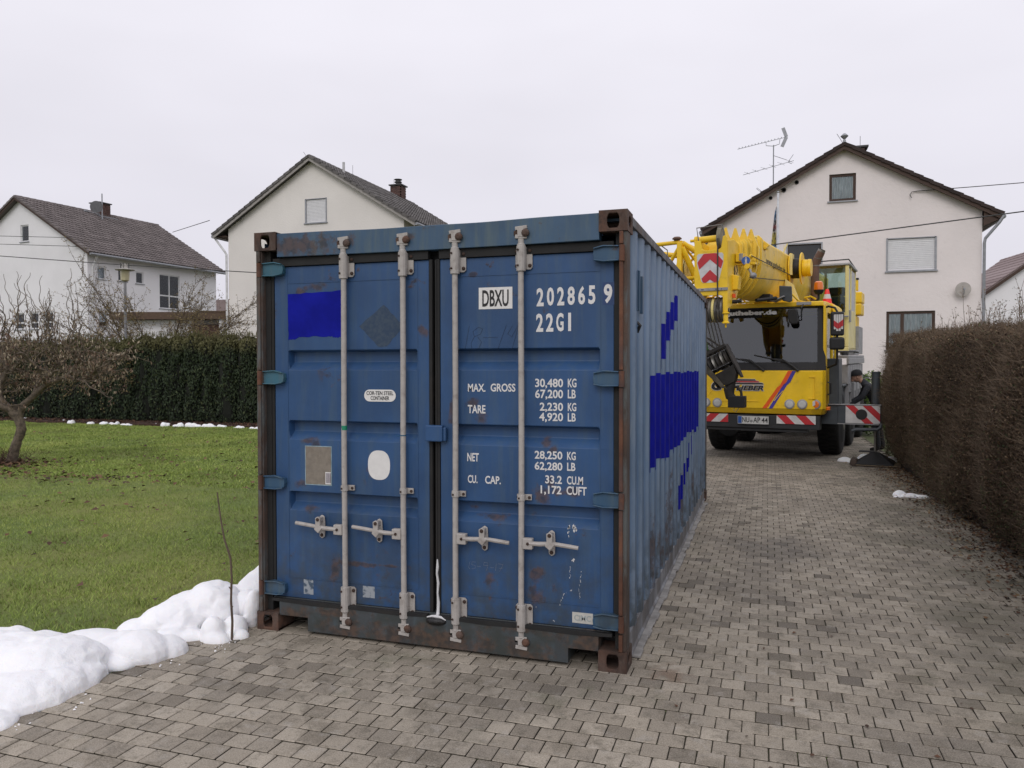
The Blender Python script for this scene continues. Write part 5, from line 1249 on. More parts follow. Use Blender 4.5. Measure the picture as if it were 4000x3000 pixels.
# bushy suckers and stump at the foot
su = []
for k in range(150):
    a = rg.uniform(0, 6.28); q = loc_(-.15 + .4 * math.cos(a) * rg.random(), .3 * math.sin(a), 0); A, B = curly(q, [rg.normal(0, .8), rg.normal(0, .6), .7], rg.uniform(.15, .45), 8, .006, .002, .3, 0, rg); su.append((A, B))
V, F = tubes_np(su); o = link('suckers', npmesh('suckers', V, F, simple('sucker_bark', (.07, .035, .025), .9, bump=0)), hz, kind='stuff')
st_ = thing('log', 'short weathered grey log leaning at the foot of the hazel', 'log', tuple(np.array([-9.73, 6.08, 0]) + loc_(-.28, -.25, 0)))
g = G(); g.tube([(0, 0, 0), (.02, 0, .16), (0, .02, .34), (.03, 0, .42)], [.085, .075, .08, .05], 10); ob('wood', g, simple('grey_log', (.24, .19, .15), .9, var=.3, scale=10, bump=.8, bscale=30, bd=.02), st_, smooth=True)

# ---------------------------------------------------------------- round shrub behind the dark hedge
def fountain(name, lab, loc, H, W, n1, seed, col, leafc, sub=16, r0=.035):
    r = np.random.default_rng(seed); t = thing(name, lab, 'shrub', loc); L = []; T = []
    for k in range(n1):
        a = r.uniform(0, 2 * PI); o = r.uniform(.1, 1) ** .7; d = np.array([math.cos(a) * o * W / H * 2.9, math.sin(a) * o * .8, 1.]); A, B = curly(r.normal(0, .15, 3) * [1, 1, 0], d, H * r.uniform(.75, 1.12), 16, r0, .006, .09, -.03 - .05 * o, r); L.append((A, B))
        for j in range(sub):
            i = r.integers(5, 17); q = A[i]; dd_ = (A[min(i + 1, 16)] - A[i - 1]); dd_ /= np.linalg.norm(dd_); dd_ = dd_ + r.normal(0, .55, 3); dd_[2] += .1
            A2, B2 = curly(q, dd_, r.uniform(.4, 1.3), 8, .009, .003, .16, .0, r); L.append((A2, B2)); T.append(A2)
            for m in range(3): q = A2[r.integers(2, 9)]; A3, B3 = curly(q, r.normal(0, 1, 3), r.uniform(.12, .4), 4, .004, .002, .2, 0, r); L.append((A3, B3)); T.append(A3)
    V, F = tubes_np(L); link('branches', npmesh('branches', V, F, simple('shrub_bark', col, .9, var=.3, scale=4, bump=0)), t, kind='stuff')
    T = np.concatenate(T); T = T[r.random(len(T)) < .95]; T = T + r.normal(0, .03, T.shape); n = len(T)
    V, F = leafquads(T, rdirs(n), rdirs(n), r.uniform(.02, .045, n), r.uniform(.03, .07, n)); link('lichen_buds', npmesh('lichen_buds', V, F, leafc, r.random(n)), t, kind='stuff'); return t
bud = leafm('lichen_bud', [(0, (.10, .07, .035)), (.5, (.18, .135, .05)), (1, (.27, .21, .09))])
fountain('round_shrub', 'large bare spreading shrub behind the dark hedge in front of the white house', (-17.7, 18.3, 0), 5.2, 3.3, 92, 4, (.105, .08, .06), bud, 26, .045)
fountain('far_tree', 'hazy bare tree far off between the white and the cream house', (-37.0, 48, 0), 9.5, 3.2, 26, 8, (.16, .14, .14), bud, 10, .06)
# lantern between shrub and house
ln = thing('garden_lantern', 'garden lantern with flat round hood on a tall grey pole behind the dark hedge', 'lantern', (-17.37, 16.42, 0))
g = G(); g.tube([(0, 0, 0), (0, 0, 4.62)], .045, 10); ob('pole', g, simple('pole_grey', (.22, .22, .23), .6, bump=0), ln, smooth=True)
g = G(); g.lathe([(.06, 4.62), (.13, 4.66), (.15, 4.98), (.13, 5.0)], (0, 0, 0), 'z', 8); ob('lamp_glass', g, simple('yellowed_glass', (.42, .38, .24), .3, bump=0), ln)
g = G(); g.lathe([(.30, 5.0), (.31, 5.02), (.10, 5.07), (.08, 5.12), (.08, 5.2), (0, 5.22)], (0, 0, 0), 'z', 20); ob('hood', g, simple('hood', (.38, .36, .33), .6, bump=0), ln); g = G()
for a in range(4): t = a * PI / 2 + .4; g.tube([(.13 * math.cos(t), .13 * math.sin(t), 5.02), (.13 * math.cos(t), .13 * math.sin(t), 5.24)], .012, 5)
ob('finial', g, metal_d, ln)
# sapling in the snow
g = G(); g.tube([(0, 0, -.02), (.006, 0, .12), (-.006, .004, .25), (.004, 0, .40), (-.004, .0, .52), (-.05, 0, .64), (-.075, 0, .76), (-.10, 0, .93)], [.008, .0075, .007, .0065, .006, .0055, .005, .004], 8)
for z, s in ((.2, 1), (.32, -1), (.45, 1), (.56, -1), (.68, 1)): g.cyl((0 - (.08 * max(0, z - .5) * 2), 0, z), (.014 * s - (.08 * max(0, z - .5) * 2), -.005, z + .018), .005, .003, 5)
tag(ob('sapling_stem', g, simple('stem', (.10, .07, .05), .8, var=.3, bump=.3), loc=(-.02, -.23, 0), smooth=True), 'thin bare sapling stem standing in the snow beside the container corner', 'sapling')
# small green bush right of the crane
n = 2600; rgx = np.random.default_rng(3); gb = thing('ivy_bush', 'light green leafy bush behind the outrigger jack', 'bush', (5.75, 17.4, 0)); Pn = rgx.normal(0, 1, (n, 3)); Pn /= np.linalg.norm(Pn, axis=1, keepdims=True); Cc = Pn * np.array([.5, .5, .8]) * rgx.uniform(.7, 1.05, (n, 1)) + [0, 0, .8]
V, F = leafquads(Cc, Pn + rgx.normal(0, .4, (n, 3)), rdirs(n), rgx.uniform(.04, .07, n), rgx.uniform(.05, .09, n)); link('foliage', npmesh('foliage', V, F, leafm('ivy', [(0, (.03, .06, .012)), (1, (.16, .26, .05))]), rgx.random(n)), gb, kind='stuff')

# ---------------------------------------------------------------- snow
sn = M('snow', .75); sn.color(sn.mix(sn.rng(sn.noise(3, 4, vec=sn.pos), .3, .7), (.86, .86, .88), (.92, .92, .93))); sn.bump(sn.math('ADD', sn.noise(14, 5, .6, vec=sn.pos), sn.math('MULTIPLY', sn.noise(120, 3, vec=sn.pos), .25)), .5, .02)
sn.b.inputs['Subsurface Weight'].default_value = .3; sn.b.inputs['Subsurface Radius'].default_value = (.02, .025, .03); sn.b.inputs['Subsurface Scale'].default_value = .5
snow_m = sn.m
tex = bpy.data.textures.new('snow_clouds', 'CLOUDS'); tex.noise_scale = .24; tex.noise_depth = 5
def snowpile(name, lab, blobs, vox=.010, disp=.075, group=None, cat='snow heap'):
    g = G(); c = np.mean([b[:2] for b in blobs], axis=0)
    for x, y, z, rx, ry, rz in blobs: g.sphere((x - c[0], y - c[1], z), (rx, ry, rz), 14, 10)
    o = ob(name, g, snow_m, loc=(float(c[0]), float(c[1]), 0)); 
    m = o.modifiers.new('remesh', 'REMESH'); m.mode = 'VOXEL'; m.voxel_size = vox; m.use_smooth_shade = True
    if disp: d = o.modifiers.new('displace', 'DISPLACE'); d.texture = tex; d.strength = disp; d.mid_level = .5; d.texture_coords = 'GLOBAL'
    s = o.modifiers.new('smooth', 'SMOOTH'); s.factor = .5; s.iterations = 2
    return tag(o, lab, cat, group)
snowpile('snow_heap', 'big rounded snow heap at the left picture edge beside the paving', [(-.62, -1.0, .03, .28, .30, .165), (-.88, -.98, .03, .34, .38, .14), (-1.25, -.95, .02, .42, .36, .12), (-.50, -1.28, .0, .26, .25, .13), (-.78, -1.42, .0, .35, .28, .12), (-.42, -1.12, .0, .16, .3, .12), (-1.8, -1.1, .02, .5, .5, .16), (-.45, -1.55, -.01, .2, .15, .06), (-1.05, -1.9, .0, .5, .5, .12)])
snowpile('snow_heap', 'low broad snow lump between the big heap and the container', [(-.52, -.66, .0, .15, .13, .10), (-.36, -.62, .02, .19, .15, .125), (-.26, -.52, .0, .13, .12, .10), (-.55, -.50, .0, .22, .15, .08), (-.42, -.76, -.01, .13, .08, .06), (-.62, -.74, -.01, .1, .08, .05), (-.85, -.5, -.02, .25, .2, .07)], disp=.03)
snowpile('snow_heap', 'steep overhanging snow block behind the low lump', [(-.50, -.08, .08, .20, .22, .14), (-.36, .0, .12, .19, .20, .15), (-.62, -.16, .03, .16, .16, .12), (-.24, -.04, .10, .11, .13, .11), (-.72, -.28, .01, .14, .12, .08), (-.3, -.25, -.01, .10, .10, .07), (-.42, -.3, .0, .12, .1, .07)])
snowpile('snow_heap', 'crumbly snow lumps right beside the container corner', [(-.17, -.22, .03, .085, .075, .11), (-.12, -.26, -.01, .11, .07, .06), (-.10, -.10, .02, .085, .09, .09), (-.07, .06, .10, .06, .09, .14), (-.16, .12, .08, .12, .12, .13), (-.02, -.17, .0, .07, .06, .05)], vox=.011, disp=.03)
snowpile('snow_heap', 'long snow bank running back along the left side of the container', [(-.22, .34, .10, .16, .22, .20), (-.32, .7, .10, .22, .25, .17), (-.2, 1.1, .12, .2, .3, .2), (-.35, 1.5, .05, .22, .3, .17), (-.25, 2.0, .05, .2, .35, .15), (-.30, 2.8, .02, .2, .5, .12), (-.5, .4, .03, .14, .14, .09), (-.48, .95, .02, .12, .12, .07)], vox=.02)
r_ = random.Random(12)
patches = [(-20.45, 15.13, .26), (-18.92, 14.7, .12), (-18.33, 14.76, .28), (-17.43, 14.32, .24), (-16.61, 14.23, .25), (-16.03, 14.2, .30), (-15.63, 14.2, .23), (-15.14, 14.15, .42), (-14.3, 14.5, .1), (-13.84, 14.32, .28), (-13.31, 14.28, .35), (-12.84, 14.35, .53), (-12.26, 14.3, .5), (-11.77, 14.3, .27), (-11.06, 14.1, .36), (-10.5, 14.1, .30), (-9.6, 14.1, .3), (-8.5, 14.15, .3)]
for i, (x, y, wd) in enumerate(patches):
    bl_ = [(x + (k - 1.0) * wd * .3 + r_.uniform(-.03, .03), y + r_.uniform(-.05, .05), -.005, wd * r_.uniform(.2, .32), .09, r_.uniform(.03, .11 if wd > .22 else .05)) for k in range(3)]
    ORD = 'first second third fourth fifth sixth seventh eighth ninth tenth eleventh twelfth thirteenth fourteenth fifteenth sixteenth seventeenth eighteenth'.split()
    snowpile('snow_patch', ORD[i] + (' (tiny)' if wd < .15 else ' (long flat)' if wd > .38 else '') + ' snow remnant from the left in the row along the dark hedge', bl_, vox=.02, disp=.02, group='snow remnants along the dark hedge', cat='snow patch')
snowpile('snow_patch', 'lone flat snow remnant on the setts beside the brown hedge', [(4.86, 7.08, .0, .09, .06, .075), (4.98, 7.02, .0, .12, .06, .05), (5.1, 6.98, .0, .1, .05, .04), (4.82, 6.98, -.01, .06, .05, .03)], vox=.008, disp=.02, cat='snow patch')
snowpile('snow_patch', 'jagged snow piece left of the outrigger foot', [(4.53, 10.95, .0, .13, .07, .08), (4.66, 10.85, .0, .1, .06, .04)], vox=.01, disp=.02, cat='snow patch')
snowpile('snow_patch', 'rounded snow lump right behind the outrigger foot', [(4.86, 10.9, .04, .14, .10, .12), (5.02, 10.9, .02, .16, .1, .08), (5.3, 10.95, .02, .12, .08, .1)], vox=.012, disp=.02, cat='snow patch')

# crumbs of snow along the edge of the bank
r_ = random.Random(31); g = G()
for k in range(40):
    t = r_.random(); x, y = [(-.27, -1.5), (-.17, -1.25), (-.33, -.98), (-.12, -.72), (-.2, -.45), (-.02, -.38), (.02, -.28)][r_.randrange(7)]; x += r_.gauss(0, .05); y += r_.gauss(0, .06); s = r_.uniform(.003, .009) 
    if x > .0 and y > -.02: continue
    v = [V3((r_.uniform(-1, 1), r_.uniform(-1, 1), r_.uniform(-.3, 1))) * s for _ in range(6)]
    n = len(g.v); g.v += [tuple(q + V3((x, y, s * .4))) for q in ((-s, 0, 0), (s, 0, 0), (0, -s, 0), (0, s, 0), (0, 0, s * .9), (0, 0, -s * .4)) for q in [V3(q) + V3((r_.uniform(-.3, .3), r_.uniform(-.3, .3), r_.uniform(-.2, .2))) * s]]
    F = [(0, 2, 4), (2, 1, 4), (1, 3, 4), (3, 0, 4), (2, 0, 5), (1, 2, 5), (3, 1, 5), (0, 3, 5)]; g.f += [tuple(i + n for i in f) for f in F]; g.mi += [0] * 8
tag(ob('snow_crumbs', g, snow_m, kind='stuff', fix=False), 'small crumbs of snow scattered on the setts along the snow bank', 'snow')
# ---------------------------------------------------------------- mobile crane (x = picture right, y = backwards, z up; cab front at y = 0)
def yel(name, col, dirt=.3):
    m = M(name, .38); a = m.noise(2.2, 5, .6); c = m.mix(m.rng(a, .3, .7), tuple(x * .9 for x in col), tuple(min(1, x * 1.05) for x in col))
    c = m.mix(m.math('MULTIPLY', m.rng(m.noise(5, 7, .72), .52, .74), dirt), c, (.22, .12, .02)); m.color(c); m.bump(m.noise(30, 3), .05, .004)
    m.rough(m.rng(m.noise(4, 4), .3, .7, .3, .55)); return m.m
Y1 = yel('crane_yellow', (.84, .54, .016), .38); Y2 = yel('boom_yellow', (.84, .56, .05), .65); Yp = yel('faded_yellow', (.72, .62, .26), .35)
cgrey = simple('chassis_grey', (.055, .065, .075), .5, .1, dirt=.3); lgrey = simple('light_grey_steel', (.30, .30, .31), .6, .2, dirt=.4, dirtcol=(.08, .07, .06)); blk = simple('black_plastic', (.008, .008, .009), .6, bump=0)
rubm = simple('tyre_rubber', (.010, .010, .010), .85, bump=.3, dirt=.2); steel = simple('worn_steel', (.22, .21, .19), .45, .7, dirt=.5, dirtcol=(.05, .035, .02)); rope_m = simple('wire_rope', (.035, .03, .025), .6, bump=0)
redm = simple('signal_red', (.46, .022, .028), .5, bump=0, var=.08); whm = simple('signal_white', (.55, .54, .53), .55, bump=0, var=.1, scale=14); blum = simple('stripe_blue', (.05, .04, .30), .5, bump=0); orm = simple('stripe_orange', (.72, .09, .008), .5, bump=0)
hookm = simple('hook_block_paint', (.018, .015, .012), .75, var=.4, scale=7, dirt=.45, dirtcol=(.06, .045, .03)); rustp = simple('rusty_pipe', (.13, .075, .055), .8, dirt=.4)
amber = M('amber_lens', .2); amber.color((.75, .17, .01)); amber.b.inputs['Coat Weight'].default_value = .5; amber = amber.m
lens = simple('lamp_glass_clear', (.50, .50, .48), .15, .0, bump=0)
ws_glass = clearglass('windscreen_glass', (.34, .42, .42), 2.0); cab_glass = clearglass('cabin_glass', (.62, .76, .72), 1.6)
cr = thing('mobile_crane', 'yellow mobile crane parked on the drive with its jib laid forward over the driver cab', 'crane', (2.934, 10.19, 0), math.radians(-10.75))
cr.rotation_euler = (math.radians(.7), 0, math.radians(-10.75))
CP = lambda name, g, m, par=None, **k: ob(name, g, m, par or cr, **k)
HWc = 1.20
# front panel: rounded
def frontpoly(w, ex=.0):
    return [(-w, .16 + ex), (-w + .04, .06 + ex), (-w + .2, .0 + ex), (w - .2, .0 + ex), (w - .04, .06 + ex), (w, .16 + ex), (w, .5), (-w, .5)]
g = G(); g.prism(frontpoly(HWc, .02), .98, 1.655, 'z')
pl0, pl1 = frontpoly(HWc, .02), frontpoly(HWc - .03, .09)
g.add([(u, v, .98) for u, v in pl0] + [(u, v, .885) for u, v in pl1], [(i, (i + 1) % 8, (i + 1) % 8 + 8, i + 8) for i in range(8)] + [tuple(range(8, 16))])
front = CP('front_panel', g, Y1, bevel=.012)
g = G(); g.box(.95, 1.06, .005, .02, 1.535, 1.55); g.box(1.045, 1.06, .005, .02, 1.17, 1.55); g.box(.94, 1.06, .005, .02, 1.165, 1.178); g.box(-.65, .10, .008, .02, 1.10, 1.112)
for s in (-1, 1):
    g.tube([(s * .62 - .25, .018, 1.12 + .0), (s * .62 - .25 + .06, .018, 1.2), (s * .62 - .1, .018, 1.3)], .008, 5)
CP('panel_crease', g, Y1, front, bevel=.004)
def ribbon(name, pts, wd, m, par, y=.014):
    g = G()
    for (a, b) in zip(pts[:-1], pts[1:]): g.prism([(a[0], a[1]), (a[0] + wd, a[1]), (b[0] + wd, b[1]), (b[0], b[1])], y, y + .004, 'y')
    return CP(name, g, m, par)
ribbon('stripe', [(.165, .985), (.42, 1.36), (.47, 1.40), (.60, 1.65)], .075, orm, front); ribbon('stripe', [(.275, .985), (.52, 1.40), (.575, 1.45), (.67, 1.65)], .065, blum, front)
ribbon('stripe', [(-.99, .985), (-1.05, 1.08), (-1.14, 1.22)], .075, orm, front)
TT = lambda b, x0, x1, z0, z1, m, par, y=.008, **k: text('lettering', b, x0, x1, z0, z1, m, par, y, **k)
TT('G', -.745, -.50, 1.285, 1.485, whm, front, .0115, bold=.09, shear=.3); TT('G', -.735, -.51, 1.295, 1.475, black, front, bold=.05, shear=.3)
TT('UTHEBER', -.50, .20, 1.288, 1.400, whm, front, .0115, bold=.07, shear=.25); TT('UTHEBER', -.49, .19, 1.298, 1.388, black, front, bold=.04, shear=.25)
for z, x0, x1, m_ in ((1.487, -.36, .04, black), (1.455, -.40, .10, redm), (1.422, -.42, .17, black)):
    g = G(); g.prism([(x0 - .02, z - .018), (x1 + .03, z - .018), (x1 - .0, z + .02), (x0, z + .02)], .0112, .0145, 'y'); CP('logo_backing', g, whm, front)
    g = G(); g.prism([(x0 - .01, z - .011), (x1 + .02, z - .011), (x1, z + .012), (x0, z + .012)], .008, .011, 'y'); CP('logo_bar', g, m_, front)
for x, m_ in ((.63, lens), (.84, lens), (1.05, amber), (-.63, lens), (-.84, lens), (-1.05, amber)):
    ye = .0 if abs(x) < .9 else .035
    g = G(); g.lathe([(.085, .03 + ye), (.085, .008 + ye), (.074, .0 + ye)], (x, 0, 1.07), 'y', 24); h_ = CP('headlight', g, lgrey, front, smooth=True)
    g = G(); g.lathe([(.072, .004 + ye), (.045, -.006 + ye), (.02, -.002 + ye), (0, -.006 + ye)], (x, 0, 1.07), 'y', 24); CP('lens', g, lens if m_ is lens else amber, h_, smooth=True)
    if m_ is amber: g = G(); g.prism([(x - .06, 1.03), (x, 1.06), (x, 1.14), (x - .05, 1.12), (x - .07, 1.07)], ye - .012, ye - .006, 'y'); CP('reflector', g, whm, h_)
g = G(); g.box(HWc + .0, HWc + .06, .24, .40, .96, 1.02); CP('side_marker', g, amber, bevel=.01)
# bumper
g = G(); g.box(-1.15, 1.12, .10, .30, .62, .86); g.box(-.95, .9, .14, .5, .56, .62); bmp = CP('bumper', g, simple('bumper_black', (.02, .021, .023), .6, dirt=.4), bevel=.012)
def hatch(name, x0, x1, z0, z1, y, n, par, lean=1, m1=redm):
    """red and white warning board built from slanted bars on a white plate"""
    g = G(); g.box(x0, x1, y, y + .012, z0, z1); b = CP(name, g, whm, par); w = (x1 - x0) / n; h = z1 - z0
    for k in range(-1, n + 1):
        if k % 2: continue
        a = x0 + k * w; P = [(a, z1), (a + w, z1), (a + w + h * lean, z0), (a + h * lean, z0)]
        def clip(P, xa, keep):
            o = []
            for i in range(len(P)):
                p, q = P[i], P[(i + 1) % len(P)]; ip, iq = (p[0] >= xa) == keep, (q[0] >= xa) == keep
                if ip: o.append(p)
                if ip != iq: t = (xa - p[0]) / (q[0] - p[0]); o.append((xa, p[1] + t * (q[1] - p[1])))
            return o
        P = clip(P, x0, True); P = clip(P, x1, False) if len(P) > 2 else P
        if len(P) > 2: g = G(); g.prism(P, y - .002, y - .0003, 'y'); CP('red_bar', g, m1, b)
    return b
hatch('warning_board', .40, 1.05, .715, .865, .085, 4, bmp); hatch('warning_board', -1.1, -.45, .715, .865, .085, 4, bmp, -1)
g = G(); g.box(-.275, .265, .075, .09, .695, .835); lp = CP('licence_plate', g, simple('plate_white', (.52, .52, .50), .5, bump=0), bmp)
g = G(); g.box(-.27, -.205, .0715, .0748, .705, .83); CP('country_band', g, simple('plate_blue', (.02, .08, .30), .5, bump=0), lp)
TT('NU', -.195, -.07, .72, .815, black, lp, .0735, bold=.01); TT('AP', .0, .12, .72, .815, black, lp, .0735, bold=.01); TT('44', .145, .252, .72, .815, black, lp, .0735, bold=.01)
g = G(); g.lathe([(.026, 0), (0, -.001)], (-.035, .074, .745), 'y', 16); CP('seal', g, simple('seal_grey', (.22, .22, .22), .6, bump=0), lp)
g = G(); g.box(-.275, .265, .074, .09, .676, .694); CP('plate_holder', g, blk, lp)
# cab shell
rz0 = 1.655
def cabsec(z): t = (z - rz0) / (2.80 - rz0); return .05 + .16 * t
g = G()
for s in (-1, 1):
    g.add([(s * 1.20, .30, 1.655), (s * 1.20, 2.0, 1.655), (s * 1.20, 2.0, 2.80), (s * 1.16, .38, 2.80), (s * 1.08, .30, 1.655), (s * 1.08, 2.0, 1.655), (s * 1.08, 2.0, 2.80), (s * 1.06, .38, 2.80)][:4], [(0, 1, 2, 3)])
g.box(-1.20, 1.20, 1.95, 2.0, .9, 2.80); g.box(-1.19, 1.19, .5, 2.0, .95, 1.0)
shell = CP('cab_shell', G().box(-1.19, 1.19, 1.93, 2.0, .9, 2.78), Y1, bevel=.01)
g = G(); P = [(-1.15, .20), (-1.02, .16), (1.02, .16), (1.15, .20), (1.19, .42), (1.19, 2.02), (-1.19, 2.02), (-1.19, .42)]
g.prism(P, 2.775, 2.86, 'z'); roofc = CP('cab_roof', g, Yp if False else Y1, bevel=.02)
g = G(); g.prism([(.55, 2.86), (1.2, 2.86), (1.26, 2.80), (1.30, 2.62), (1.26, 2.60), (1.19, 2.78), (.55, 2.80)], .9, 2.0, 'y'); CP('roof_flank', g, Y1, bevel=.015)
g = G(); g.box(.72, .96, .135, .16, 2.80, 2.85); CP('roof_vent', g, lgrey, roofc)
# side doors with windows (right side visible)
for s in (1, -1):
    g = G(); X = s * 1.19
    def q(y0, y1, z0, z1, x0=1.15, x1=1.20): g.box(s * x0, s * x1, y0, y1, z0, z1)
    q(.22, 1.9, .95, 1.72); q(.20, .36, 1.72, 2.78); q(1.12, 1.22, 1.72, 2.78); q(1.78, 1.94, 1.72, 2.78); q(.36, 1.78, 2.66, 2.78); dd_ = CP('cab_door', g, Y1, bevel=.008)
    g = G(); g.box(s * 1.165, s * 1.175, .36, 1.12, 1.72, 2.66); g.box(s * 1.165, s * 1.175, 1.22, 1.78, 1.72, 2.66); CP('side_window', g, cab_glass, dd_)
    g = G(); g.tube([(s * 1.21, .32, 1.45), (s * 1.26, .32, 1.43), (s * 1.26, .32, 1.25), (s * 1.21, .32, 1.23)], .014, 8); CP('grab_handle', g, blk, dd_)
    g = G(); g.box(s * 1.19, s * 1.21, .40, 1.0, 2.06, 2.10); CP('wind_deflector', g, lgrey, dd_)
# interior
g = G(); g.box(-1.1, 1.1, .45, .75, 1.62, 1.78); g.box(-1.13, 1.13, 1.88, 1.92, 1.0, 2.7)
for x in (-.55, .55): g.box(x - .26, x + .26, 1.0, 1.5, 1.35, 1.5); g.box(x - .26, x + .26, 1.42, 1.55, 1.5, 2.15); g.box(x - .14, x + .14, 1.42, 1.52, 2.18, 2.38)
g.lathe([(.20, 0), (.215, .02), (.20, .035)], (-.55, .82, 1.82), 'z', 16); CP('interior', g, simple('cab_interior', (.02, .022, .024), .8, bump=0))
# windscreen: curved pane with black surround
def wsx(u): return .045 + .10 * abs(u / 1.12) ** 4
g = G(); n = 16; vs = []
for i in range(n + 1):
    u = -1.09 + 2.18 * i / n
    for z in (1.76, 2.74): vs.append((u * (1 - .02 * (z > 2)), wsx(u) + .13 * (z - 1.66) / 1.12, z))
g.add(vs, [(2 * i, 2 * i + 2, 2 * i + 3, 2 * i + 1) for i in range(n)]); ws = CP('windscreen', g, ws_glass, fix=False, smooth=True)
g = G()
def wp(u, z, o=-.004): return (u * (1 - .02 * (z > 2)), wsx(u) + .13 * (z - 1.66) / 1.12 + o, z)
for i in range(n):
    a, b = -1.19 + 2.38 * i / n, -1.19 + 2.38 * (i + 1) / n
    for z0, z1 in ((1.66, 1.80), (2.755, 2.80)): g.add([wp(a, z0), wp(b, z0), wp(b, z1), wp(a, z1)], [(0, 1, 2, 3)])
for s in (-1, 1): g.add([wp(s * 1.07, 1.66), wp(s * 1.20, 1.66), wp(s * 1.20, 2.80), wp(s * 1.07, 2.80)] + [(s * 1.2, .34, 1.66), (s * 1.17, .40, 2.80)], [(0, 1, 2, 3), (1, 4, 5, 2)])
CP('windscreen_surround', g, blk, ws, fix=False)
g = G()
for i in range(n // 2 + 1):
    a, b = -1.09 + 2.18 * i / n, -1.09 + 2.18 * (i + 1) / n; g.add([wp(a, 2.60, -.006), wp(b, 2.60, -.006), wp(b, 2.76, -.006), wp(a, 2.76, -.006)], [(0, 1, 2, 3)])
CP('sun_strip', g, simple('matt_black', (.004, .004, .005), .95, bump=0), ws, fix=False)
tm = Matrix.Translation((0, .155 + .0, 0)) @ Matrix.Rotation(math.radians(-6.6) * 0, 4, 'X')
TT('www.gutheber.de', -.98, .39, 2.625, 2.735, simple('foil_white', (.62, .62, .62), .8, bump=0), ws, .138, bold=.06, shear=0)
for x, l in ((.42, 1), (-.16, 1)):
    g = G(); g.tube([(x - .05, .05, 1.86), (x + .1, .03, 1.84), (x + .27, .0, 1.73), (x + .36, .0, 1.65)], [.012, .014, .022, .026], 8); g.tube([(x - .4, .05, 1.93), (x + .16, .03, 1.80)], .012, 6); CP('wiper', g, blk, smooth=True)
# mirrors
g = G(); g.tube([(1.16, .25, 2.74), (1.24, .18, 2.76), (1.34, .15, 2.73), (1.38, .15, 2.66), (1.38, .15, 1.86), (1.36, .2, 1.76), (1.21, .3, 1.70)], .019, 8); ma = CP('mirror_arm', g, blk, smooth=True)
g = G(); g.box(1.275, 1.49, .08, .20, 2.25, 2.66); m1 = CP('mirror', g, blk, ma, bevel=.03)
g = G(); g.box(1.33, 1.485, .074, .079, 2.30, 2.615)
g = G()
for k in range(4):
    x = 1.335 + k * .038; g.box(x, x + .032, .073, .0775, 2.33 + (.03 if k in (0, 3) else 0), 2.61)
CP('mirror_stripe', g, whm, ma); 
for k in range(4):
    x = 1.335 + k * .038; zc = 2.46 - .03 * (1.5 - abs(k - 1.5)); g = G(); s0 = -.04 if k < 2 else .04; g.prism([(x, zc - .06 - (s0 if k < 2 else 0) * .4), (x + .034, zc - .06 + (s0 if k < 2 else s0) * .4), (x + .034, zc + .045 + s0 * .5), (x, zc + .045 - (s0 * .2))], .068, .0725, 'y'); CP('mirror_stripe', g, redm, ma)
g = G(); g.box(1.26, 1.495, .08, .22, 2.01, 2.225); CP('mirror', g, blk, ma, bevel=.035)
g = G(); g.tube([(.83, .12, 2.80), (.83, -.06, 2.74), (.83, -.06, 2.60), (.76, -.05, 2.59)], .012, 8); mb = CP('mirror_arm', g, blk, smooth=True); g = G(); g.prism([(.60, 2.68), (.63, 2.72), (.74, 2.73), (.77, 2.70), (.795, 2.50), (.77, 2.46), (.68, 2.455), (.63, 2.49)], -.12, -.04, 'y'); CP('mirror', g, blk, mb, bevel=.02)
g = G(); g.tube([(.83, .3, 2.86), (.74, .15, 2.88), (.66, .05, 2.98), (.62, .03, 3.0)], .014, 8); mc = CP('mirror_arm', g, Y1, smooth=True); g = G(); g.prism([(.45, 3.14), (.56, 3.13), (.66, 3.12), (.67, 2.86), (.62, 2.845), (.52, 2.87), (.455, 2.95)], -.02, .03, 'y'); CP('mirror', g, cgrey, mc, bevel=.015)
# beacon on the roof
bk = G(); bk.tube([(1.0, .30, 2.86), (1.06, .30, 2.90), (1.06, .30, 3.02)], .02, 8); bk.lathe([(.05, 2.98), (.085, 3.03), (.09, 3.06)], (1.06, .3, 0), 'z', 16); be = CP('beacon_base', bk, blk, smooth=True)
g = G(); g.lathe([(.075, 3.06), (.078, 3.12), (.068, 3.19), (.04, 3.21), (0, 3.213)], (1.06, .3, 0), 'z', 18); CP('beacon_lens', g, amber, be, smooth=True)
# chassis
g = G(); g.box(-1.15, 1.15, 2.0, 10.2, .95, 1.35); g.box(-.6, .6, .5, 10, .6, .95); CP('chassis', g, cgrey, bevel=.02)
g = G(); g.box(1.0, 1.36, .62, 1.15, .70, 1.86); g.box(-1.36, -1.0, .62, 1.15, .70, 1.5); CP('outrigger_housing', G().box(1.0, 1.36, .62, 1.15, .70, 1.86), cgrey, bevel=.015); CP('outrigger_housing', G().box(-1.36, -1.0, .62, 1.15, .70, 1.5), cgrey, bevel=.015)
g = G(); g.box(.9, 1.34, 2.5, 6.0, 1.86, 1.92); g.box(1.30, 1.35, 2.5, 6.0, 1.74, 1.86); CP('deck_edge', g, lgrey, bevel=.01)
for k, y in enumerate(np.arange(2.55, 5.9, .42)):
    g = G(); g.box(1.20, 1.33, float(y), float(y) + .30, 1.34 - .18 * (k % 2), 1.73); CP('side_locker', g, lgrey, bevel=.015)
for y in (2.6, 3.15, 3.8, 4.4, 5.1): g = G(); g.box(1.26, 1.33, y, y + .07, .72, 1.5); CP('ladder_rail', g, lgrey)
g = G(); g.box(1.02, 1.3, 1.9, 3.2, 1.30, 1.36); g.box(1.02, 1.3, 3.6, 5.0, 1.30, 1.36); CP('mudguard', g, cgrey, bevel=.02)
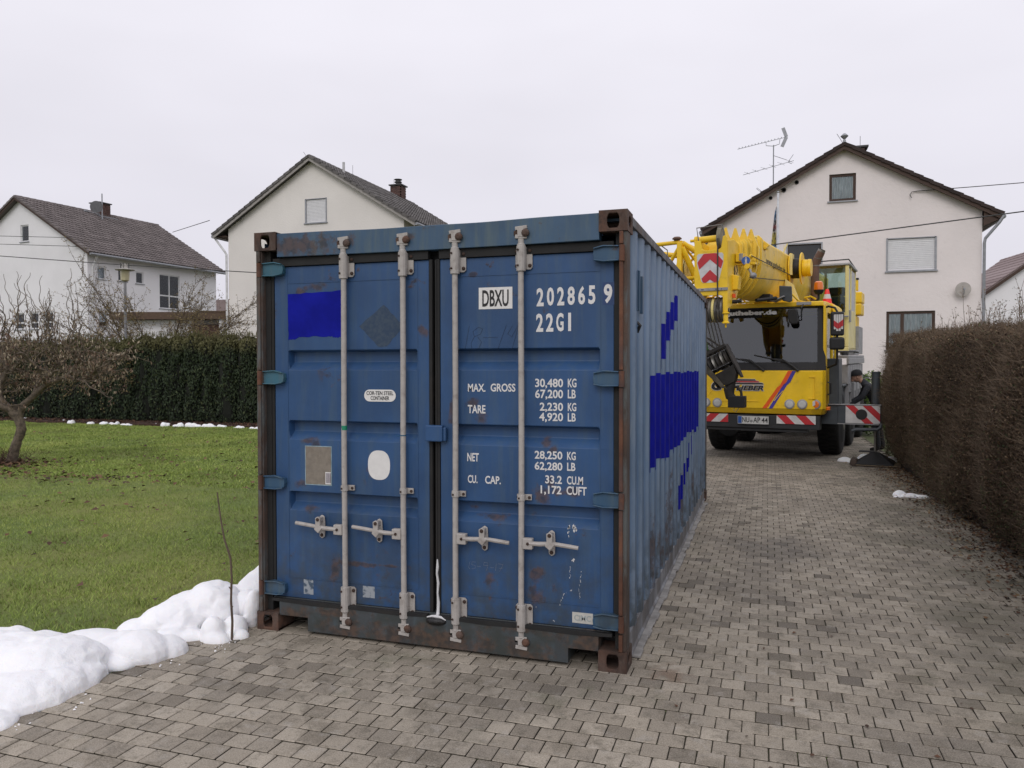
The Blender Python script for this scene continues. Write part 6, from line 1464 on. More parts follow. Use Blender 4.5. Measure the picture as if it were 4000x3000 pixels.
g = G(); g.lathe([(.045, 0), (.045, .05)], (1.2, 3.0, 1.92), 'z', 8); g.lathe([(.045, 0), (.045, .05)], (1.2, 3.4, 1.92), 'z', 8); g.tube([(1.05, 2.8, 2.0), (1.3, 4.2, 2.0), (1.33, 4.6, 1.98)], .02, 6); CP('deck_fitting', g, blk)
def wheel(x, y, s, r=.60, w=.40):
    g = G(); g.lathe([(r * .58, -.02), (r * .62, 0), (r * .9, .0), (r * .97, .02), (r, .05), (r, w - .05), (r * .97, w - .02), (r * .9, w), (r * .62, w), (r * .58, w + .02)], (0, 0, 0), 'x', 32)
    if s < 0: g.xf(Matrix.Scale(-1, 4, (1, 0, 0)))
    t = ob('wheel', g, rubm, cr, (x, y, r + .005 - .0122 * y + .0), smooth=True)
    g = G()
    for k in range(36):
        a = 2 * PI * k / 36; 
        for j in (0, 1):
            c = (r + .004) ; y_, z_ = c * math.cos(a + j * .08), c * math.sin(a + j * .08); x0 = s * (.05 + j * (w / 2 - .05) + .01); x1 = s * (w / 2 + j * (w / 2 - .05) - .01)
            g.beam((x0, y_, z_), (x1, y_, z_), .045, .022, up=(0, math.cos(a), math.sin(a)))
    o = CP('tread', g, rubm, t, kind='stuff')
    g = G(); g.lathe([(r * .58, 0), (r * .5, -.02), (r * .45, .06), (r * .25, .06), (r * .2, -.03), (0, -.04)][::-1], (0, 0, 0), 'x', 24)
    if s > 0: g.xf(Matrix.Scale(-1, 4, (1, 0, 0))); g.xf(Matrix.Translation((w, 0, 0)))
    else: g.xf(Matrix.Translation((-w, 0, 0)))
    CP('rim', g, steel, t, smooth=True)
    return t
for y in (2.25, 4.25, 6.6, 8.3):
    wheel(.86, y, 1); wheel(-.86 - .0, y, -1) if False else wheel(-.86, y, -1)
g = G()
for y in (2.25, 4.25, 6.6, 8.3): g.tube([(-.9, y, .60), (.9, y, .60)], .09, 10); g.lathe([(.22, -.2), (.25, 0), (.22, .2)], (0, y, .58), 'x', 14)
CP('axle', g, blk, kind='stuff')
g = G(); g.lathe([(.24, 0), (.26, .1), (.24, .5)], (-.8, 1.6, .55), 'y', 16); CP('air_tank', g, blk, smooth=True)
# front outriggers
def outrigger(s):
    g = G(); g.box(s * .9, s * 1.42, .50, .62, .70, 1.06); g.box(s * 1.36, s * 2.05, .48, .60, .73, 1.045); b = CP('outrigger_beam', g, cgrey, bevel=.008)
    g = G(); g.box(s * .9, s * 2.05, .46, .62, 1.047, 1.06); g.box(s * 1.36, s * 2.05, .46, .62, .712, .728); CP('beam_flange', g, lgrey, b)
    g = G(); g.lathe([(.067, 1.04), (.067, 1.60), (.072, 1.605), (.072, 1.625), (0, 1.63)], (s * 1.95, .70, 0), 'z', 20); g.lathe([(.06, .62), (.067, .66), (.067, 1.04)], (s * 1.95, .70, 0), 'z', 20); g.box(s * 1.86, s * 2.04, .6, .72, .74, 1.04); CP('jack_cylinder', g, cgrey, b, smooth=True)
    g = G(); g.cyl((s * 1.95, .70, .2), (s * 1.95, .70, .66), .024, n=14); CP('jack_rod', g, steel, b, smooth=True)
    g = G(); g.tube([(s * 1.60, .42, .60), (s * 1.66, .42, .63), (s * 2.0, .42, .64), (s * 2.05, .42, .68), (s * 2.05, .44, .74)], .03, 8); CP('grab_bar', g, cgrey, b, smooth=True)
    g = G(); w = .30; cx_, cy_ = s * 1.95, .70
    g.add([(cx_ - w, cy_ - w, .045), (cx_ + w, cy_ - w, .045), (cx_ + w, cy_ + w, .045), (cx_ - w, cy_ + w, .045), (cx_ - .06, cy_ - .06, .22), (cx_ + .06, cy_ - .06, .22), (cx_ + .06, cy_ + .06, .22), (cx_ - .06, cy_ + .06, .22)], [(0, 3, 2, 1), (4, 5, 6, 7), (0, 1, 5, 4), (1, 2, 6, 5), (2, 3, 7, 6), (3, 0, 4, 7)])
    g.box(cx_ - w, cx_ + w, cy_ - w, cy_ + w, .02 + .0, .046); g.box(cx_ - .26, cx_ + .0, cy_ - .05, cy_ + .1, .215, .235); CP('foot_plate', g, blk, b, bevel=.006)
    h = hatch('warning_board', *sorted((s * 1.49, s * 2.035)), .735, 1.04, .462, 4, b, 1 if s > 0 else -1)
    g = G(); g.lathe([(.092, 0), (0, -.001)], (s * 1.745, .458, .888), 'y', 28); CP('black_disc', g, black, h)
for s in (1, -1): outrigger(s)
# superstructure and operator cab
g = G(); g.lathe([(.95, 1.36), (.95, 1.6), (.8, 1.6)], (0, 5.4, 0), 'z', 28); CP('slewing_ring', g, cgrey, smooth=True)
g = G(); g.prism([(3.9, 1.62), (7.6, 1.62), (8.4, 2.1), (8.4, 3.1), (7.4, 3.3), (6.4, 2.6), (4.6, 2.5), (3.9, 2.0)], -.95, -.62, 'x'); g.prism([(3.9, 1.62), (7.6, 1.62), (8.4, 2.1), (8.4, 3.1), (7.4, 3.3), (6.4, 2.6), (4.6, 2.5), (3.9, 2.0)], .30, .52, 'x'); g.box(-.62, .30, 4.2, 8.2, 1.62, 1.9); CP('superstructure', g, Y1, bevel=.015)
g = G(); g.box(-1.0, 1.12, 7.9, 8.7, 2.98, 3.28); g.box(-1.0, 1.13, 7.9, 8.7, 3.29, 3.58); g.box(.98, 1.04, 7.9, 8.0, 3.6, 3.90); g.box(.94, 1.0, 7.9, 8.0, 3.7, 3.76); g.box(-1.0, 1.0, 7.9, 8.7, 2.0, 2.96); cw = CP('counterweight', g, Y1, bevel=.03)
g = G(); g.box(.97, 1.05, 7.88, 8.02, 3.9, 3.94); CP('lamp', g, blk, cw)
x0, x1, y0, y1, z0, z1 = .50, 1.19, 4.0, 5.6, 1.98, 3.87
g = G(); g.box(x1 - .075, x1, y0, y0 + .07, 2.10, z1); g.box(x0, x0 + .06, y0, y0 + .07, 2.10, z1); g.box(x0 + .06, x1 - .075, y0, y0 + .05, 2.10, 2.85); g.box(x0, x1, y1 - .05, y1, 2.0, 2.6); g.box(x0, x0 + .06, y1 - .05, y1, 2.6, z1); g.box(x1 - .06, x1, y1 - .05, y1, 2.6, z1)
g.box(x1 - .05, x1, y0 + .07, y1 - .05, 2.0, 2.92); g.box(x1 - .05, x1, 4.5, 4.58, 2.92, z1); g.box(x0, x1, y0, y1, 2.0, 2.1); g.box(x0, x0 + .04, y0 + .07, y1, 2.1, 2.8); oc = CP('operator_cab', g, Yp, bevel=.015)
g = G(); g.box(x0 + .06, x1 - .075, y0 + .01, y0 + .02, 2.85, z1 - .05); CP('front_glass', g, cab_glass, oc); g = G(); g.box(x1 - .03, x1 - .02, y0 + .07, 4.5, 2.92, z1 - .05); g.box(x1 - .03, x1 - .02, 4.58, y1 - .05, 2.92, z1 - .05); CP('side_glass', g, simple('frosted_panel', (.42, .42, .43), .4, bump=0), oc)
g = G(); g.box(x0 - .02, x1 + .03, y0 - .03, y1 + .05, z1, z1 + .045); CP('cab_roof', g, simple('cab_roof_grey', (.35, .35, .35), .5, bump=0), oc, bevel=.01)
g = G(); g.tube([(x0, y0 - .05, z1 + .10), (x1, y0 - .05, z1 + .11), (x1 + .02, y1, z1 + .02)], .014, 6); g.tube([(x0, y0 - .05, z1 + .1), (x0, y0 - .05, z1)], .014, 6); CP('roof_rail', g, blk, oc)
g = G(); g.box(x0 + .12, x1 - .15, 4.7, 4.85, 2.5, 3.25); g.box(x0 + .1, x1 - .12, 4.4, 4.9, 2.35, 2.5); g.box(x0 + .12, x1 - .2, 5.2, 5.5, 3.3, 3.5); CP('seat', g, cgrey, oc, bevel=.04)
g = G(); g.box(x1 + .0, x1 + .02, 4.05, 4.35, 2.65, 2.90); g.tube([(x1 - .12, y0 - .06, 2.76), (x1 - .0, y0 - .06, 2.76)], .02, 6); CP('door_handle', g, lgrey, oc)
g = G(); g.box(1.0, 1.28, 4.2, 5.4, 1.93, 2.04); g.box(1.0, 1.26, 5.6, 6.6, 1.95, 2.6); CP('step', g, lgrey, bevel=.01)
# exhaust
g = G(); g.tube([(.72, 2.4, 2.0), (.72, 2.4, 3.60), (.725, 2.4, 3.76), (.78, 2.37, 3.87), (.84, 2.35, 3.98)], [.078, .078, .08, .08, .075], 16, cap=False); e = CP('exhaust_pipe', g, rustp, smooth=True)
g = G(); g.tube([(.775, 2.375, 3.855), (.855, 2.345, 4.02)], [.083, .07], 16, cap=False); g.lathe([(.083, 3.70), (.083, 3.72)], (.72, 2.4, 0), 'z', 16); CP('exhaust_tip', g, steel, e, smooth=True)
# boom: rounded box sections nested into each other
def ovoid(x0, w, zt, zb, n=22):
    """boom section outline: flat-ish top, round bottom"""
    P = []; h = zt - zb; r = w / 2
    P += [(x0 + r * .88, zt), (x0 - r * .88, zt), (x0 - r, zt - .05), (x0 - r, zt - h * .42)]
    for a in np.linspace(PI, 2 * PI, n)[1:-1]: P.append((x0 + r * math.cos(a), zt - h * .42 + (h * .58) * math.sin(a)))
    P += [(x0 + r, zt - h * .42), (x0 + r, zt - .05)]
    return [(float(a), float(b)) for a, b in P]
secs = [(-2.0, .50, 3.66, 3.02), (-1.86, .58, 3.70, 2.965), (-1.70, .66, 3.74, 2.92), (-1.52, .73, 3.78, 2.88), (-1.3, .80, 3.83, 2.875)]
xb = -.02
for i, (y, w, zt, zb) in enumerate(secs):
    L = .5 if i < 4 else 8.6; P0 = ovoid(xb, w, zt, zb)
    g = G(); P1 = ovoid(xb, w, zt + (.12 if i == 4 else 0), zb + (.10 if i == 4 else 0)); n = len(P0)
    g.add([(u, y, v) for u, v in P0] + [(u, y + L, v) for u, v in P1], [tuple(range(n)), tuple(range(2 * n - 1, n - 1, -1))] + [(k, k + n, (k + 1) % n + n, (k + 1) % n) for k in range(n)])
    bo = CP('boom_section', g, Y2, smooth=True, bevel=.008)
    # collar
    g = G(); P2 = ovoid(xb, w + .05, zt + .02, zb - .03); g.prism(P2, y + .02, y + .08, 'y'); P3 = ovoid(xb, w + .015, zt + .006, zb - .010); CP('collar', g, Y2, bo, bevel=.006)
    g = G(); P3 = ovoid(xb, w + .03, zt + .01, zb - .018); g.prism(P3, y + .085, y + .11, 'y'); CP('slide_pad', g, blk, bo)
    if i == 4: boom = bo
TTm = Matrix.Translation((xb + .405, -.55, 0)) @ Matrix.Rotation(PI / 2, 4, 'Z')
text('lettering', 'www.gutheber.de', -.25, 1.55, 3.42, 3.56, black, boom, 0, mtx=TTm, bold=.0)
g = G(); 
for a, b in ((-1.0, 0.2), (1.2, 2.4)): g.prism([(a, 3.42), (a + .1, 3.34), (b, 3.36), (b, 3.40)], xb + .44, xb + .47, 'x')
# raised fins on the boom top
for k, (x, y) in enumerate(((-.02, -1.98), (.10, -1.86), (.20, -1.74), (.29, -1.62))):
    g = G(); g.prism([(x - .02, 3.42), (x + .11, 3.36), (x + .135, 3.62), (x + .06, 3.80), (x + .03, 3.905), (x - .0, 3.905), (x - .05, 3.74)], y, y + .03, 'y'); g.prism([(x - .02, 3.38), (x + .12, 3.34), (x + .12, 3.40), (x - .02, 3.44)], y, y + .09, 'y'); g.prism([(x + .09, 3.38), (x + .13, 3.36), (x + .135, 3.60), (x + .1, 3.68)], y, y + .10, 'y')
    CP('boom_fin', g, Y2, boom, bevel=.004)
g = G(); g.prism([(-1.3, 3.84), (-.6, 3.84), (-.2, 3.80), (-.2, 3.74), (-1.3, 3.70)], .10, .34, 'x'); g.xf(Matrix.Identity(4)); CP('jib_bracket', g, Yp, boom, bevel=.01)
g = G(); g.beam((.25, -.95, 3.84), (.42, -.95, 3.68), .05, .12); g.cyl((.41, -1.03, 3.68), (.41, -.87, 3.68), .022, n=10); CP('bracket_arm', g, Y2, boom)
g = G(); g.beam((.33, 1.0, 3.80), (.42, 1.0, 4.0), .03, .02); g.tube([(.36, 1.0, 3.98), (.36, 1.0, 3.4)], .006, 5); g.box(.40, .46, 1.3, 1.5, 3.45, 3.85); CP('rope_guide', g, Yp, boom)
# boom head
g = G(); x0, x1 = -.285, .195; y0 = -2.72
P = [(x0, 3.62), (x0 + .095, 3.62), (x0 + .115, 3.50), (x0 + .15, 3.475), (x1 - .12, 3.475), (x1 - .085, 3.50), (x1 - .06, 3.66), (x1 - .02, 3.68), (x1, 3.64), (x1 + .01, 2.90), (x1 + .01, 2.56), (x1 - .06, 2.56), (x1 - .06, 2.78), (x1 - .09, 2.805), (x0 + .14, 2.805), (x0 + .10, 2.78), (x0 + .10, 2.56), (x0, 2.56)]
g.prism(P, y0, y0 + .03, 'y'); hd = CP('boom_head', g, Y1, bevel=.006)
g = G()
for x in (x0, x1 - .02): g.prism([(y0 + .03, 2.60), (y0 + .5, 2.72), (-1.9, 3.05), (-1.9, 3.62), (y0 + .4, 3.66), (y0 + .03, 3.60)], x, x + .03, 'x')
g.box(x0 + .03, x1 - .02, y0 + .3, y0 + .9, 3.15, 3.42); g.box(x0 + .03, x1 - .02, y0 + .35, y0 + .95, 3.42, 3.46); CP('head_side_plate', g, Y1, hd, bevel=.008)
CH = lambda P, m, dy, nm='chevron': CP(nm, G().prism(P, y0 - dy, y0 - dy + .0025, 'y'), m, cb if nm == 'chevron' else hd)
xl, xr, xm = -.245, .145, -.05
cb = CP('chevron_board', G().prism([(xl + .02, 3.425), (xr - .02, 3.425), (xr, 3.40), (xr, 3.28), (xr - .065, 3.02), (xr - .09, 2.995), (xl + .09, 2.995), (xl + .065, 3.02), (xl, 3.28), (xl, 3.40)], y0 - .004, y0 - .0006, 'y'), whm, hd)
CH([(xl + .008, 3.30), (xl + .10, 3.42), (xm - .03, 3.424), (xm + .06, 3.424), (xr - .10, 3.42), (xr - .003, 3.30), (xr - .035, 3.195), (xm, 3.335), (xl + .035, 3.195)], redm, .0075)
CH([(xm, 3.185), (xr - .07, 3.06), (xr - .085, 3.01), (xr - .10, 2.998), (xm + .06, 2.998), (xm, 3.04), (xm - .06, 2.998), (xl + .10, 2.998), (xl + .085, 3.01), (xl + .07, 3.06)], redm, .0075)
g = G(); g.box(x0 - .01, x1 + .015, y0 - .02, y0 - .0006, 2.875, 2.915); gb_ = CP('grey_bar', g, lgrey, hd); g = G()
for x in (-.22, -.17, -.15, .04, .12): g.box(x - .008, x + .008, y0 - .022, y0 - .0202, 2.888, 2.90)
CP('bar_slots', g, blk, hd, kind='stuff')
g = G(); g.cyl((x0 - .11, y0 + .18, 3.655), (x0 - .03, y0 + .18, 3.655), .022, n=14); g.cyl((x0 - .03, y0 + .18, 3.655), (.02, y0 + .18, 3.665), .05, n=20); g.cyl((x0 - .04, y0 + .18, 3.655), (x0 + .0, y0 + .18, 3.655), .062, n=18); CP('head_tube', g, Y1, hd, smooth=True)
def sheave(x, y, z, r, w, m, par):
    g = G(); g.lathe([(r * .25, -w / 2), (r * .8, -w * .3), (r, -w / 2), (r * .99, -w * .45), (r * .93, 0), (r * .99, w * .45), (r, w / 2), (r * .8, w * .3), (r * .25, w / 2)], (x, y, z), 'x', 28); return CP('sheave', g, m, par, smooth=True)
sheave(.062, y0 + .18, 3.65, .165, .06, simple('sheave_plastic', (.20, .18, .12), .6, dirt=.6, dirtcol=(.04, .035, .02)), hd)
for k in range(6): sheave(-.10 + k * .043, y0 + .16, 2.60, .19, .036, [steel, steel, Yp, steel, steel, steel][k], hd)
g = G(); g.cyl((x0, y0 + .16, 2.60), (x1, y0 + .16, 2.60), .03, n=12); g.beam((-.16, y0 - .01, 2.585), (.12, y0 - .01, 2.585), .012); g.tube([(x0 + .05, y0 + .05, 3.63), (x0 + .03, y0 + .02, 3.815), (.10, y0 + .02, 3.835), (.125, y0 + .02, 3.84), (.14, y0 + .05, 3.68)], .009, 6); CP('guard_bars', g, steel, hd)
g = G(); g.lathe([(.055, 2.39), (.055, 2.405), (.036, 2.42), (.034, 2.52), (.055, 2.535), (.055, 2.55), (.03, 2.56)], (.175, y0 + .02, 0), 'z', 16); g.lathe([(.012, 2.33), (.018, 2.39)], (.175, y0 + .02, 0), 'z', 8); CP('rope_bobbin', g, Y1, hd, smooth=True)
g = G(); g.box(.215, .33, y0 + .45, y0 + .62, 3.33, 3.46); g.box(.19, .50, y0 + .5, y0 + .58, 3.28, 3.32); lb = CP('work_lamp', g, Y1, hd, bevel=.006); g = G(); g.box(.27, .325, y0 + .44, y0 + .449, 3.345, 3.45); CP('lamp_window', g, lgrey, lb)
g = G(); g.prism([(.20, 2.90), (.28, 2.90), (.30, 3.10), (.20, 3.13)], y0 + .3, y0 + .5, 'y'); CP('cover_box', g, Y1, hd, bevel=.01)
g = G(); g.tube([(.20, y0 + .42, 3.28), (.22, y0 + .40, 3.18), (.205, y0 + .42, 3.1)], .008, 6); g.tube([(.23, y0 + .44, 3.28), (.25, y0 + .44, 3.2), (.23, y0 + .44, 3.14)], .006, 6); g.cyl((.2, y0 + .3, 2.72), (.34, y0 + .3, 2.73), .028, n=10); CP('hose', g, blk, hd, smooth=True)
g = G(); g.box(.21, .25, y0 + .28, y0 + .34, 2.78, 2.84); CP('orange_block', g, orm, hd)
# round blue sign, pipe and rollers beside the head
sg = G(); sg.lathe([(.062, 0), (.062, -.006), (0, -.0062)], (.375, y0 + .42, 3.335), 'y', 26); s_ = CP('round_sign', sg, simple('sign_blue', (.03, .10, .36), .4, bump=0), smooth=True)
g = G(); g.lathe([(.012, 0), (0, -.001)], (.378, y0 + .411, 3.372), 'y', 12); g.prism([(.362, 3.355), (.395, 3.357), (.390, 3.32), (.394, 3.285), (.384, 3.285), (.378, 3.315), (.370, 3.285), (.360, 3.285), (.366, 3.32)], y0 + .409, y0 + .412, 'y'); CP('pictogram', g, whm, s_)
g = G(); g.lathe([(.022, 0), (.040, 0), (.040, .05), (.022, .05)], (.395, y0 + .40, 3.25), 'y', 18); g.box(.375, .43, y0 + .42, y0 + .5, 3.24, 3.40); g.sphere((.43, y0 + .5, 3.40), .035, 10, 6); CP('pipe_end', g, Y1)
g = G(); g.tube([(.42, y0 + .44, 3.21), (.46, y0 + .44, 3.12)], .02, 8); g.sphere((.465, y0 + .46, 3.115), (.045, .045, .04), 12, 8); g.lathe([(.05, 0), (.05, .02)], (.465, y0 + .5, 3.115), 'y', 14); CP('roller', g, lgrey, smooth=True)
# hose reel
g = G()
for x in (.405, .605): g.lathe([(.05, -.005), (.298, -.012), (.303, 0), (.298, .012), (.05, .005)], (x, 1.5, 3.58), 'x', 36)
rl = CP('reel_flange', g, Y1, smooth=True); g = G(); g.lathe([(.18, .42), (.19, .435), (.19, .575), (.18, .592)], (0, 1.5, 3.585), 'x', 30); CP('black_hose', g, blk, rl, smooth=True)
g = G(); g.lathe([(.16, .62), (.165, .63), (.155, .71), (.165, .72), (.16, .775), (0, .78)], (0, 1.5, 3.585), 'x', 26); CP('reel_drive', g, Y1, rl, smooth=True)
g = G(); g.prism([(.2, 3.45), (.38, 3.42), (.39, 3.70), (.32, 3.74), (.28, 3.52)], 1.46, 1.54, 'y'); g.beam((.22, 1.4, 3.18), (.39, 1.4, 3.4), .035); CP('reel_bracket', g, rustp, rl)
# jib (lattice) folded at the left of the boom
def lattice(parent):
    g = G(); yA, yB = -1.5, 6.0; X0, X1 = -1.35, -.62
    c = [(-.90, 3.82), (-1.45, 3.55), (-.62, 3.20), (-1.2, 3.1)]
    T = lambda p, y: (p[0], y, p[1])
    t = lambda a, b, r: CP('tube', G().cyl(a, b, r, n=10), Y1, parent, smooth=True)
    t((-1.9, -1.35, 3.80), (-.89, -1.5, 3.81), .035); t((-1.9, -1.2, 3.78), (-1.02, -1.1, 3.64), .045); g = G(); g.box(-.91, -.83, -1.55, -1.47, 3.0, 3.80); CP('post', g, Y1, parent, bevel=.006)
    t((-.87, -1.5, 3.76), (-1.12, -1.4, 3.42), .028); t((-1.10, -1.4, 3.46), (-.86, -1.48, 3.40), .022); t((-.84, -1.45, 3.80), (-.35, -1.0, 3.42), .045); t((-.84, -1.5, 3.72), (-.55, -1.2, 2.95), .05); t((-.86, -1.5, 3.2), (-.30, -1.1, 3.25), .035)
    for k in range(7):
        y = -1.3 + k * 1.0
        for p, q in ((c[0], c[2]), (c[0], c[1]), (c[1], c[3]), (c[2], c[3])): t(T(p, y), T(q, y + 1.0), .022)
    for p in c: t(T(p, -1.35), T(p, 6.0), .042)
    g = G(); g.lathe([(.075, 3.86), (.08, 3.875), (.05, 3.90), (.05, 3.84)], (-.92, -1.5, 0), 'z', 16); CP('rusty_cap', g, rustp, parent)
    g = G(); P = [(-.62 + .055 * math.cos(a), -1.2, 3.80 + .055 * math.sin(a)) for a in np.linspace(0, 2 * PI, 16)]; g.tube(P, .006, 5); g.tube([(-.58, -1.2, 3.77), (-.50, -1.2, 3.58)], .006, 5); CP('wire_clip', g, steel, parent); g = G(); g.tube([(-1.2, -1.45, 3.78), (-1.1, -1.45, 3.70), (-1.1, -1.45, 3.6)], .01, 5); CP('wire_clip', g, steel, parent); g = G(); g.tube([(-1.02, -1.35, 3.55), (-1.02, -1.35, 3.63), (-.95, -1.35, 3.63), (-.95, -1.35, 3.56)], .007, 5); CP('wire_clip', g, steel, parent)
    g = G()
    for k in range(4): g.lathe([(.05, k * .035), (.19, k * .035 - .006), (.19, k * .035 + .006), (.05, k * .035)], (-1.05, -.8, 3.42), 'x', 22)
    CP('jib_sheaves', g, Yp, parent, smooth=True); g = G(); g.box(-.8, -.3, -.9, -.7, 3.15, 3.35); g.box(-.62, -.48, -1.0, -.9, 3.2, 3.42); g.prism([(-1.2, 3.35), (-.98, 3.35), (-.95, 3.62), (-1.02, 3.72), (-1.15, 3.6)], -.75, -.72, 'y'); CP('jib_plate', g, Y1, parent, bevel=.006)
    g = G(); g.beam((-2.1, -1.2, 3.86), (-1.95, -1.3, 3.88), .05, .04); g.tube([(-2.05, -1.2, 3.9), (-1.92, -1.3, 3.86), (-1.85, -1.35, 3.86)], .018, 6); CP('jib_tip', g, lgrey, parent)
jb = CP('lattice_jib', G().box(-1.3, -.85, 5.9, 6.05, 3.1, 3.8), Y1); lattice(jb)
# ropes
g = G(); g.tube([(.062, y0 - .0, 3.64), (.066, y0 - .03, 3.0), (.07, y0 - .02, 2.60)], .011, 6); g.tube([(.46, y0 + .4, 3.40), (.4, 0, 3.45), (.42, 1.4, 3.45)], .008, 5); g.tube([(.44, y0 + .4, 3.08), (.36, 1.6, 3.36)], .008, 5)
for k in range(4): g.tube([(-.10 + k * .05, y0 + .0, 2.45), (-.02 + k * .055, y0 + .05, 2.05)], .009, 5)
CP('wire_rope', g, rope_m, kind='stuff')
# clutter on the cab roof behind the head
g = G(); g.tube([(.18, -.6, 2.86), (.42, -.1, 2.92)], .03, 8); g.box(.15, .33, -.2, .1, 2.87, 2.99); g.tube([(.0, -.5, 2.9), (.12, -.3, 3.14), (.2, -.15, 3.14), (.22, -.1, 2.99)], .007, 5); CP('control_box', g, blk, bevel=.01)
g = G(); g.prism([(.33, 2.87), (.36, 2.865), (.56, 2.945), (.54, 2.96)], -.1, .25, 'y'); CP('white_plate', g, lgrey); g = G(); g.prism([(.40, 2.86), (.66, 2.86), (.52, 3.25), (.38, 3.35)], 1.0, 1.06, 'y'); CP('support_plate', g, Yp)
g = G(); g.box(-.1, .6, .6, 1.6, 2.862, 2.95); g.tube([(-.1, -.7, 2.82), (.3, -.3, 2.86)], .018, 6); CP('boom_rest', g, Y1, bevel=.01)
g = G(); g.tube([(.9, .3, 2.88), (.85, .2, 2.93), (.95, .15, 2.94), (1.02, .25, 2.9)], .016, 6); CP('cable_loop', g, Y1)
# hook block hanging below the head
hk = thing('hook_block', 'dark dirty hook block hanging at a slant in front of the crane windscreen', 'hook block')
hk.matrix_world = Matrix.Translation((2.934, 10.19, 0)) @ Matrix.Rotation(math.radians(-10.75), 4, 'Z') @ Matrix.Translation((.10, -2.60, 1.74)) @ Matrix.Rotation(math.radians(-26), 4, 'Y')
hb = lambda n, g, m, p=None, **k: ob(n, g, m, p or hk, **k)
g = G(); P = [(-.17, .26), (.15, .26), (.19, .20), (.19, -.06), (.10, -.24), (.05, -.30), (-.05, -.30), (-.12, -.24), (-.20, -.05), (-.20, .18)]
Q = [(-.11, .26), (.11, .26), (.12, -.06), (.06, -.28), (-.06, -.28), (-.12, -.06)]; g.prism(Q, -.205, -.18, 'x'); bd = hb('side_plate', g, hookm, bevel=.006); hb('side_plate', G().prism(Q, .17, .195, 'x'), hookm, bevel=.006); hb('cross_head', G().prism([(-.17, -.08), (.17, -.08), (.15, -.20), (.07, -.30), (-.07, -.30), (-.15, -.20)], -.09, .09, 'y'), hookm, bevel=.01)
for k in range(5): 
    g = G(); x = -.135 + k * .065; g.lathe([(.04, -.02), (.13, -.022), (.118, 0), (.13, .022), (.04, .02)], (x, 0, .07), 'x', 24); hb('sheave', g, steel if k in (1, 3) else hookm, smooth=True)
g = G(); g.box(-.20, .19, -.13, -.09, .22, .27); g.box(-.20, .19, .09, .13, .22, .27); g.box(-.19, .18, -.10, .10, -.02, -.005); g.box(-.13, .13, -.128, -.112, -.012, .0); hb('cross_bar', g, hookm, bevel=.01)
g = G(); g.box(-.15, .13, -.1145, -.112, -.02, -.006); hb('bright_edge', g, lgrey)
g = G(); g.prism([(-.25, .16), (-.205, .22), (-.16, .02), (-.09, -.24), (-.06, -.36), (-.12, -.31), (-.23, -.04)], -.145, -.125, 'y'); hb('dirty_cheek', g, simple('cheek_plate', (.06, .05, .032), .8, var=.6, scale=6, dirt=.7, dirtcol=(.22, .19, .15)), bevel=.004)
VT = Matrix.Translation((.03, 0, -.24)) @ Matrix.Rotation(math.radians(26), 4, 'Y')
g = G(); Pq = [(0, 0, .04), (-.01, 0, -.06), (-.035, 0, -.16), (-.02, 0, -.25), (.05, 0, -.31), (.10, 0, -.32)]; g.tube(Pq, [.06, .07, .08, .072, .055, .04], 12); g.tube([(.03, 0, -.10), (.09, 0, -.12), (.14, 0, -.18), (.15, 0, -.27)], .020, 8); g.xf(VT); hb('hook', g, hookm, smooth=True)
g = G(); g.box(-.12, .12, -.08, .08, -.085, .085); g.xf(VT @ Matrix.Translation((.085, 0, -.33))); hb('black_box', g, blk, bevel=.008)
g = G(); g.tube([(.06, -.05, -.40), (.05, -.06, -.46), (.08, -.06, -.48), (.12, -.05, -.42)], .005, 5); g.xf(VT); hb('split_pin', g, steel)
g = G(); g.cyl((-.16, 0, .28), (-.24, 0, .52), .085, .075, 16); hb('weight', g, blk, smooth=True); g = G(); g.tube([(-.10, -.02, .30), (-.06, -.04, .42), (-.12, -.06, .50)], .02, 6); hb('green_sling', g, simple('sling_green', (.03, .10, .02), .8, bump=0))
g = G()
for x in (-.12, -.05, .04, .12): g.tube([(x, 0, .22), (x * .6 - .28, .02, .78)], .016, 5)
hb('hoist_rope', g, rope_m, kind='stuff')
# traffic cone standing on the cab roof
cn = thing('traffic_cone', 'red and white traffic cone standing on the crane cab roof', 'traffic cone')
cn.matrix_world = Matrix.Translation((2.934, 10.19, 0)) @ Matrix.Rotation(math.radians(-10.75), 4, 'Z') @ Matrix.Translation((1.085, 1.2, 2.862 + .0146))
fl_red = simple('cone_red', (.80, .035, .03), .5, bump=0)
g = G(); g.lathe([(.088, .0), (.073, .10)], (0, 0, 0), 'z', 20); ob('cone_body', g, fl_red, cn, smooth=True); g = G(); g.lathe([(.073, .1001), (.05, .185)], (0, 0, 0), 'z', 20); ob('white_band', g, whm, cn, smooth=True)
g = G(); g.lathe([(.05, .1851), (.030, .275), (.027, .28), (0, .281)], (0, 0, 0), 'z', 20); ob('cone_tip', g, fl_red, cn, smooth=True); g = G(); g.box(-.12, .12, -.12, .12, -.012, .003); ob('cone_foot', g, fl_red, cn, bevel=.01)
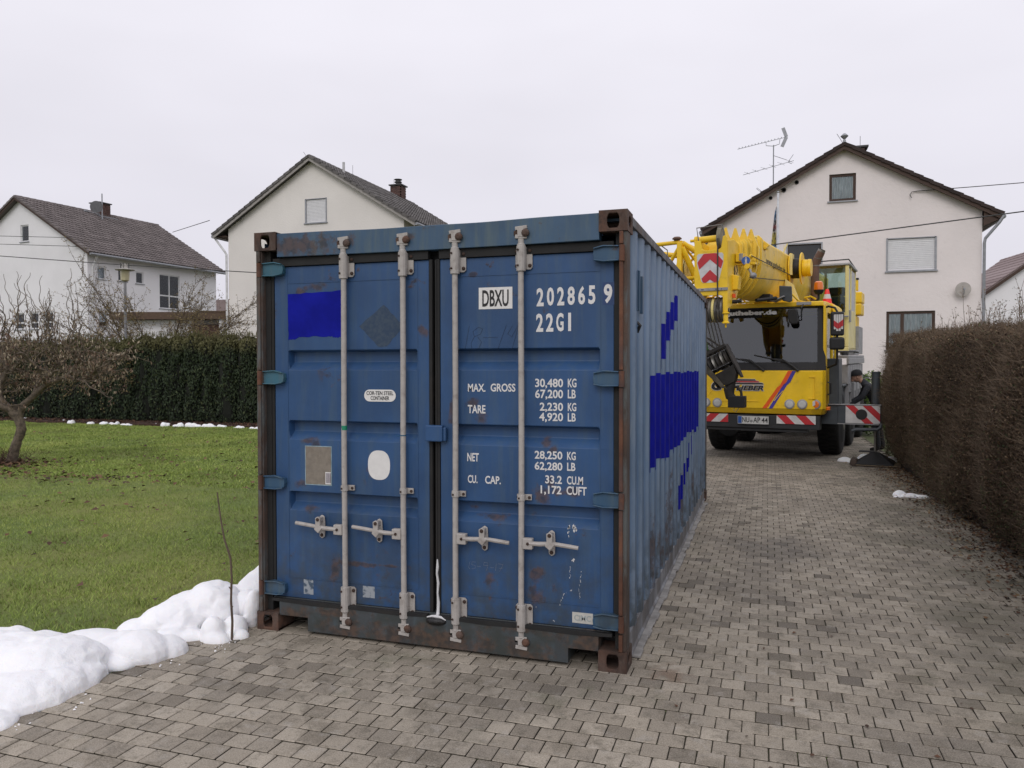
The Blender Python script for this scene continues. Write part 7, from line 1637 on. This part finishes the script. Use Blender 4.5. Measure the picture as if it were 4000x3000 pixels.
# timber under the outrigger foot
Rc = Matrix.Translation((2.934, 10.19, 0)) @ Matrix.Rotation(math.radians(-10.75), 4, 'Z')
for k, (lab, q, m_) in enumerate((('dark lower timber plank under the outrigger foot', (1.60, 2.42, .36, 1.02, .003, .045 - .03), simple('wet_timber', (.045, .032, .024), .9, bump=.3)), ('pale edged upper timber plank under the outrigger foot', (1.66, 2.36, .40, .98, .016, .020 + .012), simple('pale_timber', (.20, .155, .10), .85, var=.4, scale=5, bump=.4)))):
    g = G(); g.box(*q); t = ob('timber_plank', g, m_, bevel=.003); t.matrix_world = Rc; tag(t, lab, 'plank', 'timbers under the outrigger')
g = G(); g.box(1.58, 1.68, .40, .50, .01, .12); g.prism([(1.55, .01), (1.70, .01), (1.68, .10), (1.60, .14), (1.56, .08)], .52, .70, 'y'); t = ob('timber_block', g, simple('broken_block', (.07, .05, .04), .9, bump=.5), bevel=.01); t.matrix_world = Rc; tag(t, 'broken dark wood block at the left end of the outrigger timbers', 'wood block')

# ---------------------------------------------------------------- man bending forward behind the outrigger jack
pm = M('work_clothes', .9); o_ = pm.xyz(); c = pm.mix(pm.rng(o_['Z'], .10, .11), (.012, .011, .010), (.022, .024, .027)); c = pm.mix(pm.rng(o_['Z'], .86, .88), c, (.020, .022, .028)); pm.color(c); pm.bump(pm.noise(14, 4), .5, .02)
sk = simple('skin', (.30, .17, .12), .6, bump=0, var=.1)
ps = thing('person', 'man in dark work clothes and black cap bending forward behind the outrigger jack', 'person', (5.26, 13.0, 0), math.radians(0))
def skin(name, V, E, R, m, parent, sub=2, root=0):
    me = bpy.data.meshes.new(name); me.from_pydata(V, E, []); me.materials.append(m); o = link(name, me, parent)
    md = o.modifiers.new('skin', 'SKIN'); md.use_smooth_shade = True
    if not me.skin_vertices: me.attributes
    try:
        lay = me.skin_vertices[0]
    except Exception:
        bpy.context.view_layer.objects.active = o; lay = None
        with bpy.context.temp_override(object=o, active_object=o, selected_objects=[o]): bpy.ops.mesh.customdata_skin_add()
        lay = me.skin_vertices[0]
    for i, r in enumerate(R): lay.data[i].radius = (r, r) if not isinstance(r, tuple) else r
    lay.data[root].use_root = True
    s = o.modifiers.new('sub', 'SUBSURF'); s.levels = s.render_levels = sub; return o
# faces -x (picture left), trunk bent forward
V = [(.10, 0, .92), (.02, 0, 1.10), (-.12, 0, 1.28), (-.20, 0, 1.40), (-.26, 0, 1.47),
     (.10, -.10, .88), (.02, -.12, .50), (.06, -.12, .12), (.06, -.12, .06), (-.10, -.13, .04),
     (.12, .10, .88), (.10, .13, .50), (.18, .13, .12), (.18, .13, .06), (.03, .14, .04),
     (-.14, -.20, 1.32), (-.26, -.25, 1.10), (-.42, -.18, .98), (-.48, -.16, .95),
     (-.14, .20, 1.32), (-.24, .24, 1.10), (-.42, .16, 1.0), (-.48, .14, .98)]
E = [(0, 1), (1, 2), (2, 3), (3, 4), (0, 5), (5, 6), (6, 7), (7, 8), (8, 9), (0, 10), (10, 11), (11, 12), (12, 13), (13, 14), (2, 15), (15, 16), (16, 17), (17, 18), (2, 19), (19, 20), (20, 21), (21, 22)]
R = [(.15, .13), .15, (.17, .13), .075, .05, .10, .07, .055, .05, .04, .10, .07, .055, .05, .04, .07, .05, .04, .035, .07, .05, .04, .035]
skin('body', V, E, R, pm.m, ps)
g = G(); g.sphere((-.34, 0, 1.52), (.105, .078, .115), 20, 14); g.sphere((-.44, 0, 1.49), (.022, .014, .022), 8, 6); g.sphere((-.33, -.078, 1.51), (.02, .012, .03), 8, 6); g.sphere((-.33, .078, 1.51), (.02, .012, .03), 8, 6); g.cyl((-.24, 0, 1.42), (-.30, 0, 1.48), .055, .055, 12); g.sphere((-.41, 0, 1.44), (.035, .045, .03), 8, 6)
for s in (-1, 1): g.sphere((-.425, s * .032, 1.525), (.014, .014, .01), 8, 6)
hd_ = ob('head', g, sk, ps, smooth=True)
g = G(); g.lathe([(.112, 0), (.115, .03), (.10, .08), (.06, .115), (0, .125)], (0, 0, 0), 'z', 20); g.prism([(-.10, -.07), (-.19, -.05), (-.20, 0), (-.19, .05), (-.10, .07)], -.004, .008, 'z'); g.xf(Matrix.Translation((-.335, 0, 1.545)) @ Matrix.Rotation(math.radians(-8), 4, 'Y')); ob('cap', g, simple('black_cap', (.010, .010, .012), .9, bump=.1), ps, smooth=True)
for s in (-1, 1):
    hx, hy, hz_ = -.52, s * .15 - .01, .95; fr_ = [(hx + .05, hy, hz_ + .01)]
    V = [(hx + .05, hy, hz_ + .01), (hx, hy, hz_), (hx - .03, hy, hz_ - .005)]; E = [(0, 1), (1, 2)]; R = [.022, .028, .024]
    for k, (dy, L) in enumerate(((-.026, .055), (-.009, .065), (.009, .06), (.026, .045))):
        b = len(V); V += [(hx - .045, hy + dy, hz_ - .01), (hx - .045 - L * .5, hy + dy, hz_ - .025), (hx - .045 - L * .7, hy + dy, hz_ - .055)]; E += [(2, b), (b, b + 1), (b + 1, b + 2)]; R += [.009, .0085, .007]
    b = len(V); V += [(hx, hy - s * .035, hz_ - .01), (hx - .035, hy - s * .048, hz_ - .03)]; E += [(1, b), (b, b + 1)]; R += [.011, .009]
    skin('hand', V, E, R, sk, ps, 1)
